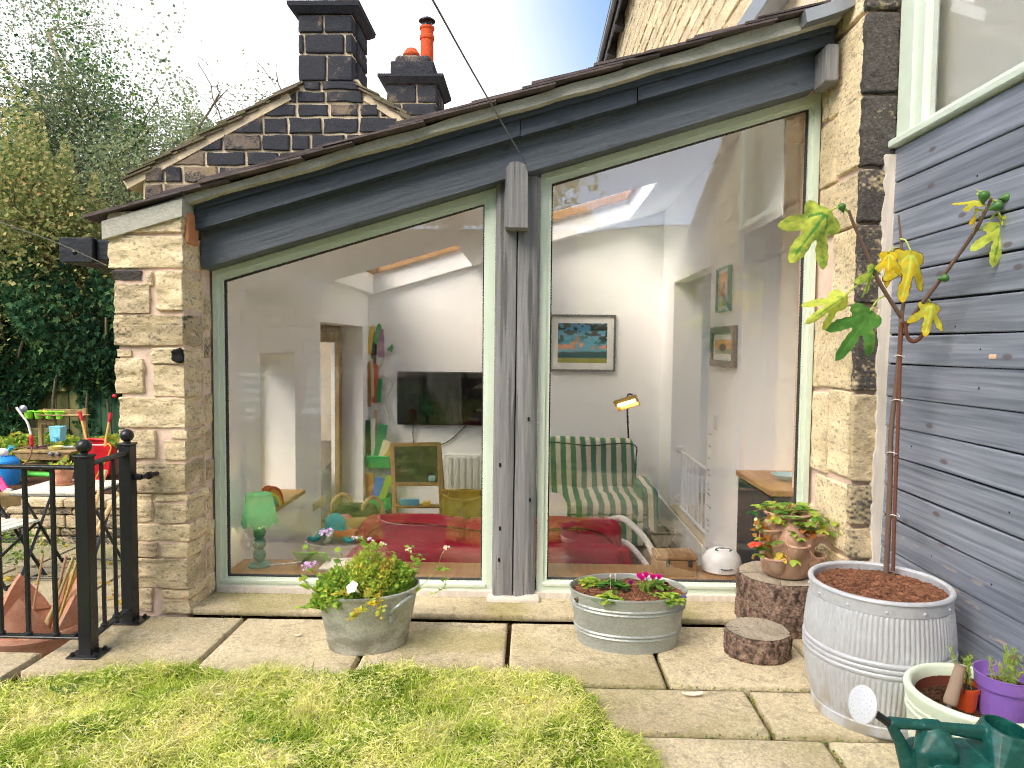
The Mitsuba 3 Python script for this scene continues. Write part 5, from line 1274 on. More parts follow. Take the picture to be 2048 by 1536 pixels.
# straw basket, bowl, plush octopus
sb = thing('straw_basket', 'straw basket with two loop handles left of the sofa', 'basket')
sc_ = np.array([-1.42, 5.7, FZ + .22])
put('body', lathe([(.2, 0), (.23, .02)] + [(.235 + .006 * (k % 2), .04 + .02 * k) for k in range(17)] + [(.225, .37), (.2, .1)], 40, sc_, sy=.75), ('matt', lin(196, 166, 112)), 40, parent=sb)
for s in (-1, 1):
    put('handle', mv(tube(curve([(-.08, 0, .34), (-.075, 0, .45), (0, 0, .51), (.075, 0, .45), (.08, 0, .34)], 20), .018, 8), sc_ + [s * .14, -.05 * s, 0], rz(.5)), ('matt', lin(204, 176, 124)), True, parent=sb)
put('contents', rblock(sc_ + [-.01, 0, .36], (.17, .12, .08), .07, .03, .02, seed=5), ('matt', lin(36, 62, 42)), True, parent=sb, label='dark green wool in the basket')
put('contents', rblock(sc_ + [-.1, -.1, .34], (.09, .06, .04), .035, .02, .01, seed=6), ('matt', lin(206, 120, 140)), True, parent=sb)
wb = thing('white_tub', 'white oval basket of soft toys at the sofa end', 'basket')
wc_ = np.array([-1.38, 5.0, FZ + .10])
put('body', lathe([(.17, 0), (.2, .02), (.235, .42), (.25, .44), (.25, .455), (.235, .455), (.2, .1)], 36, wc_, sy=.7), ('matt', lin(226, 222, 212)), 40, parent=wb)
oc = thing('plush_octopus', 'turquoise plush octopus lying in the white basket', 'toy')
ob = wc_ + [-.05, -.02, .53]
put('head', mv(tm(trimesh.creation.icosphere(3, .075)), ob + [.03, 0, .05], s=np.array([1, 1, 1.05])), ('matt', lin(44, 186, 202)), True, parent=oc)
for k in range(6):
    a_ = k * 1.05 + .4; d = np.array([math.cos(a_), math.sin(a_), 0])
    put('arm', tube(curve([ob + d * .02 + [.03, 0, 0], ob + d * .09 + [.03, 0, .0], ob + d * .14 + [.03, 0, -.05], ob + d * .19 + [.03, 0, -.03]], 12), np.linspace(.028, .014, 12), 8), ('matt', lin(54, 190, 200) if k % 2 else lin(190, 200, 170)), True, parent=oc)
put('cloth', rblock(ob + [.12, -.03, -.01], (.08, .06, .025), .02, .02, .008, seed=3), ('matt', lin(214, 120, 84)), True, parent=oc, label='patterned orange cloth tag')
# book rack and paper collages by the corner
kr = thing('book_rack', 'green wall rack with picture books beside the glazed door', 'rack')
for k, z_ in enumerate((.10, -.38)):
    put('tray', hull([(-1.86, 7.98, z_), (-1.58, 7.98, z_), (-1.86, 7.86, z_), (-1.58, 7.86, z_), (-1.86, 8.02, z_ + .16), (-1.58, 8.02, z_ + .16), (-1.86, 7.83, z_ + .13), (-1.60, 7.83, z_ + .13)]), ('paint', lin(44, 170, 96)), 40, parent=kr)
rs = np.random.default_rng(3)
for k, (x, z_, w, h, c, a_) in enumerate(((-1.83, .22, .03, .42, (52, 92, 62), .05), (-1.78, .22, .025, .44, (210, 216, 196), .0), (-1.73, .2, .05, .4, (60, 140, 90), -.16), (-1.68, .2, .045, .22, (226, 214, 180), -.3), (-1.63, .2, .04, .2, (190, 170, 90), -.55), (-1.80, -.26, .05, .3, (200, 140, 80), .1), (-1.75, -.27, .05, .26, (70, 120, 190), -.2), (-1.68, -.27, .04, .3, (140, 180, 60), -.35))):
    put('book', mv(bx(-w, w, -.012, .012, 0, h, .003), (x, 7.9 - .006 * k, z_), ry(-a_)), ('paint', lin(*c)), 40, parent=kr)
cg_ = thing('paper_collage', 'long hanging collage of cut paper and ribbons by the room corner', 'artwork')
yb = BY - .012
for k, (x, z_, w, h, c, a_) in enumerate(((-1.80, 1.47, .035, .36, (30, 34, 40), .05), (-1.84, 1.55, .03, .3, (214, 186, 70), .12), (-1.72, 1.52, .04, .32, (168, 130, 160), -.06), (-1.76, 1.62, .03, .2, (98, 160, 96), .2), (-1.85, 1.05, .03, .5, (164, 122, 76), .02), (-1.78, 1.05, .035, .42, (206, 104, 96), .0), (-1.73, .98, .025, .26, (40, 160, 96), .05), (-1.81, 1.12, .02, .4, (222, 196, 140), -.04), (-1.77, .55, .02, .4, (216, 178, 164), .0), (-1.85, .6, .015, .16, (206, 200, 196), 0))):
    ring = [(-w, -h / 2), (w * .8, -h / 2 - .02), (w, h / 2), (0, h / 2 + .03 * (k % 2)), (-w * .8, h / 2)]
    put('cutout', mv(poly(ring, -.003, .003), (x, yb - .008 * k, z_), ry(a_)), ('matt', lin(*c)), False, parent=cg_)
put('ribbon', cat([tube(curve([(-1.62, yb - .03, 1.45), (-1.7, yb - .03, 1.3), (-1.75, yb - .03, 1.2)], 10), .006, 5), tube(curve([(-1.7, yb - .03, 1.15), (-1.58, yb - .04, 1.05), (-1.66, yb - .04, .85), (-1.6, yb - .03, .6)], 16), .007, 5)]), ('matt', lin(196, 206, 176)), True, parent=cg_)
put('paper_leaf', mv(poly([(-.03, -.02), (.03, .05), (.05, .02), (.03, -.04)], -.002, .002), (-1.62, yb - .03, 1.46)), ('matt', lin(52, 150, 96)), False, parent=cg_)
# framed pictures
def f_land(p, n, uv):
    x, y = uv.x, uv.y
    w = fbm(x * 5, y * 5, 0, 4)
    c = mix(lin(96, 170, 190), lin(48, 120, 160), smoothstep(.55, 1, y))
    c = mix(c, mi.Color3f(lin(226, 160, 120)), smoothstep(.5, .62, w) * smoothstep(.75, .5, y) * smoothstep(.28, .42, y))
    c = mix(c, mi.Color3f(lin(54, 96, 96)), smoothstep(.30, .27, y + .1 * (w - .5)))
    c = mix(c, mi.Color3f(lin(150, 150, 56)), smoothstep(.13, .11, y))
    tr_ = smoothstep(.5, .56, fbm(x * 14, y * 14, 3, 3)) * smoothstep(.45, .9, y + .45 * dr.abs(x - .4))
    return mix(c, mi.Color3f(lin(26, 44, 34)), tr_)
mat('landscape_print', pr(proc(f_land), .3, .5))
def f_dog(p, n, uv):
    x, y = uv.x - .5, uv.y - .45
    c = mix(lin(220, 150, 60), lin(120, 140, 70), smoothstep(.36, .3, uv.y))
    return mix(c, mi.Color3f(lin(110, 60, 46)), smoothstep(.3, .24, dr.sqrt(x * x * 1.6 + y * y)))
mat('amber_print', pr(proc(f_dog), .4, .5))
def picture(label, c, M, w, h, fw, fc, mw, art, mount=(232, 234, 228)):
    t = thing('framed_picture', label, 'picture')
    out = [(-w, -h), (w, -h), (w, h), (-w, h)]; inn = [(-w + fw, -h + fw), (w - fw, -h + fw), (w - fw, h - fw), (-w + fw, h - fw)]
    put('frame', mv(poly(out, -.03, 0, [inn]), c, M), ('paint', lin(*fc)), False, parent=t)
    put('mount', mv(bx(-w + fw, w - fw, -.012, -.002, -h + fw, h - fw, .001), c, M), ('matt', lin(*mount)), 40, parent=t)
    a, b = w - fw - mw, h - fw - mw
    put('print', mv((np.array([(-a, -.014, -b), (a, -.014, -b), (a, -.014, b), (-a, -.014, b)]), np.array([[0, 1, 2], [0, 2, 3]])), c, M), art, False, parent=t, uv=np.array([(0, 0), (1, 0), (1, 1), (0, 1.0)]))
q0, q1 = ony(1098, 742, 8.03), ony(1232, 630, 8.03)
picture('large framed landscape print with teal sky on the back wall', ((q0[0] + q1[0]) / 2, 8.035, (q0[2] + q1[2]) / 2), np.eye(3), (q1[0] - q0[0]) / 2, (q1[2] - q0[2]) / 2, .022, (96, 100, 96), .075, 'landscape_print')
Mr = rz(-math.pi / 2)
picture('dark framed small amber print on the right wall, lower of two', (RX - .005, 5.44, 1.51), Mr, .33, .155, .05, (92, 78, 74), .05, 'amber_print')
picture('teal framed narrow print on the right wall, upper of two', (RX - .005, 5.46, 1.95), Mr, .17, .17, .014, (92, 160, 156), .03, 'amber_print')
sw_ = thing('light_switch', 'white light switch on the right wall strip', 'switch')
put('plate', bx(RX - .01, RX - .001, 5.6, 5.69, .84, .96, .004), ('paint', lin(220, 222, 220)), 40, parent=sw_)
put('rocker', bx(RX - .016, RX - .0105, 5.63, 5.66, .87, .92, .003), ('paint', lin(236, 236, 236)), 40, parent=sw_)
hm = np.random.default_rng(8); marks = []
for z_ in (.78, .68, .58, .48, .44, .36, .32, .28, .18, .06, .02, -.03, -.18):
    for k in range(hm.integers(2, 6)):
        y = 5.9 - .03 - k * .03; marks.append(bx(RX - .0035, RX - .0015, y - .022, y, z_ + hm.uniform(-.004, .004), z_ + .006, .0005))
solo('height_marks', 'column of tiny pencilled height marks on the edge of the right wall', 'marks', cat(marks), ('matt', lin(120, 124, 124)), 40)
# stair gate
sg = thing('baby_gate', 'white metal baby gate across the landing opening', 'gate')
gy0, gy1, gz0, gz1 = 5.93, 7.12, LZ - .12, .47
put('top_rail', tube([(RX + .05, gy1, gz1 - .02), (RX + .05, gy0, gz1 - .03)], .012, 8), ('paint', lin(240, 240, 238)), 40, parent=sg)
put('bottom_rail', tube([(RX + .05, gy1, LZ + .05), (RX + .05, gy0, LZ + .05)], .014, 8), ('paint', lin(240, 240, 238)), 40, parent=sg)
for k, y in enumerate(np.linspace(gy1 - .02, gy0 + .03, 9)):
    put('bar', tube([(RX + .05, y, LZ + .05), (RX + .05, y, gz1 - .02)], .008, 8), ('paint', lin(240, 240, 238)), 40, parent=sg)
for z_ in (gz1, LZ + .14):
    put('hinge', cat([bx(RX - .005, RX + .07, gy1 - .02, gy1 + .06, z_ - .04, z_ + .03, .012)]), ('paint', lin(236, 236, 234)), 40, parent=sg)
# corner cabinet with oak top
cb = thing('cabinet', 'dark cabinet with oak worktop at the right end of the room', 'cabinet')
put('carcass', bx(RX + .01, 2.09, 4.3, 5.0, FZ, .59, .004), ('paint', lin(44, 54, 60)), 40, parent=cb)
for a_, b_ in ((4.31, 4.64), (4.65, 4.99)):
    put('door', bx(RX - .008, RX + .009, a_, b_, FZ + .08, .575, .004), ('paint', lin(40, 52, 60)), 40, parent=cb)
put('worktop', bx(RX - .02, 2.1, 4.29, 5.015, .592, .63, .005), 'oak', 40, parent=cb, uv=(.75, .3))
solo('blue_dish', 'shallow pale blue dish on the oak worktop', 'dish', lathe([(.0, .008), (.04, .008), (.09, .03), (.10, .045), (.094, .045), (.085, .035), (.04, .014), (0, .014)], 30, (1.70, 4.62, .63)), ('gloss', lin(140, 184, 200)), 40)
# wooden chest, white bin, white bouncer arms on the floor/board
wt = thing('wooden_chest', 'small brown wooden chest with two dark clasps on the window board', 'chest')
cx0, cx1 = .785, 1.035
put('body', bx(cx0, cx1, 4.24, 4.42, .10, .195, .005), 'oak', 40, parent=wt, uv=(.12, .5))
put('lid', bx(cx0 - .002, cx1 + .002, 4.238, 4.422, .197, .226, .008), 'oak', 40, parent=wt, uv=(.05, .7))
for x in (cx0 + .07, cx1 - .045):
    put('clasp', bx(x - .012, x + .012, 4.231, 4.238, .163, .207, .003), ('paint', lin(52, 50, 50)), 40, parent=wt)
for x in (cx0 + .02, cx0 + .105, cx1 - .075, cx1 - .02):
    put('strap', bx(x - .004, x + .004, 4.24, 4.42, .2262, .228, .0008), 'brass', 40, parent=wt)
wbn = thing('white_bin', 'white domed bin with dark oval lid on the window board', 'bin')
bc = np.array([1.215, 4.36, .10])
put('body', lathe([(.10, 0), (.122, .012), (.124, .05), (.112, .10), (.085, .135), (.05, .15), (.001, .152)], 40, bc, sy=.85), ('gloss', lin(232, 236, 240)), 40, parent=wbn)
put('lid', mv(lathe([(.055, .0), (.052, .006), (.001, .008)], 30, sy=.5), bc + [.0, -.03, .142], rx(.25)), ('gloss', lin(70, 84, 96)), 40, parent=wbn)
put('slot', tube(curve([bc + [-.035, -.106, .045], bc + [0, -.109, .042], bc + [.04, -.104, .045]], 10), .003, 6), ('paint', lin(80, 84, 88)), 40, parent=wbn)
bo = thing('baby_bouncer', 'white baby bouncer with curved arms and pale cloth on the floor right of the sofa', 'bouncer')
put('arm', tube(curve([(.66, 5.9, .02), (.78, 5.7, .09), (.93, 5.4, -.02), (1.0, 5.15, -.22), (1.02, 5.0, -.3)], 30), .026, 10), ('paint', lin(226, 226, 222)), True, parent=bo)
put('arm', tube(curve([(.68, 5.6, -.05), (.8, 5.45, -.06), (.92, 5.2, -.18), (.98, 5.0, -.28)], 30), .024, 10), ('paint', lin(238, 238, 236)), True, parent=bo)
put('seat', rblock((.84, 5.1, -.34), (.16, .18, .05), .04, .03, .014, seed=5), ('matt', lin(226, 222, 214)), True, parent=bo)
put('strap', tube(curve([(.93, 5.1, -.2), (.9, 5.05, -.28), (.97, 4.98, -.22), (.94, 4.95, -.3)], 20), .008, 6), ('paint', lin(230, 232, 232)), True, parent=bo)
put('clip', rblock((1.0, 5.05, -.19), (.02, .015, .025), .008, .01), ('paint', lin(150, 214, 196)), True, parent=bo)
bkx = thing('black_pot', 'black plant pot beside the striped armchair', 'pot')
put('body', lathe([(.09, 0), (.13, .2), (.14, .2), (.14, .23), (.12, .23), (.1, .05)], 30, (1.27, 6.7, FZ)), ('paint', (.02, .02, .022)), 40, parent=bkx)
ru = solo('rug', 'dark patterned rug on the floor right of the sofa', 'rug', bx(.6, 1.35, 4.6, 6.5, FZ + .001, FZ + .012), ('matt', lin(84, 62, 58)), 40)
# ---------------------------------------------------------------- metal railing at the left
ra_ = thing('railing', 'black metal railing corner with ball topped posts in front of the yard', 'railing')
def ball_post(x, y, z0, z1, par, rot=0.0):
    M = rz(rot)
    p = put('post', mv(bx(-.032, .032, -.032, .032, 0, z1 - z0, .004), (x, y, z0), M), 'rail_black', 40, parent=par)
    put('cap', mv(bx(-.037, .037, -.037, .037, 0, .012, .004), (x, y, z1), M), 'rail_black', 40, parent=p)
    put('ball', lathe([(.018, 0), (.016, .01)] + [(.034 * math.sin(t), .042 - .034 * math.cos(t)) for t in np.linspace(.5, math.pi, 14)], 26, (x, y, z1 + .01)), 'rail_black', 40, parent=p)
    put('base_plate', mv(bx(-.075, .075, -.06, .06, .002, .010, .002), (x, y, z0), M), 'rail_black', 40, parent=p)
    for sx, sy in ((-.055, -.04), (.055, -.04), (.055, .04)):
        put('bolt', mv(lathe([(.012, .010), (.012, .018), (.007, .019), (.007, .026), (.001, .027)], 10), np.array([x, y, z0]) + M @ [sx, sy, 0]), 'rail_black', 40, parent=p)
ball_post(-2.105, 3.235, 0, .955, ra_, .0)
ball_post(-2.135, 3.64, 0, .955, ra_, .0)
def rail(a, b, par=ra_, name='rail', w=.022, h=.009):
    a, b = np.array(a, float), np.array(b, float); d = b - a; L = np.linalg.norm(d); d /= L
    s = np.cross(d, [0, 0, 1]); s /= np.linalg.norm(s)
    put(name, mv(bx(0, L, -w, w, -h, h, .004), a, np.stack([d, s, np.cross(d, s) * -1], 1)), 'rail_black', 40, parent=par)
rail((-2.107, 3.27, .915), (-2.135, 3.61, .915), name='top_rail', h=.008)
rail((-2.107, 3.27, .075), (-2.135, 3.61, .075), name='bottom_rail', h=.006)
rail((-3.4, 3.235, .905), (-2.14, 3.235, .905), name='top_rail', h=.008)
rail((-3.4, 3.235, .085), (-2.14, 3.235, .085), name='bottom_rail', h=.006)
for k in range(10):
    x = -2.262 - .134 * k
    put('bar', bx(x - .0095, x + .0095, 3.2255, 3.2445, .088, .90, .003), 'rail_black', 40, parent=ra_)
    put('collar', lathe([(.02, 0), (.018, .012), (.012, .016)], 12, (x, 3.235, .092)), 'rail_black', 40, parent=ra_)
for t in (.33, .67):
    x, y = -2.107 - .028 * t, 3.27 + .34 * t
    put('bar', bx(x - .0085, x + .0085, y - .0085, y + .0085, .078, .91, .003), 'rail_black', 40, parent=ra_)
    put('collar', lathe([(.02, 0), (.018, .012), (.012, .016)], 12, (x, y, .081)), 'rail_black', 40, parent=ra_)
put('wall_bracket', cat([bx(-2.11, -2.06, 3.63, 3.65, .77, .80, .004), tube([(-2.06, 3.64, .785), (-2.035, 3.75, .785)], .012, 8), mv(lathe([(.02, 0), (.02, .02), (.001, .022)], 14), (-2.045, 3.70, .785), rx(math.pi / 2))]), 'rail_black', 40, parent=ra_)
put('bolt', lathe([(.011, 0), (.011, .012), (.006, .014), (.001, .018)], 10, (-2.165, 3.235, .092)), 'rail_black', 40, parent=ra_)

# ---------------------------------------------------------------- terracotta crown pot with canes, long poles
cp = thing('crown_pot', 'broken terracotta crown topped chimney pot standing in the lower yard', 'pot')
pc = np.array([-2.86, 3.93, YZ])
put('body', lathe([(.235, 0), (.24, .02), (.262, .10), (.275, .12), (.285, .145), (.275, .17), (.25, .172), (.24, .15), (.225, .02)], 56, pc), 'terracotta', 40, parent=cp, uv=(.2, 0))
for k in range(5):
    a0 = -1.25 + k * 2 * math.pi / 5
    o, i_ = [], []
    for t in np.linspace(-1, 1, 13):
        a_ = a0 + t * .60; hgt = .165 + .235 * (1 - abs(t)) ** .85
        for zz_ in (.165, hgt):
            o.append((.262 * math.cos(a_), .262 * math.sin(a_), zz_)); i_.append((.232 * math.cos(a_), .232 * math.sin(a_), zz_))
    v = np.vstack([o, i_]) + pc; n2 = 26; f = []
    for q in range(12):
        a_, b_, c_, d_ = 2 * q, 2 * q + 1, 2 * q + 3, 2 * q + 2
        f += [[a_, d_, c_], [a_, c_, b_], [n2 + a_, n2 + c_, n2 + d_], [n2 + a_, n2 + b_, n2 + c_], [b_, c_, n2 + c_], [b_, n2 + c_, n2 + b_]]
    put('crown_point', (v, np.array(f)), 'terracotta', 40, parent=cp, uv=(.2, 0))
rc_ = np.random.default_rng(4)
for k in range(11):
    a0 = pc + [.02 + rc_.uniform(-.08, .10), rc_.uniform(-.1, .1), .05]
    b0 = a0 + [.10 + rc_.uniform(-.05, .16), rc_.uniform(-.05, .05), .46 + rc_.uniform(-.05, .09)]
    solo('cane', 'bundle of short bamboo canes standing in the crown pot', 'cane', tube([a0, (a0 + b0) / 2 + rc_.normal(size=3) * .004, b0], rc_.uniform(.006, .012), 7), ('matt', lin(int(rc_.uniform(170, 214)), int(rc_.uniform(136, 172)), int(rc_.uniform(90, 120)))), 40, group='bamboo canes in the crown pot')
for k, (pa, pb_, y0, y1, lab) in enumerate((((128, 1180), (236, 984), 4.2, 4.45, 'long pale bamboo pole leaning beside the stone pier'), ((160, 1110), (212, 940), 4.6, 4.7, 'long pale bamboo pole behind the first railing post'))):
    a0, b0 = ony(*pa, y0), ony(*pb_, y1); d = (a0 - b0); a0 = b0 + d * ((b0[2] - YZ) / (b0[2] - a0[2]))
    solo('bamboo_pole', lab, 'pole', tube([a0, (a0 + b0) / 2, b0], .013, 10), ('matt', lin(206, 178, 132)), 40)

# ---------------------------------------------------------------- bistro set
bt = thing('bistro_table', 'folding bistro table with pale slatted top and black legs', 'table')
TX0, TX1, TY0, TY1, TZ_ = -3.80, -3.22, 4.97, 5.46, .40
for k in range(6):
    y0 = TY0 + k * (TY1 - TY0) / 6
    put('slat', bx(TX0, TX1, y0 + .004, y0 + (TY1 - TY0) / 6 - .004, TZ_ - .018, TZ_, .004), ('matt', lin(int(U(196, 220)), 204, 188)), 40, parent=bt)
for x in (TX0 + .04, TX1 - .04):
    put('leg', tube([(x, TY0 + .02, YZ + .01), (x, TY1 - .04, TZ_ - .02)], .011, 8), 'rail_black', 40, parent=bt)
    put('leg', tube([(x + .02, TY1 - .0, YZ + .01), (x + .02, TY0 + .04, TZ_ - .02)], .011, 8), 'rail_black', 40, parent=bt)
put('frame', cat([tube([(TX0, TY0 + .01, TZ_ - .026), (TX1, TY0 + .01, TZ_ - .026), (TX1, TY1, TZ_ - .026)], .009, 6), tube([(TX0 + .04, TY0 + .02, YZ + .06), (TX1 - .04, TY0 + .02, YZ + .06)], .008, 6), tube([(TX0 + .06, TY1 - .02, YZ + .06), (TX1 - .02, TY1 - .02, YZ + .06)], .008, 6)]), 'rail_black', 40, parent=bt)
bc_ = thing('bistro_chair', 'folding bistro chair with pale slatted seat at the left edge', 'chair')
M = rz(-.12); co = np.array([-3.86, 4.98, 0])
for k in range(5):
    put('seat', mv(bx(-.30 + k * .088, -.30 + k * .088 + .078, -.19, .19, .135, .152, .004), co, M), ('matt', lin(int(U(196, 220)), 202, 190)), 40, parent=bc_)
for s in (-.17, .17):
    put('leg', mv(tube([(-.42, s, .55), (.20, s, YZ + .01)], .012, 8), co, M), 'rail_black', 40, parent=bc_)
    put('leg', mv(tube([(-.36, s, YZ + .01), (.12, s, .13)], .012, 8), co, M), 'rail_black', 40, parent=bc_)
put('brace', mv(cat([tube([(.17, -.17, YZ + .05), (.17, .17, YZ + .05)], .009, 6), tube([(.1, -.19, .128), (-.3, -.19, .128)], .008, 6), tube([(.1, .19, .128), (-.3, .19, .128)], .008, 6)]), co, M), 'rail_black', 40, parent=bc_)
tp_ = thing('table_pot', 'terracotta pot of wilting seedlings on the bistro table', 'plant pot')
q = onz(128, 969, TZ_); q = np.array([q[0], q[1], TZ_])
put('saucer', lathe([(.001, 0), (.07, 0), (.085, .018), (.078, .018), (.068, .008), (.001, .008)], 30, q), 'terracotta', 40, parent=tp_, uv=(.3, 0))
put('pot', lathe([(.05, .01), (.068, .10), (.078, .102), (.08, .132), (.07, .132), (.06, .09), (.001, .085)], 30, q), 'terracotta', 40, parent=tp_, uv=(.3, 0))
rs = np.random.default_rng(6)
P = q + np.stack([rs.normal(size=60) * .05, rs.normal(size=60) * .05, .13 + np.abs(rs.normal(size=60)) * .03], 1)
v, f, uv = leaves(P, .04, rs, lambda r, n: np.clip(r.normal(.5, .25, n), 0, 1))
put('plant', (v, f), 'leaf', False, parent=tp_, uv=uv)

# ---------------------------------------------------------------- mud kitchen and toys on the terrace
mk = thing('mud_kitchen', 'child wooden mud kitchen with shelf of cups against the fence', 'toy kitchen')
KY = 7.0
def K(px, py, dy=0.0): return ony(px, py, KY + dy)
kx0, kx1 = K(32, 900)[0], K(142, 900)[0]
zt, zp, zb_ = K(60, 903)[2], K(60, 826)[2], TZ
for x, y, z1 in ((kx0 + .03, KY + .33, zp), (kx1 - .06, KY + .33, zp + .02), (kx0 + .02, KY, zt - .01), (kx1 - .08, KY, zt - .01)):
    put('leg', bx(x - .02, x + .02, y - .018, y + .018, zb_, z1, .003), 'rough_timber', 40, parent=mk, uv=(.75, 0))
put('worktop', bx(kx0 - .02, kx1 + .02, KY - .03, KY + .36, zt - .012, zt + .006, .003), 'rough_timber', 40, parent=mk, uv=(.8, 0))
put('apron', bx(kx0, kx1 - .01, KY - .02, KY - .002, zt - .085, zt - .014, .003), 'rough_timber', 40, parent=mk, uv=(.5, 0))
put('back_rail', bx(kx0 + .05, kx1 - .08, KY + .335, KY + .355, zp - .07, zp + .01, .003), 'rough_timber', 40, parent=mk, uv=(.6, 0))
zc2 = K(90, 835)[2]
put('cup_shelf', bx(kx0 + .05, kx1, KY + .22, KY + .33, zc2 - .008, zc2 + .006, .003), 'rough_timber', 40, parent=mk, uv=(1, 0))
put('shelf_bracket', bx(kx0 + .05, kx0 + .20, KY + .3, KY + .33, zc2 - .11, zc2 - .06, .003), 'rough_timber', 40, parent=mk, uv=(.5, 0))
put('low_shelf', cat([bx(kx0, kx1 - .05, KY + k * .07, KY + k * .07 + .05, zb_ + .10, zb_ + .115, .002) for k in range(5)]), 'rough_timber', 40, parent=mk, uv=(.6, 0))
for px in (103, 117):
    put('knob', mv(lathe([(.001, .03), (.018, .026), (.02, .012), (.012, 0)], 16), K(px, 907, -.02), rx(math.pi / 2)), 'lead', 40, parent=mk)
for k, px in enumerate((58, 78, 99, 120)):
    c = K(px, 842, .26)
    cu = thing('green_cup', ('leftmost', 'second', 'third', 'rightmost')[k] + ' of the four lime green cups hung in the mud kitchen shelf', 'cup', 'lime green cups in the mud kitchen shelf')
    put('body', lathe([(.03, -.035), (.045, .04), (.055, .042), (.05, .046), (.04, .04), (.028, -.03), (.001, -.03)], 20, (c[0], c[1], zc2 - .006)), ('paint', lin(140, 220, 60)), 40, parent=cu)
bkq = K(116, 868, .10)
bl = thing('blue_dispenser', 'pale turquoise plastic water dispenser with tap hung on the mud kitchen', 'dispenser')
put('tank', hull([bkq + [sx * a_, sy * .05, z_] for a_, z_ in ((.048, -.07), (.06, .07)) for sx in (-1, 1) for sy in (-1, 1)]), ('paint', lin(132, 208, 224)), 40, parent=bl)
put('rim', bx(bkq[0] - .064, bkq[0] + .064, bkq[1] - .055, bkq[1] + .055, bkq[2] + .07, bkq[2] + .08), ('paint', lin(130, 206, 222)), 40, parent=bl)
put('tap', cat([tube([bkq + [.03, -.05, -.045], bkq + [.03, -.09, -.045]], .014, 10), tube([bkq + [.03, -.085, -.045], bkq + [.045, -.09, -.075]], .012, 10), bx(bkq[0] + .0, bkq[0] + .06, bkq[1] - .09, bkq[1] - .075, bkq[2] - .03, bkq[2] - .018)]), ('paint', lin(96, 180, 216)), 40, parent=bl)
lh = thing('ladle', 'pale plastic hose with red grip hooked over the mud kitchen', 'hose')
put('hose', tube(curve([K(33, 815, -.05), K(42, 828, -.06), K(55, 846, -.07), K(62, 870, -.08)], 20), .011, 8), ('paint', lin(236, 226, 222)), True, parent=lh)
put('grip', tube(curve([K(62, 870, -.08), K(63, 882, -.08), K(64, 893, -.08)], 12), np.interp(np.linspace(0, 1, 12), [0, .2, .5, .8, 1], [.012, .022, .02, .022, .012]), 10), ('paint', lin(206, 40, 62)), True, parent=lh)
put('cable', tube(curve([K(64, 893, -.08), K(62, 908, -.08), K(55, 922, -.09), K(40, 934, -.1)], 12), .008, 6), ('matt', lin(150, 110, 84)), True, parent=lh)
sv = thing('sieve', 'small metal sieve hanging at the top of the mud kitchen post', 'sieve')
cs = K(46, 818, .1)
put('rim', tube([cs + [.042 * math.cos(t), 0, .036 * math.sin(t)] for t in np.linspace(0, 6.283, 24)], .005, 6), 'lead', 40, parent=sv)
put('mesh', mv(lathe([(.04, 0), (.028, .014), (.001, .02)], 20), cs, rx(math.pi / 2)), 'lead', 40, parent=sv)
for k, (px, py, c, r) in enumerate(((90, 824, (236, 196, 70), .025), (92, 831, (196, 120, 160), .022))):
    solo('play_ball', ('small yellow toy on the cup shelf of the mud kitchen', 'small pink toy under the yellow one on the cup shelf')[k], 'toy', mv(tm(trimesh.creation.icosphere(2, r)), K(px, py, .27), s=np.array([1.2, 1, .8])), ('paint', lin(*c)), True)
ut = thing('play_utensils', 'heap of dark wooden spoons and tools on the mud kitchen worktop', 'utensils')
ru_ = np.random.default_rng(9)
for k in range(9):
    c = K(62 + ru_.uniform(-14, 22), 897, .1 + ru_.uniform(-.05, .1)); a_ = ru_.uniform(-.5, .5)
    put('spoon', tube([c + [-.1 * math.cos(a_), -.1 * math.sin(a_), .0], c + [.1 * math.cos(a_), .1 * math.sin(a_), .01 + .012 * k * .3]], np.array([.006, .011]), 6), ('matt', lin(*((92, 64, 62), (150, 110, 80), (62, 48, 58))[k % 3])), 40, parent=ut)
pn = thing('yellow_pan', 'pale yellow plastic pan with long handle on the mud kitchen', 'pan')
c = K(112, 893, .12); c[2] = zt + .01
put('bowl', lathe([(.001, 0), (.06, 0), (.075, .03), (.07, .03), (.055, .008), (.001, .008)], 24, c), ('paint', lin(228, 222, 140)), 40, parent=pn)
put('handle', tube([c + [.07, 0, .025], c + [.2, -.02, .03]], .009, 8), ('paint', lin(200, 218, 220)), 40, parent=pn)
solo('green_pipe', 'bright green plastic pipe on the low shelf of the mud kitchen', 'pipe', tube([K(38, 946, .1), K(112, 950, .05)], .028, 12), ('paint', lin(96, 214, 84)), 40)
wbw = thing('wheelbarrow', 'red child wheelbarrow tipped upright against the green fence boards', 'wheelbarrow')
WY = 6.9
def Wp(px, py, dy=0.0): return ony(px, py, WY + dy)
corners = [Wp(163, 884), Wp(172, 878), Wp(208, 879), Wp(220, 888), Wp(219, 945), Wp(208, 960), Wp(176, 960), Wp(166, 945)]
put('tray', hull(np.vstack([corners, np.array(corners) * [1, 1, 1] + [0, .2, -.02] + (np.array(corners).mean(0) - np.array(corners)) * .35])), ('paint', lin(196, 22, 36)), 25, parent=wbw)
rim_ = np.array(corners + corners[:1]) + [0, -.01, 0]
put('tray_rim', tube(rim_, .014, 8), ('paint', lin(206, 30, 44)), True, parent=wbw)
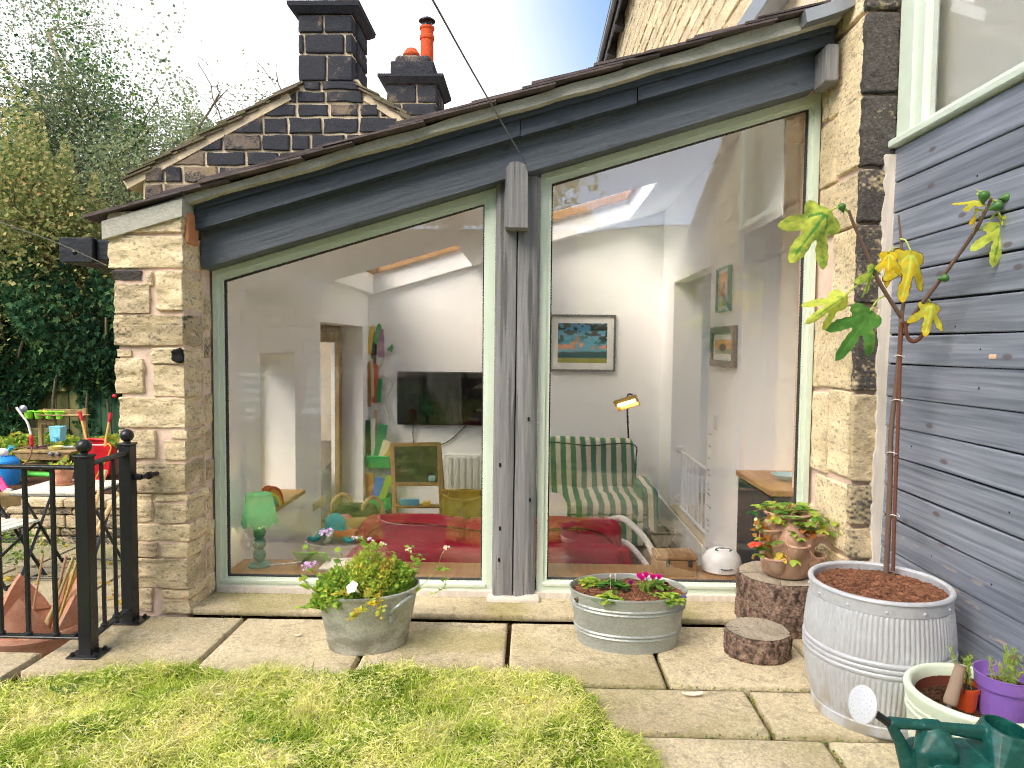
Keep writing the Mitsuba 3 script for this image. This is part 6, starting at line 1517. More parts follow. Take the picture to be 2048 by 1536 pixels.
for (a_, b_, g_) in (((176, 893), (160, 826), (157, 822)), ((209, 893), (221, 828), (224, 822))):
    put('handle', tube([Wp(*a_, -.08), Wp(*b_, -.02)], .011, 8), ('paint', lin(226, 176, 84)), 40, parent=wbw)
    d = Wp(*b_, -.02) - Wp(*a_, -.08); d /= np.linalg.norm(d)
    put('grip', tube([Wp(*b_, -.02) - d * .08, Wp(*b_, -.02), Wp(*b_, -.02) + d * .012], np.array([.015, .017, .02]), 10), ('paint', lin(206, 36, 48)), 40, parent=wbw)
for pts in (((176, 893), (170, 890), (166, 897), (172, 925), (178, 945), (184, 957)), ((209, 893), (216, 888), (222, 896), (214, 918), (203, 935), (192, 957))):
    put('leg', tube(curve([Wp(*p, -.10) for p in pts], 24), .008, 8), ('paint', lin(222, 170, 78)), True, parent=wbw)
put('cross_bar', tube([Wp(177, 890, -.10), Wp(208, 890, -.10)], .007, 8), ('paint', lin(232, 190, 190)), 40, parent=wbw)
wh = put('wheel', mv(lathe([(.001, .025), (.06, .025), (.075, .012), (.075, -.012), (.06, -.025), (.001, -.025)], 24), Wp(192, 968, .08), ry(math.pi / 2)), ('paint', (.03, .03, .03)), 40, parent=wbw)
dt_ = thing('blue_toy', 'bright blue and white plastic garden toy at the left edge', 'toy')
c = ony(12, 925, 6.6)
put('body', lathe([(.10, -.22), (.12, -.1), (.11, .02), (.07, .06), (.001, .07)], 28, c), ('paint', lin(36, 140, 222)), 40, parent=dt_)
put('head', mv(tm(trimesh.creation.icosphere(3, .055)), c + [-.02, -.02, .10], s=np.array([1.1, 1, .8])), ('paint', lin(232, 232, 224)), True, parent=dt_)
put('spout', tube(curve([c + [.02, 0, .10], c + [.05, 0, .14], c + [.06, 0, .155]], 8), np.linspace(.015, .028, 8), 10), ('paint', lin(70, 180, 200)), True, parent=dt_)
put('patch', mv(tm(trimesh.creation.icosphere(2, .035)), c + [-.06, -.03, .07]), ('paint', lin(226, 200, 60)), True, parent=dt_)
sc2 = thing('pink_scooter', 'pink and green toy scooter lying by the bistro table', 'scooter')
put('stem', tube([ony(-8, 945, 6.3), ony(18, 985, 6.2)], .018, 8), ('paint', lin(232, 60, 130)), 40, parent=sc2)
put('stem', tube([ony(-6, 962, 6.3), ony(14, 990, 6.2)], .016, 8), ('paint', lin(232, 80, 150)), 40, parent=sc2)
put('deck', hull([ony(a_, b_, 6.15 + dd) for a_, b_ in ((8, 985), (36, 982), (8, 992), (36, 989)) for dd in (0, .15)]), ('paint', lin(232, 70, 120)), 40, parent=sc2)
put('wheel', mv(lathe([(.001, .02), (.05, .02), (.055, 0), (.05, -.02), (.001, -.02)], 20), ony(4, 996, 6.2), rx(math.pi / 2)), ('paint', lin(110, 214, 110)), 40, parent=sc2)
put('wheel', mv(lathe([(.001, .02), (.035, .02), (.04, 0), (.035, -.02), (.001, -.02)], 20), ony(17, 985, 6.12), rx(math.pi / 2)), ('paint', lin(200, 206, 200)), 40, parent=sc2)
rf_ = solo('red_ball', 'small red ball peeping out beside the stone pier', 'ball', mv(tm(trimesh.creation.icosphere(2, .02)), ony(229, 792, 6.7)), ('paint', lin(206, 36, 56)), True)

# ---------------------------------------------------------------- wires
wr = [tube(curve([ony(1052, 328, 3.86), ony(950, 152, 2.6), ony(862, -6, 1.9), ony(700, -290, 1.2)], 30), .0035, 6)]
solo('washing_line', 'thin washing line rising from the post block across the sky', 'line', cat(wr), ('paint', lin(96, 100, 110)), 40)
solo('garden_wire', 'thin wire running from the box gutter out over the hedge', 'wire', tube(curve([ony(214, 531, 3.78), ony(120, 488, 3.3), ony(0, 445, 2.9), ony(-120, 404, 2.6)], 24), .0028, 6), ('paint', lin(150, 156, 150)), 40)
# ---------------------------------------------------------------- compost: a rough disc and loose crumbs
def crumbs(n, c, sx, sy, z, rot, rs, size=.006, dome=.0, spread=.97):
    a, r = rs.uniform(0, 6.283, n), np.sqrt(rs.uniform(0, 1, n)) * spread
    x, y = r * np.cos(a) * sx, r * np.sin(a) * sy
    P = np.stack([c[0] + x * math.cos(rot) - y * math.sin(rot), c[1] + x * math.sin(rot) + y * math.cos(rot), c[2] + z + dome * (1 - r * r) + .012 * (meshkit.fbm(np.stack([x * 22, y * 22, x * 0], 1), 3, 2) - .4)], 1)
    t = np.array([[1, 1, 1], [-1, -1, 1], [-1, 1, -1], [1, -1, -1]]) * .6
    s = size * rs.uniform(.35, 1.3, (n, 1, 1)) * rs.uniform(.4, 1.6, (n, 1, 3))
    th = rs.uniform(0, 6.283, n); cs, sn = np.cos(th)[:, None], np.sin(th)[:, None]
    v = t[None] * s
    v = np.stack([v[..., 0] * cs - v[..., 1] * sn, v[..., 0] * sn + v[..., 1] * cs, v[..., 2]], -1) + P[:, None]
    f = (np.arange(n) * 4)[:, None, None] + np.array([[0, 1, 2], [0, 3, 1], [0, 2, 3], [1, 3, 2]])[None]
    uv = np.repeat(np.stack([np.clip(rs.normal(.45, .26, n), 0, 1), rs.uniform(0, 1, n)], 1), 4, 0)
    return v.reshape(-1, 3), f.reshape(-1, 3), uv
def fill(par, c, sx, sy, z, rot, n, matl='compost', seed=3, size=.006, dome=0.0, tone=.35):
    rs = np.random.default_rng(seed)
    put('soil', disc(1, z - .004, 40, c, sx, sy, rot, 8, .005, 40, seed, dome), matl, True, parent=par, uv=(tone, .5))
    v, f, uv = crumbs(n, c, sx, sy, z, rot, rs, size, dome)
    put('soil_crumbs', (v, f), matl, False, parent=par, uv=uv, kind='stuff')

# ---------------------------------------------------------------- dolly tub planter (fluted steel barrel)
bar_ = thing('barrel_planter', 'large fluted pale steel barrel planter holding the fig tree', 'planter')
BC = np.array([1.452, 2.885, 0.0]); BR = .266
nb = 460
def flute(z0, z1):
    def fn(a, i):
        z = PRF[i][1]
        if not (z0[0] < z < z0[1] or z1[0] < z < z1[1]): return 0.0
        w = z0 if z0[0] < z < z0[1] else z1
        e = min(1, min(z - w[0], w[1] - z) / .014)
        return .0085 * e * (abs(math.cos(a * 46)) ** .7 - .45)
    return fn
PRF = [(BR * .90, 0), (BR * .915, .006), (BR * .925, .042), (BR * .905, .046), (BR * .912, .0505), (BR * .93, .066), (BR * .955, .09), (BR * .985, .125), (BR * 1.012, .165), (BR * 1.035, .205), (BR * 1.047, .235), (BR * 1.046, .248)]
for k in range(3):
    z0 = .250 + k * .021
    for t in np.linspace(0, math.pi, 6): PRF.append((BR * 1.048 + .0075 * math.sin(t), z0 + .0105 * (1 - math.cos(t))))
PRF += [(BR * 1.047, .316), (BR * 1.045, .33), (BR * 1.038, .365), (BR * 1.026, .40), (BR * 1.008, .44), (BR * .995, .465), (BR * .988, .480), (BR * .985, .487), (BR * 1.0, .489), (BR * 1.0, .535)]
for t in np.linspace(0, math.pi, 9): PRF.append((BR * 1.0 - .006 + .012 * math.cos(t), .537 + .012 * math.sin(t)))
PRF += [(BR * .955, .50), (BR * .945, .45)]
put('body', lathe(PRF, nb, BC, ribs=flute((.049, .248), (.316, .488))), 'barrel_metal', 50, parent=bar_)
for a in np.arange(0.2, 6.28, .52):
    put('rivet', mv(lathe([(.007, 0), (.006, .003), (.001, .005)], 10), BC + [BR * 1.0 * math.cos(a), BR * 1.0 * math.sin(a), .505], rz(a) @ ry(math.pi / 2)), 'barrel_metal', 40, parent=bar_)
fill(bar_, BC, BR * .95, BR * .95, .508, 0, 9000, seed=4, size=.0105, dome=.012, tone=.42)

# ---------------------------------------------------------------- fig tree
fg = thing('fig_tree', 'young fig tree with yellowing lobed leaves growing in the barrel', 'tree')
sb_ = onz(1772, 1150, .515)
SY = sb_[1]
def fp(px, py, dy=0.0): return ony(px, py, SY + dy)
def woody(pts, r0, r1, name='branch', n=40):
    c = curve(pts, n)
    r = np.interp(np.linspace(0, 1, n), [0, 1], [r0, r1]) * (1 + .10 * np.sin(np.arange(n) * 2.1) * (np.arange(n) % 5 == 0))
    put(name, tube(c, r, 10), ('matt', lin(112, 92, 82)), True, parent=fg)
    return c
woody([sb_ + [0, 0, -.05], fp(1777, 1040), fp(1780, 960), fp(1782, 863), fp(1793, 764), fp(1799, 706), fp(1803, 632)], .0118, .0095, 'trunk', 60)
woody([fp(1803, 636), fp(1757, 562, -.03), fp(1735, 510, -.05), fp(1709, 452, -.07), fp(1697, 420, -.08)], .0095, .006)
woody([fp(1803, 632), fp(1808, 590, .02), fp(1805, 520, .03), fp(1801, 470, .04), fp(1797, 430, .04)], .0085, .0035)
woody([fp(1809, 655, .01), fp(1840, 612, -.06), fp(1880, 560, -.14), fp(1945, 470, -.25), fp(1968, 428, -.29), fp(1984, 396, -.31)], .0095, .006)
for pts in (((1697, 422, -.08), (1680, 414, -.09), (1655, 424, -.10)), ((1752, 552, -.03), (1715, 570, -.07), (1690, 592, -.09)), ((1772, 590, -.01), (1755, 600, -.03), (1740, 622, -.05)), ((1801, 478, .03), (1812, 482, .0), (1823, 505, -.02)), ((1800, 498, .03), (1790, 496, .0), (1775, 505, -.02)), ((1852, 602, -.06), (1858, 600, -.07), (1862, 608, -.08)),
            ((1950, 462, -.25), (1970, 456, -.27), (1990, 452, -.29)), ((1984, 400, -.31), (2010, 405, -.32), (2040, 408, -.33)), ((1975, 415, -.3), (1965, 405, -.3), (1958, 403, -.3)), ((1970, 425, -.29), (1962, 420, -.29), (1955, 420, -.29)), ((1760, 548, -.03), (1752, 540, -.05), (1750, 535, -.05)), ((1980, 440, -.28), (1995, 425, -.3), (2003, 448, -.3))):
    put('leaf_stalk', tube(curve([fp(*p) for p in pts], 12), np.linspace(.0042, .003, 12), 7), ('paint', lin(176, 196, 92)), True, parent=fg)
from scipy.spatial import Delaunay
def fig_mesh(seed, L, W, fold, droop, lob=1.0):
    """A five lobed leaf: base at the origin, pointing along +x, facing +z."""
    rs = np.random.default_rng(seed)
    lobes = [(0, 1.0, .15), (.78, .88, .14), (-.78, .86, .14), (1.75, .5, .15), (-1.75, .5, .15)]
    P = None
    for a, l, w in lobes:
        l = l * (1 + rs.uniform(-.06, .06))
        d = np.array([math.cos(a), math.sin(a)]); s = np.array([-d[1], d[0]])
        t = np.linspace(0, 1, 16)
        prof = w * lob * (np.sin(np.clip(t, .0, 1) * math.pi) ** .55) * (.55 + .6 * t) * (1 + .10 * np.sin(t * 34 + seed))
        c = np.array([.12, 0]) + np.outer(t * (l - .12), d)
        ring = np.vstack([c + s * prof[:, None], (c - s * prof[:, None])[::-1]])
        g = Polygon(ring).buffer(0)
        P = g if P is None else P.union(g)
    P = P.union(sbox(0, -.10, .24, .10).buffer(.05)).buffer(.03).buffer(-.03)
    if P.geom_type != 'Polygon': P = max(P.geoms, key=lambda g: g.area)
    B = np.array(P.exterior.segmentize(.035).coords[:-1])
    gx, gy = np.meshgrid(np.arange(-.3, 1.05, .032), np.arange(-.95, .95, .032)); q = np.c_[gx.ravel(), gy.ravel()]
    q = q[shapely.contains_xy(P.buffer(-.02), q[:, 0], q[:, 1])]
    pts = np.vstack([B, q]); tri = Delaunay(pts).simplices
    cen = pts[tri].mean(1); tri = tri[shapely.contains_xy(P, cen[:, 0], cen[:, 1])]
    edge = np.array([1 - min(1, P.exterior.distance(shapely.Point(p)) / .10) for p in pts])
    x, y = pts[:, 0], pts[:, 1] * W
    rr = np.hypot(x, y)
    z = -fold * np.abs(y) ** 1.2 * .8 - droop * rr ** 2 * .5 + .03 * np.sin(7 * x + 3 * y + seed) * rr + .02 * np.sin(13 * y + seed)
    vein = np.min([np.abs(x * math.sin(a) - pts[:, 1] * math.cos(a)) + (x * math.cos(a) + pts[:, 1] * math.sin(a) < 0) for a in (0, .72, -.72, 1.75, -1.75)], axis=0)
    z = z - .012 * np.exp(-(vein / .03) ** 2)
    edge = edge - (edge < .3) * np.exp(-(vein / .028) ** 2)
    z = z + .05 * (meshkit.fbm(np.stack([x * 5, y * 5, x * 0 + seed], 1), 3, seed) - .5) * (.3 + rr)
    return np.stack([x, y, z], 1) * L, tri, edge
def fig_leaf(base, tip, tone, seed, L=None, W=1.0, fold=.3, droop=.3, face=(0, -1, .25), roll=0.0):
    base, tip = np.asarray(base), np.asarray(tip)
    a = tip - base; L = L or np.linalg.norm(a) * 1.14; a = a / np.linalg.norm(a)
    nrm = np.array(face, float); nrm -= a * (nrm @ a); nrm /= np.linalg.norm(nrm)
    b = np.cross(nrm, a)
    if roll: nrm, b = nrm * math.cos(roll) + b * math.sin(roll), b * math.cos(roll) - nrm * math.sin(roll)
    v, t, e = fig_mesh(seed, L, W, fold, droop)
    put('leaf', (v @ np.stack([a, b, nrm], 0) + base, t), 'fig_leaf', True, parent=fg, uv=np.c_[np.full(len(v), tone), e])
FL = [((1653, 424, -.10), (1592, 512, -.14), .30, 1, .95, .25, .2, (.2, -1, .45), .2), ((1690, 593, -.09), (1622, 640, -.16), .45, 2, .55, .9, .2, (-.1, -1, .9), .5), ((1750, 536, -.05), (1728, 592, -.08), .28, 3, .62, .7, .1, (.1, -1, .2), .6), ((1740, 623, -.05), (1690, 702, -.09), .02, 4, .82, .2, .25, (.1, -1, .2), -.1),
      ((1778, 505, -.02), (1776, 562, -.04), .86, 5, .75, .4, .3, (0, -1, .1), -.3), ((1824, 505, -.02), (1812, 592, -.05), .78, 6, .85, .35, .2, (0, -1, .15), .1), ((1862, 608, -.08), (1856, 664, -.11), .74, 7, 1.0, .25, .3, (0, -1, .35), .1), ((1958, 403, -.30), (1908, 408, -.32), .72, 8, .5, .5, .1, (0, -.7, .8), 0),
      ((1956, 420, -.29), (1948, 464, -.30), .82, 9, .42, .9, .1, (.3, -1, 0), .5), ((2003, 448, -.30), (1992, 515, -.33), .42, 10, .95, .35, .3, (-.1, -1, .3), -.2), ((2040, 408, -.33), (2090, 400, -.35), .55, 11, .7, .4, .3, (0, -1, .5), 0), ((1985, 396, -.31), (1952, 374, -.30), .5, 12, .35, .8, .1, (0, -.6, .9), .3), ((1697, 422, -.08), (1672, 402, -.07), .35, 13, .35, .8, .1, (0, -.6, .9), .2),
      ((2000, 440, -.29), (2016, 432, -.36), .6, 14, .6, .5, .3, (0, -1, .2), .4)]
for b_, t_, tone, seed, W, fo, dr_, face, roll in FL:
    fig_leaf(fp(*b_), fp(*t_), tone, seed, None, W, fo, dr_, face, roll)
def fig(c, r, d):
    d = np.array(d, float) / np.linalg.norm(d)
    s = np.cross(d, [0, 1, .1]); s /= np.linalg.norm(s); o = np.cross(d, s)
    pr2 = [(.003, -1.7), (.22, -1.45), (.35, -1.1), (.62, -.75), (.9, -.3), (1, .1), (.93, .5), (.7, .78), (.3, .95), (.01, .98)]
    put('fig', mv(lathe([(a * r, b * r) for a, b in pr2], 22), c, np.stack([s, o, d], 1)), ('paint', lin(66, 112, 52)), True, parent=fg)
fig(fp(1684, 414, -.09), .016, (-.3, 0, 1)); fig(fp(1968, 392, -.31), .020, (0, -.2, 1)); fig(fp(2014, 395, -.33), .019, (1, -.2, .1)); fig(fp(1994, 412, -.32), .020, (1, -.3, .5)); fig(fp(1889, 556, -.16), .017, (1, -.2, .1)); fig(fp(1962, 436, -.28), .008, (-.5, 0, -.6))
rbp = curve([fp(1786, 1142, -.02), fp(1790, 1000, -.02), fp(1796, 850, -.02), fp(1800, 720, -.02), fp(1802, 660, -.02), fp(1806, 646, -.022), fp(1811, 652, -.03), fp(1813, 668, -.03), fp(1822, 682, -.03), fp(1836, 680, -.03), fp(1848, 664, -.03), fp(1857, 642, -.03)], 420)
rb3 = solo('rebar_stake', 'rusty ribbed steel bar with hooked top staking the fig tree', 'stake', tube(rbp, .0072 + .0013 * (np.arange(420) % 3 == 0), 10), ('matt', lin(110, 72, 58)), 60)
for px, py in ((1798, 712), (1795, 800), (1789, 1030), (1785, 905)):
    c = fp(px, py, -.01)
    put('tie', tube([c + [.019 * math.cos(t), .022 * math.sin(t), .004 * math.sin(t * 2)] for t in np.linspace(0, 6.283, 18)], .0022, 5), ('paint', (.8, .8, .78)), True, parent='rebar_stake')

# ---------------------------------------------------------------- logs and strawberry pot
def log(name, label, c, r, h, seed, flat=1.0):
    t = thing(name, label, 'log')
    n, m = 150, 26
    a = np.arange(n) * 2 * np.pi / n
    rs = r * (1 + .05 * (meshkit.fbm(np.stack([np.cos(a) * 1.4, np.sin(a) * 1.4, a * 0], 1), 3, seed) - .5) * 2)
    zz = np.linspace(0, h, m)
    v = []
    for z in zz:
        p = np.stack([np.cos(a) * 9, np.sin(a) * 9, np.full(n, z * 26)], 1)
        plates = np.abs(meshkit.fbm(p * [1.3, 1.3, .55], 4, seed + 3) - .5) * 2
        rr = rs + .020 * (plates - .25) - .008 * (z > h - .006) - .004 * (z < .006)
        v.append(np.stack([c[0] + rr * np.cos(a), c[1] + rr * np.sin(a), np.full(n, c[2] + z)], 1))
    v = np.vstack(v); i, j = np.meshgrid(np.arange(m - 1), np.arange(n), indexing='ij'); i, j = i.ravel(), j.ravel(); k = (j + 1) % n
    put('bark', (v, np.vstack([np.stack([i * n + j, i * n + k, (i + 1) * n + k], 1), np.stack([i * n + j, (i + 1) * n + k, (i + 1) * n + j], 1)])), 'log_bark', 50, parent=t)
    top = v[-n:]; rings = [np.array([c[0], c[1], c[2] + h + .002])[None]]
    q = [np.array([[c[0], c[1], c[2] + h]]) + (top - [c[0], c[1], c[2] + h]) * s for s in (.2, .4, .6, .8, .92, .985)]
    vv = np.vstack([*q, [[c[0], c[1], c[2] + h]]]); vv[:, 2] += .004 * (meshkit.fbm(vv * 20, 3, seed) - .5) + .001
    ff = [[5 * 0 + x, (x + 1) % n, len(vv) - 1] for x in range(n)]
    for u in range(5): ff += [[u * n + x, (u + 1) * n + x, (u + 1) * n + (x + 1) % n] for x in range(n)] + [[u * n + x, (u + 1) * n + (x + 1) % n, u * n + (x + 1) % n] for x in range(n)]
    put('cut_face', (vv, np.array(ff)), 'log_top', True, parent=t, uv=(c[0], c[1]))
log('log_stool', 'tall sawn log round with reddish bark carrying the strawberry pot', (1.375, 3.80, 0.0), .228, .275, 4)
log('log_slice', 'low dark barked log slice on the paving beside the barrel', (1.135, 3.415, 0.0), .158, .118, 9)

sp = thing('strawberry_pot', 'weathered terracotta strawberry pot with side pockets on the tall log', 'plant pot')
SC = np.array([1.398, 3.775, .277])
pp = [(.001, 0), (.095, 0), (.118, .012), (.13, .05), (.136, .10), (.143, .17), (.142, .22), (.128, .27), (.108, .30), (.100, .31), (.106, .325), (.122, .332), (.127, .342), (.120, .35), (.108, .346), (.100, .33)]
put('body', lathe([(a * 1.0, b) for a, b in pp], 64, SC), 'terracotta', 50, parent=sp, uv=(.5, 1))
fill(sp, SC, .1, .1, .325, 0, 500, 'soil', 5)
def pocket(a, z, s=1.0):
    d = np.array([math.cos(a), math.sin(a), 0.0])
    prof = [(.02, -.115), (.04, -.095), (.052, -.055), (.057, -.015), (.0585, 0), (.066, .004), (.066, .012), (.057, .013), (.050, .004), (.046, -.03), (.02, -.05)]
    m = lathe([(x * s, y * s) for x, y in prof], 36)
    c = SC + d * (.142) + [0, 0, z]
    v = m[0].copy()
    low = np.clip(-v[:, 2] / (.115 * s), 0, 1)
    v[:, :2] -= d[:2] * (low ** 1.3 * .07 * s)[:, None]
    put('pocket', (v + c, m[1]), 'terracotta', 50, parent=sp, uv=(.4, 1))
    put('pocket_soil', disc(.05 * s, -.008, 20, c), 'soil', True, parent=sp, uv=(.3, .5))
    return c
pk = [pocket(-2.55, .262, .92), pocket(-2.35, .115, 1.0), pocket(-1.52, .195, .95), pocket(-.75, .25, 1.0), pocket(-.35, .115, .9)]
TRI = [(-.5, 0), (-.38, .22), (-.1, .36), (.22, .33), (.45, .14), (.5, 0), (.45, -.14), (.22, -.33), (-.1, -.36), (-.38, -.22)]
def trifol(c, n, reach, rs, size, tone, zlo=0.0, zhi=.08):
    """Trifoliate leaves on thin stalks round the point c."""
    V, F, UV, st, kk = [], [], [], [], 0
    for _ in range(n):
        a, r = rs.uniform(0, 6.283), reach * rs.uniform(.25, 1)
        e = c + np.array([r * math.cos(a), r * math.sin(a), rs.uniform(zlo, zhi)])
        st.append(tube(curve([c + [0, 0, -.01], (c + e) / 2 + [0, 0, .025], e], 8), .0016, 5))
        tt = np.clip(tone(rs), 0, 1); lift = rs.uniform(-.5, .35)
        for q in (-1.3, 0, 1.3):
            b = a + q; d = np.array([math.cos(b) * .9, math.sin(b) * .9, lift]); d /= np.linalg.norm(d)
            s = np.cross([0, 0, 1], d); s /= np.linalg.norm(s); nn = np.cross(d, s)
            sz = size * rs.uniform(.75, 1.15)
            p = np.array([e + d * sz * (.5 + u) + s * sz * w + nn * sz * (.28 * abs(w) - .12 * (u + .5) ** 2) for u, w in TRI])
            ctr = e + d * sz * .5
            V.append(np.vstack([p, [ctr]])); F.append(np.array([[x, (x + 1) % 10, 10] for x in range(10)]) + kk); kk += 11
            UV.append(np.tile([[tt, rs.uniform(.55, 1)]], (11, 1)))
    return np.vstack(V), np.vstack(F), np.vstack(UV), cat(st)
rs = np.random.default_rng(31)
sgreen = lambda r: r.normal(.42, .2)
st_ = thing('strawberry_plant', 'trailing strawberry plants growing from the terracotta pot and its pockets', 'plant')
for c, n, reach, sz, zl, zh in ((SC + [0, 0, .33], 26, .16, .050, .0, .055), (SC + [-.09, -.04, .33], 12, .15, .048, -.03, .04), (SC + [.09, -.04, .32], 14, .16, .048, -.05, .03), (pk[0], 7, .09, .034, -.06, .04), (pk[1] + [0, 0, .01], 11, .10, .048, .0, .07), (pk[2] + [0, 0, .0], 4, .03, .030, .03, .075), (pk[3], 11, .13, .044, -.02, .08), (pk[4], 6, .08, .032, -.05, .06)):
    v, f, uv, stm = trifol(c, n, reach, rs, sz, sgreen, zl, zh)
    for q_ in range(n):
        a_ = q_ * 33
        put('leaf', (v[a_:a_ + 33], f[:30]), 'leaf', False, parent=st_, uv=uv[a_:a_ + 33])
    put('stalks', stm, ('matt', lin(150, 140, 80)), True, parent=st_)
v, f, uv = leaves(np.vstack([pk[0] + rs.normal(size=(26, 3)) * [.03, .03, .05] + [-.05, -.02, -.03], pk[3] + rs.normal(size=(14, 3)) * .025 + [-.03, -.02, .02]]), .045, rs, lambda r, n: np.clip(r.normal(.97, .05, n), 0, 1), (.25, .5))
put('dead_leaves', (v, f), 'leaf', False, parent=st_, uv=uv, kind='stuff', label='brown withered strawberry leaves')
for c in (pk[1] + [-.10, -.02, .035], pk[1] + [-.14, -.02, .02]):
    v, f, uv, stm = trifol(c, 1, .01, rs, .045, lambda r: 1.0)
    put('red_leaf', (v, f), ('matt', lin(206, 78, 60)), False, parent=st_)
for k in range(2):
    put('berry', mv(tm(trimesh.creation.icosphere(2, .011)), pk[0] + [-.085 + .01 * k, -.03, .06 - .035 * k], s=np.array([1, 1, 1.2])), ('paint', lin(206, 216, 150)), True, parent=st_)
put('runner', cat([tube(curve([pk[2] + [.02, -.02, .0], pk[2] + [.05 + .01 * k, -.05, -.02 - .01 * k], pk[2] + [.05 + .008 * k, -.045, -.09 - .008 * k]], 10), .0018, 5) for k in range(5)]), ('matt', lin(176, 130, 112)), True, parent=st_)

# ---------------------------------------------------------------- left zinc tub and its planting
ltb = thing('zinc_tub', 'deep oval galvanised tub with one side handle, full of herbs', 'tub')
LC, LR = np.array([-.80, 3.435, 0.0]), .35
lpf = [(.60, 0), (.74, .002), (.752, .012), (.80, .08), (.87, .17), (.93, .25), (.955, .278), (.985, .284), (.985, .294), (.955, .297), (.93, .28), (.90, .22)]
LSX, LSY = .262, .205
put('body', lathe(lpf, 72, LC, LSX, LSY, LR), 'old_zinc', 40, parent=ltb)
fill(ltb, LC, LSX * .92, LSY * .92, .245, LR, 2500, 'soil', 6, .007)
put('handle', tube(curve([ony(782, 1228, 3.30), ony(786, 1221, 3.27), ony(800, 1210, 3.27), ony(815, 1199, 3.32), ony(824, 1193, 3.38), ony(818, 1192, 3.44)], 24), .011, 10), 'zinc', True, parent=ltb)
put('handle_lug', rblock(ony(783, 1236, 3.30), (.012, .008, .022), .006, .008), 'zinc', True, parent=ltb)
rs = np.random.default_rng(17)
def mound(par, c, rx_, ry_, h, n, size, tone, asp, name='foliage', shade=(.5, 1.1), up=.3):
    u = rs.normal(size=(n, 3)); u /= np.linalg.norm(u, axis=1, keepdims=True); u[:, 2] = np.abs(u[:, 2])
    k = rs.uniform(.35, 1, (n, 1)) ** .5
    P = np.array(c) + u * [rx_, ry_, h] * k * (.75 + .5 * meshkit.fbm(u * 3 + c[0], 2, 3))[:, None]
    v, f, uv = leaves(P, size, rs, tone, shade, None, up, u + [0, 0, .6], asp)
    put(name, (v, f), 'leaf', False, parent=par, uv=uv, kind='stuff')
    put('stems', cat([tube([np.array(c) + [0, 0, -.02], np.array(c) + u[q] * [rx_, ry_, h] * .85], [.0025, .001], 4, False) for q in range(60)]), ('matt', lin(120, 130, 70)), True, parent=par)
pl1 = thing('heather', 'rounded yellow green fine leaved mound in the middle of the left tub', 'plant')
cen = lambda px, py, y: ony(px, py, y)
def tubpt(px, y, z): q = ony(px, 1100, y); return np.array([q[0], y, z])
mound(pl1, tubpt(742, 3.45, .25), .165, .14, .21, 4200, .027, lambda r, n: np.clip(r.normal(.56, .1, n), 0, 1), .22)
v, f, uv = leaves(tubpt(775, 3.42, .40) + rs.normal(size=(160, 3)) * [.02, .02, .03], .02, rs, 1.0, (.25, .5), aspect=.2)
put('dry_tips', (v, f), 'leaf', False, parent=pl1, uv=uv, kind='stuff', label='dry brown tips in the mound')
pl2 = thing('feverfew', 'soft bright green lobed herb spilling over the left end of the tub', 'plant')
mound(pl2, tubpt(672, 3.33, .25), .115, .11, .15, 1900, .027, lambda r, n: np.clip(r.normal(.46, .1, n), 0, 1), .4)
mound(pl2, tubpt(655, 3.36, .22), .08, .08, .08, 300, .04, lambda r, n: np.clip(r.normal(.36, .1, n), 0, 1), .5)
pl3 = thing('mint', 'fresh green toothed leaves at the right end of the left tub', 'plant')
mound(pl3, tubpt(792, 3.48, .26), .095, .10, .15, 1100, .032, lambda r, n: np.clip(r.normal(.44, .1, n), 0, 1), .6)
def sprig(par, pts, n, size, tone, rad=.0026, pair=True, lo=.25):
    c = curve([ony(*p) for p in pts], 26)
    put('stem', tube(c, np.linspace(rad, rad * .6, 26), 6), ('matt', lin(142, 152, 84)), True, parent=par)
    P, D = [], []
    for t in np.linspace(lo, 1, n):
        q = c[int(t * 25)]
        for s in ((-1, 1) if pair else (1,)):
            a = rs.uniform(0, 6.28); d = np.array([math.cos(a), math.sin(a) * .6, .25]) * s; d[2] = .25
            P.append(q + d * size * .5); D.append(d)
    v, f, uv = leaves(np.array(P), size, rs, tone, (.55, 1), up=1.0, dirs=np.array(D) * 3, aspect=.5)
    put('sprig_leaves', (v, f), 'leaf', False, parent=par, uv=uv, kind='stuff')
    return c
lt = lambda r, n: np.clip(r.normal(.40, .08, n), 0, 1)
vb = thing('verbena', 'lanky verbena stems with lilac flower heads rising from the left tub', 'plant')
ends = []
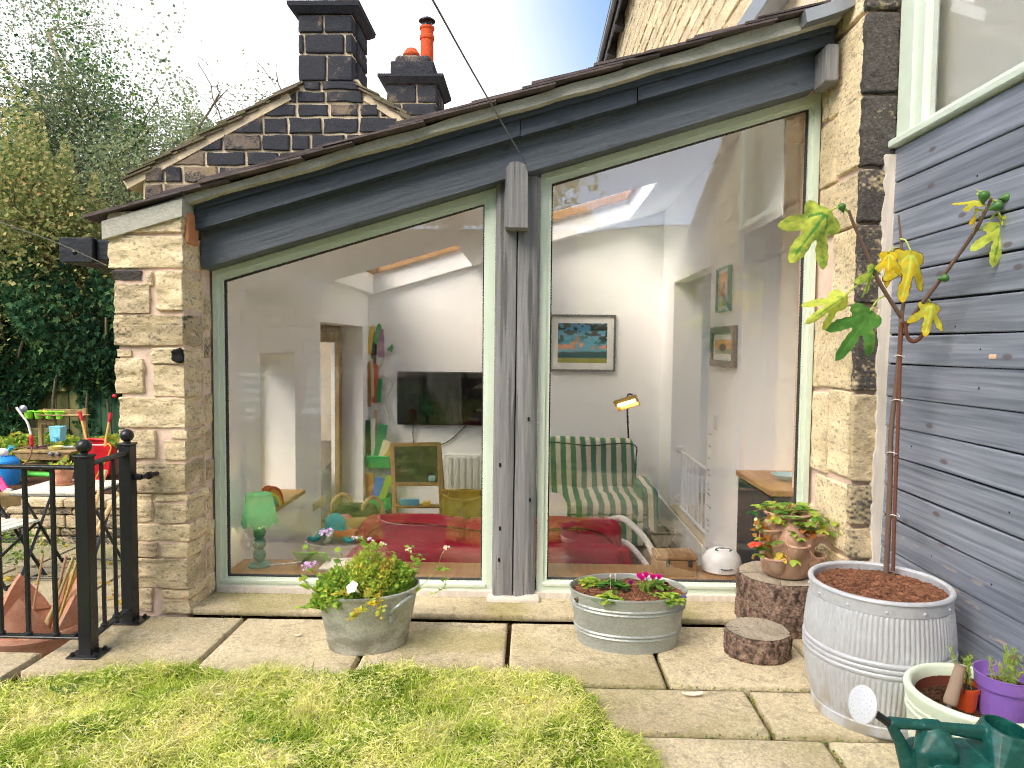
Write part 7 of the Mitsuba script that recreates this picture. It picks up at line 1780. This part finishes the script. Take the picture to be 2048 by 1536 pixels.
for pts, n in ((((690, 1200, 3.4), (688, 1150, 3.4), (672, 1100, 3.38)), 8), (((655, 1190, 3.32), (640, 1160, 3.3), (622, 1140, 3.28)), 4), (((640, 1110, 3.35), (628, 1100, 3.34), (612, 1097, 3.33)), 2), (((760, 1120, 3.45), (748, 1095, 3.45), (742, 1080, 3.45)), 4), (((735, 1120, 3.4), (728, 1095, 3.4), (716, 1078, 3.38)), 5), (((800, 1150, 3.5), (790, 1120, 3.5), (768, 1090, 3.5)), 4), (((820, 1180, 3.5), (828, 1130, 3.5), (820, 1095, 3.5)), 9), (((815, 1180, 3.52), (835, 1140, 3.54), (845, 1112, 3.55)), 6), (((810, 1190, 3.45), (850, 1165, 3.42), (878, 1130, 3.4)), 2), (((878, 1130, 3.4), (882, 1112, 3.4), (890, 1098, 3.4)), 0), (((870, 1140, 3.4), (885, 1140, 3.4), (892, 1140, 3.4)), 5), (((890, 1150, 3.4), (890, 1172, 3.4), (868, 1188, 3.38)), 4), (((640, 1215, 3.25), (615, 1215, 3.2), (600, 1216, 3.18)), 4), (((655, 1210, 3.25), (625, 1178, 3.22), (600, 1172, 3.2)), 3), (((655, 1200, 3.3), (612, 1165, 3.26), (601, 1155, 3.25)), 4)):
    if n == 0: put('stem', tube(curve([ony(*p) for p in pts], 14), .0016, 5), ('matt', lin(150, 150, 96)), True, parent=vb); ends.append(ony(*pts[-1])); continue
    c = sprig(vb, pts, n, .036, lt); ends.append(c[-1])
def flower_head(par, c, n, size, col, name='flower_head', spread=.022):
    P = np.array(c) + rs.normal(size=(n, 3)) * spread * [1, 1, .5]
    V, F, k = [], [], 0
    for p in P:
        a0 = rs.uniform(0, 6.28); nrm = np.array([0, -.5, 1]) + rs.normal(size=3) * .4; nrm /= np.linalg.norm(nrm)
        s = np.cross(nrm, [1, 0, 0]); s /= np.linalg.norm(s); o = np.cross(nrm, s)
        ring = [p + (s * math.cos(a0 + q * .628) + o * math.sin(a0 + q * .628)) * size * (1 if q % 2 == 0 else .35) + nrm * .002 for q in range(10)]
        V.append(np.vstack([ring, [p]])); F.append(np.array([[q, (q + 1) % 10, 10] for q in range(10)]) + k); k += 11
    put(name, (np.vstack(V), np.vstack(F)), ('matt', lin(*col)), False, parent=par)
flower_head(vb, ony(617, 1132, 3.28), 34, .010, (206, 170, 216), spread=.016)
flower_head(vb, ony(654, 1063, 3.34), 26, .010, (206, 176, 222), spread=.016)
for px, py in ((716, 1076), (742, 1078)): flower_head(vb, ony(px, py, 3.4), 8, .010, (216, 190, 226), spread=.010)
for px, py in ((766, 1086), (818, 1100), (890, 1096)): flower_head(vb, ony(px, py, 3.45), 8, .008, (226, 214, 190), spread=.008)
pt_ = thing('petunia', 'pale yellow green petunia stems with one white trumpet flower at the front of the tub', 'plant')
c = ony(706, 1176, 3.2)
m = lathe([(.003, -.05), (.006, -.03), (.010, -.012), (.022, .004), (.030, .010)], 20, ribs=lambda a, i: (.004 * math.cos(5 * a) if i > 2 else 0))
put('flower', mv(m, c, ry(-.55) @ rx(.7)), ('matt', lin(246, 244, 240)), True, parent=pt_)
yt = lambda r, n: np.clip(r.normal(.66, .08, n), 0, 1)
for pts, n in ((((735, 1215, 3.2), (720, 1222, 3.18), (708, 1236, 3.17)), 8), (((735, 1205, 3.2), (715, 1225, 3.18), (700, 1240, 3.17)), 7), (((760, 1215, 3.22), (756, 1200, 3.21), (752, 1192, 3.2)), 5), (((765, 1205, 3.22), (762, 1220, 3.2), (760, 1236, 3.2)), 6), (((755, 1195, 3.2), (745, 1207, 3.2), (740, 1210, 3.2)), 4), (((690, 1200, 3.22), (685, 1185, 3.2), (670, 1190, 3.2)), 6), (((730, 1180, 3.2), (735, 1195, 3.2), (740, 1180, 3.2)), 5)):
    sprig(pt_, pts, n, .030, yt, lo=.3)
flower_head(pt_, ony(745, 1207, 3.19), 3, .016, (236, 206, 40), 'yellow_leaf', .006)

# ---------------------------------------------------------------- right zinc tub and its planting
rtb = thing('zinc_tub', 'wide oval galvanised tub with ribbed bands, planted with violas and cyclamen', 'tub')
RC, RSX, RSY = np.array([.512, 3.535, 0.0]), .302, .212
q = lambda z: .84 + .14 * (z / .275)
rp_ = [(.6, .0), (q(0), 0), (q(0) + .012, .003), (q(.006), .009)]
for z0 in (.062, .080, .188, .206): rp_ += [(q(z0), z0), (q(z0) + .030, z0 + .005), (q(z0) + .030, z0 + .008), (q(z0 + .014), z0 + .014)]
rp_ += [(q(.262), .262), (q(.268) + .012, .267), (q(.27) + .014, .273), (q(.27) + .004, .278), (q(.27) - .02, .272), (q(.24) - .03, .23)]
put('body', lathe(rp_, 80, RC, RSX, RSY, -.02), 'zinc', 40, parent=rtb)
put('handle_stub', mv(lathe([(.014, 0), (.014, .006), (.006, .008), (.006, .016), (.001, .017)], 14), RC + [-.262, -.08, .232], ry(-math.pi / 2 + .3)), ('matt', lin(90, 70, 60)), 40, parent=rtb)
fill(rtb, RC, RSX * .95, RSY * .95, .242, -.02, 8000, 'compost', 8, .010, .012, .4)
def rosette(par, c, n, reach, size, tone, lob=TRI, h=.05, shade=(.5, 1)):
    V, F, UV, k = [], [], [], 0
    for _ in range(n):
        a, r = rs.uniform(0, 6.283), reach * rs.uniform(.1, 1) ** .7
        e = np.array(c) + [r * math.cos(a), r * math.sin(a), h * (1 - .6 * r / reach) * rs.uniform(.6, 1.1)]
        d = np.array([math.cos(a), math.sin(a), rs.uniform(-.3, .5)]); d /= np.linalg.norm(d)
        s = np.cross([0, 0, 1], d); s /= np.linalg.norm(s); nn = np.cross(d, s); sz = size * rs.uniform(.7, 1.2)
        p = np.array([e + d * sz * u + s * sz * w * .9 + nn * sz * .2 * abs(w) for u, w in lob])
        V.append(np.vstack([p, [e]])); m_ = len(lob); F.append(np.array([[x, (x + 1) % m_, m_] for x in range(m_)]) + k); k += m_ + 1
        UV.append(np.tile([[np.clip(tone(rs), 0, 1), rs.uniform(*shade)]], (m_ + 1, 1)))
    for a_, b_, c_ in zip(V, F, UV): put('leaf', (a_, b_ - b_.min()), 'leaf', False, parent=par, uv=c_)
def tp(px, py, z=.25): q = onz(px, py, z); return np.array([q[0], q[1], z])
for px, py, lab in ((1180, 1172, 'pale green viola clump at the left end of the right tub'), (1216, 1205, 'pale green viola clump at the front left of the right tub'), (1345, 1205, 'green viola with violet flower at the right end of the right tub')):
    vi = thing('viola', lab, 'plant')
    rosette(vi, tp(px, py), 58, .055, .034, lambda r: r.normal(.5, .1), h=.05)
    rosette(vi, tp(px, py), 16, .065, .042, lambda r: r.normal(.3, .08), h=.02)
def petals(par, c, n, size, col, name='flower', up=True):
    V, F, k = [], [], 0
    for q_ in range(n):
        a = q_ * 6.283 / n + rs.uniform(-.3, .3); d = np.array([math.cos(a) * .5, math.sin(a) * .4, 1.0 if up else .2]); d /= np.linalg.norm(d)
        s = np.cross(d, [0, 1, 0]); s /= np.linalg.norm(s); nn = np.cross(d, s)
        p = np.array([np.array(c) + d * size * (u + .5) + s * size * w * .8 + nn * size * .25 * abs(w) for u, w in TRI])
        V.append(np.vstack([p, [np.array(c) + d * size * .5]])); F.append(np.array([[x, (x + 1) % 10, 10] for x in range(10)]) + k); k += 11
    put(name, (np.vstack(V), np.vstack(F)), ('matt', lin(*col)), False, parent=par)
petals(vi, tp(1366, 1196, .27), 5, .020, (96, 66, 176), up=False)
cy = thing('cyclamen', 'silver green cyclamen in bud in the middle of the right tub', 'plant')
rosette(cy, tp(1224, 1182), 52, .075, .042, lambda r: r.normal(.16, .07), h=.06, shade=(.5, 1.0))
for px, py in ((1221, 1152), (1231, 1150)):
    put('bud', cat([tube([tp(px, py + 30), ony(px, py + 4, 3.55)], .0018, 5), mv(tm(trimesh.creation.icosphere(1, .007)), ony(px, py, 3.55), s=np.array([.7, .7, 1.6]))]), ('matt', lin(226, 206, 196)), True, parent=cy)
cy2 = thing('cyclamen', 'magenta flowering cyclamen at the back right of the right tub', 'plant')
rosette(cy2, tp(1312, 1180), 42, .065, .040, lambda r: r.normal(.28, .08), h=.055)
rosette(cy2, tp(1310, 1192), 12, .035, .034, lambda r: r.normal(.35, .08), h=.02)
for px, py, y in ((1292, 1148, 3.55), (1284, 1154, 3.54), (1306, 1152, 3.56), (1318, 1152, 3.56), (1279, 1150, 3.55), (1262, 1162, 3.55)):
    c = ony(px, py, y)
    put('stalk', tube([tp(1300 if px > 1270 else 1262, 1178), c + [0, 0, -.01]], .0018, 5), ('matt', lin(150, 60, 90)), True, parent=cy2)
    petals(cy2, c + [0, 0, -.016], 5, .028 if px > 1270 else .022, (214, 24, 140) if px > 1270 else (140, 30, 120))
gt = thing('grass_tuft', 'small tuft of green grass between the cyclamens in the right tub', 'plant')
B_ = tp(1288, 1186); bl_ = []
for k in range(60):
    a = rs.uniform(0, 6.28); e = B_ + [.06 * math.cos(a) * rs.uniform(.3, 1), .05 * math.sin(a) * rs.uniform(.3, 1), rs.uniform(.01, .05)]
    bl_.append(tube(curve([B_ + rs.normal(size=3) * .006, (B_ + e) / 2 + [0, 0, .03], e], 6), [.0012] * 5 + [.0004], 4, False))
put('blade', cat(bl_), ('matt', lin(120, 146, 60)), True, parent=gt)
pa = thing('pansy', 'dark red pansy flower at the back right edge of the right tub', 'plant')
petals(pa, ony(1332, 1168, 3.6) + [0, 0, -.01], 5, .024, (110, 18, 34), up=True)
put('stem', tube([tp(1330, 1182), ony(1332, 1170, 3.6)], .002, 5), ('matt', lin(96, 130, 66)), True, parent=pa)
rosette(pa, tp(1334, 1182), 8, .03, .022, lambda r: r.normal(.35, .1), h=.03)

# ---------------------------------------------------------------- cream pot with small pots, trowel
cr = thing('cream_pot', 'wide cream glazed pot at the lower right holding small plant pots', 'plant pot')
CC = np.array([1.55, 2.385, 0.0]); CK = 1.28
cpf = [(.10, 0), (.135, .004), (.15, .05), (.163, .13), (.166, .185), (.170, .188), (.1705, .196), (.167, .199), (.170, .206), (.171, .214), (.168, .217), (.171, .224)]
for t in np.linspace(-.6, math.pi - .3, 9): cpf.append((.1655 + .0105 * math.cos(t), .249 + .0115 * math.sin(t)))
cpf += [(.150, .235), (.147, .20), (.140, .15)]
cpf = [(a_ * CK, b_ * CK) for a_, b_ in cpf]
put('body', lathe(cpf, 72, CC), ('gloss', lin(212, 226, 206)), 50, parent=cr)
put('inside', lathe([(.1465 * CK, .232 * CK), (.1465 * CK, .195 * CK)], 60, CC), ('matt', lin(110, 60, 48)), True, parent=cr)
fill(cr, CC, .146 * CK, .146 * CK, .262, 0, 1800, 'soil', 9, .006)
def lavender(par, c, n, hh, rs, sp=.05):
    V, F, UV, st, k = [], [], [], [], 0
    for _ in range(n):
        b = np.array(c) + [rs.uniform(-sp, sp), rs.uniform(-sp, sp) * .8, 0]; top = b + [rs.normal() * .02, rs.normal() * .02, hh * rs.uniform(.6, 1.1)]
        st.append(tube([b, top], [.0016, .0011], 5, False))
        P, D = [], []
        for t in np.linspace(.15, 1, 13):
            q = b + (top - b) * t
            for s in range(4):
                a = rs.uniform(0, 6.28); d = np.array([math.cos(a), math.sin(a), .8 + t]); d /= np.linalg.norm(d); P.append(q + d * .011); D.append(d)
        v, f, uv = leaves(np.array(P), .026, rs, lambda r, m: np.clip(r.normal(.46, .08, m), 0, 1), (.6, 1.1), up=0, dirs=np.array(D) * 8, aspect=.09)
        V.append(v); F.append(f + k); UV.append(uv); k += len(v)
    put('foliage', (np.vstack(V), np.vstack(F)), 'leaf', False, parent=par, uv=np.vstack(UV), kind='stuff')
    put('stems', cat(st), ('matt', lin(150, 150, 110)), True, parent=par)
rs = np.random.default_rng(23)
pu = thing('purple_pot', 'purple plastic pot of lavender cuttings in the cream pot', 'plant pot')
uc = np.array([1.628, 2.365, .255])
PK = 1.25
put('body', lathe([(a_ * PK, b_ * 1.02) for a_, b_ in ((.056, 0), (.058, .004), (.0655, .105), (.072, .107), (.076, .148), (.078, .150), (.074, .151), (.070, .112), (.062, .10))], 48, uc), ('paint', lin(140, 104, 192)), 40, parent=pu)
put('soil', disc(.064 * PK, .105, 24, uc, rings=4, amp=.004, freq=60), 'soil', True, parent=pu, uv=(.3, 0))
lv = thing('lavender', 'pale green lavender cuttings standing in the purple pot', 'plant')
lavender(lv, uc + [0, 0, .105], 9, .12, rs, .055)
flower_head(lv, uc + [.01, -.02, .215], 30, .004, (150, 130, 110), 'seed_head', .006); flower_head(lv, uc + [.055, -.03, .205], 24, .004, (150, 128, 110), 'seed_head', .006)
og = thing('orange_pot', 'small orange plastic pot beside the purple pot in the cream pot', 'plant pot')
occ = np.array([1.515, 2.40, .258])
put('body', lathe([(a_ * PK, b_ * 1.0) for a_, b_ in ((.026, 0), (.027, .003), (.033, .07), (.036, .071), (.037, .088), (.035, .089), (.032, .07))], 36, occ), ('paint', lin(206, 84, 44)), 40, parent=og)
put('soil', disc(.032 * PK, .075, 18, occ, rings=3, amp=.004, freq=60), 'soil', True, parent=og, uv=(.3, 0))
lv2 = thing('lavender', 'single lavender cutting in the small orange pot', 'plant')
lavender(lv2, occ + [0, 0, .075], 4, .13, rs, .018)
tw = thing('trowel', 'garden trowel stuck in the cream pot with its worn grey handle up', 'trowel')
t0, t1 = ony(1899, 1410, 2.34), ony(1921, 1332, 2.36)
put('handle', tube(curve([t0, t0 + (t1 - t0) * .3, t0 + (t1 - t0) * .7, t1, t1 + (t1 - t0) * .03], 26), np.interp(np.linspace(0, 1, 26), [0, .1, .3, .7, .9, .97, 1], [.019, .022, .020, .0165, .021, .019, .008]), 18), ('matt', lin(152, 132, 116)), True, parent=tw)
put('blade', tube([t0 + (t0 - t1) * .6, t0], .008, 8), 'lead', 40, parent=tw)
put('cord', tube(curve([t1 + [0, -.012, -.01], t1 + [.016, -.012, -.02], t1 + [.012, -.012, -.06], t1 + [.006, -.012, -.09]], 14), .0022, 5), ('matt', lin(40, 36, 32)), True, parent=tw)

# ---------------------------------------------------------------- watering can
wcn = thing('watering_can', 'dark green plastic watering can with white rose in the lower right corner', 'watering can')
WM = ('gloss_green')
scene['gloss_green'] = two(bump(pr(proc(lambda p, n, uv: mix(lin(16, 78, 74), lin(34, 96, 90), smoothstep(.5, .75, fbm(p.x * 26, p.y * 26, p.z * 40, 4))) * (.85 + .3 * noise(p.x * 200, p.y * 200, p.z * 200))), .36, .5), lambda p, n, uv: fbm(p.x * 60, p.y * 60, p.z * 60, 2), .0006))
WYc = 2.03
def W(px, py, dy=0.0): return ony(px, py, WYc + dy)
import manifold3d as m3
def balls(pts):
    return m3.Manifold.batch_hull([m3.Manifold.sphere(r, 24).translate([float(x) for x in p]) for p, r in pts])
bL, bR = W(1838, 1530)[0], W(2075, 1530)[0]
zS = W(1900, 1505)[2]
MC = W(2014, 1459)
parts = [balls([((x, y, z), .03) for x in (bL + .03, bR - .03) for y in (WYc - .075, WYc + .075) for z in (.032, zS - .03)]),
         balls([(W(1868, 1478), .048), (W(1850, 1505, -.03), .03), (W(1850, 1505, .05), .03), (W(1893, 1505, .05), .03), (W(1893, 1505, -.04), .03), ((bL + .05, WYc, .1), .05)]),
         balls([(MC + [.056 * math.cos(t), .056 * math.sin(t), -.003 - .012 * math.cos(t + .4)], .011) for t in np.linspace(0, 6.283, 17)[:-1]] + [(MC + [sx * .066, sy * .07, -.10], .02) for sx in (-1, 1) for sy in (-1, 1)])]
h0_, h1_ = W(1784, 1447), W(1985, 1462)
parts += [balls([(h0_, .014), (h0_ + [0, .012, 0], .014), (W(1870, 1452), .014)]), balls([(W(1860, 1452), .014), (h1_, .014), (h1_ + [0, 0, -.02], .014)]),
          balls([(W(1848, 1444), .010), (W(1874, 1446), .010), (W(1848, 1452, -.012), .010), (W(1874, 1454, -.012), .010), (W(1860, 1452, .015), .012)])]
s0, s1 = W(1832, 1545), W(1782, 1449)
parts += [balls([(s0 + [0, 0, -.05], .03), (s0, .026), (lerp(s0, s1, .6), .018)]), balls([(lerp(s0, s1, .5), .019), (s1, .0145)]), balls([(W(1816, 1528), .015), (W(1850, 1532), .02)])]
body = parts[0]
for p_ in parts[1:]: body = body + p_
mouth = balls([(MC + [.053 * math.cos(t), .053 * math.sin(t), dz], .003) for t in np.linspace(0, 6.283, 21)[:-1] for dz in (-.07, .06)])
body = body - mouth
def mold(m, cell, it=6):
    mm_ = m.refine_to_length(cell).to_mesh()
    t = trimesh.Trimesh(mm_.vert_properties[:, :3], mm_.tri_verts, process=True)
    v0 = np.array(t.vertices); trimesh.smoothing.filter_taubin(t, iterations=it)
    v1 = np.array(t.vertices); far_ = np.linalg.norm(v1 - v0, axis=1) > .004; v1[far_] = v0[far_]; t.vertices = v1
    return tm(t)
put('body', mold(body, .006), WM, True, parent=wcn)
rl_ = [(x, y, zS - .012) for x, y in ((bL - .001, WYc + .06), (bL - .001, WYc - .06), (bL + .03, WYc - .106), (bR - .03, WYc - .106), (bR, WYc - .06))]
put('seam', tube(curve(rl_, 40), .004, 6), WM, True, parent=wcn)
put('mouth_inside', disc(.052, -.064, 26, MC), ('matt', (.01, .02, .022)), True, parent=wcn)
rr_ = W(1726, 1409); n1 = W(1752, 1428)
put('spout', tube([s1 + (s1 - rr_) * .1, n1, lerp(n1, rr_, .75)], [.0125, .0105, .012], 14), ('paint', lin(24, 40, 44)), 40, parent=wcn)
ax = np.array([-.95, -.25, .35]); ax /= np.linalg.norm(ax)
sx_ = np.cross(ax, [0, 0, 1]); sx_ /= np.linalg.norm(sx_); Mx = np.stack([sx_, np.cross(ax, sx_), ax], 1)
ro = put('rose', mv(lathe([(.012, -.03), (.03, -.014), (.052, -.003), (.054, .003), (.050, .006), (.03, .009), (.001, .010)], 40), rr_, Mx), ('paint', lin(206, 209, 218)), 40, parent=wcn)
hole = []
for k in range(46):
    a, r = k * 2.39996, .046 * math.sqrt((k + .5) / 46)
    hole.append(mv(lathe([(.0016, .0), (.0012, .0006), (.0001, .0007)], 6), rr_ + Mx @ [r * math.cos(a), r * math.sin(a), .0105 - .0045 * (r / .05) ** 2], Mx))
put('holes', cat(hole), ('matt', lin(150, 156, 170)), 40, parent=ro)
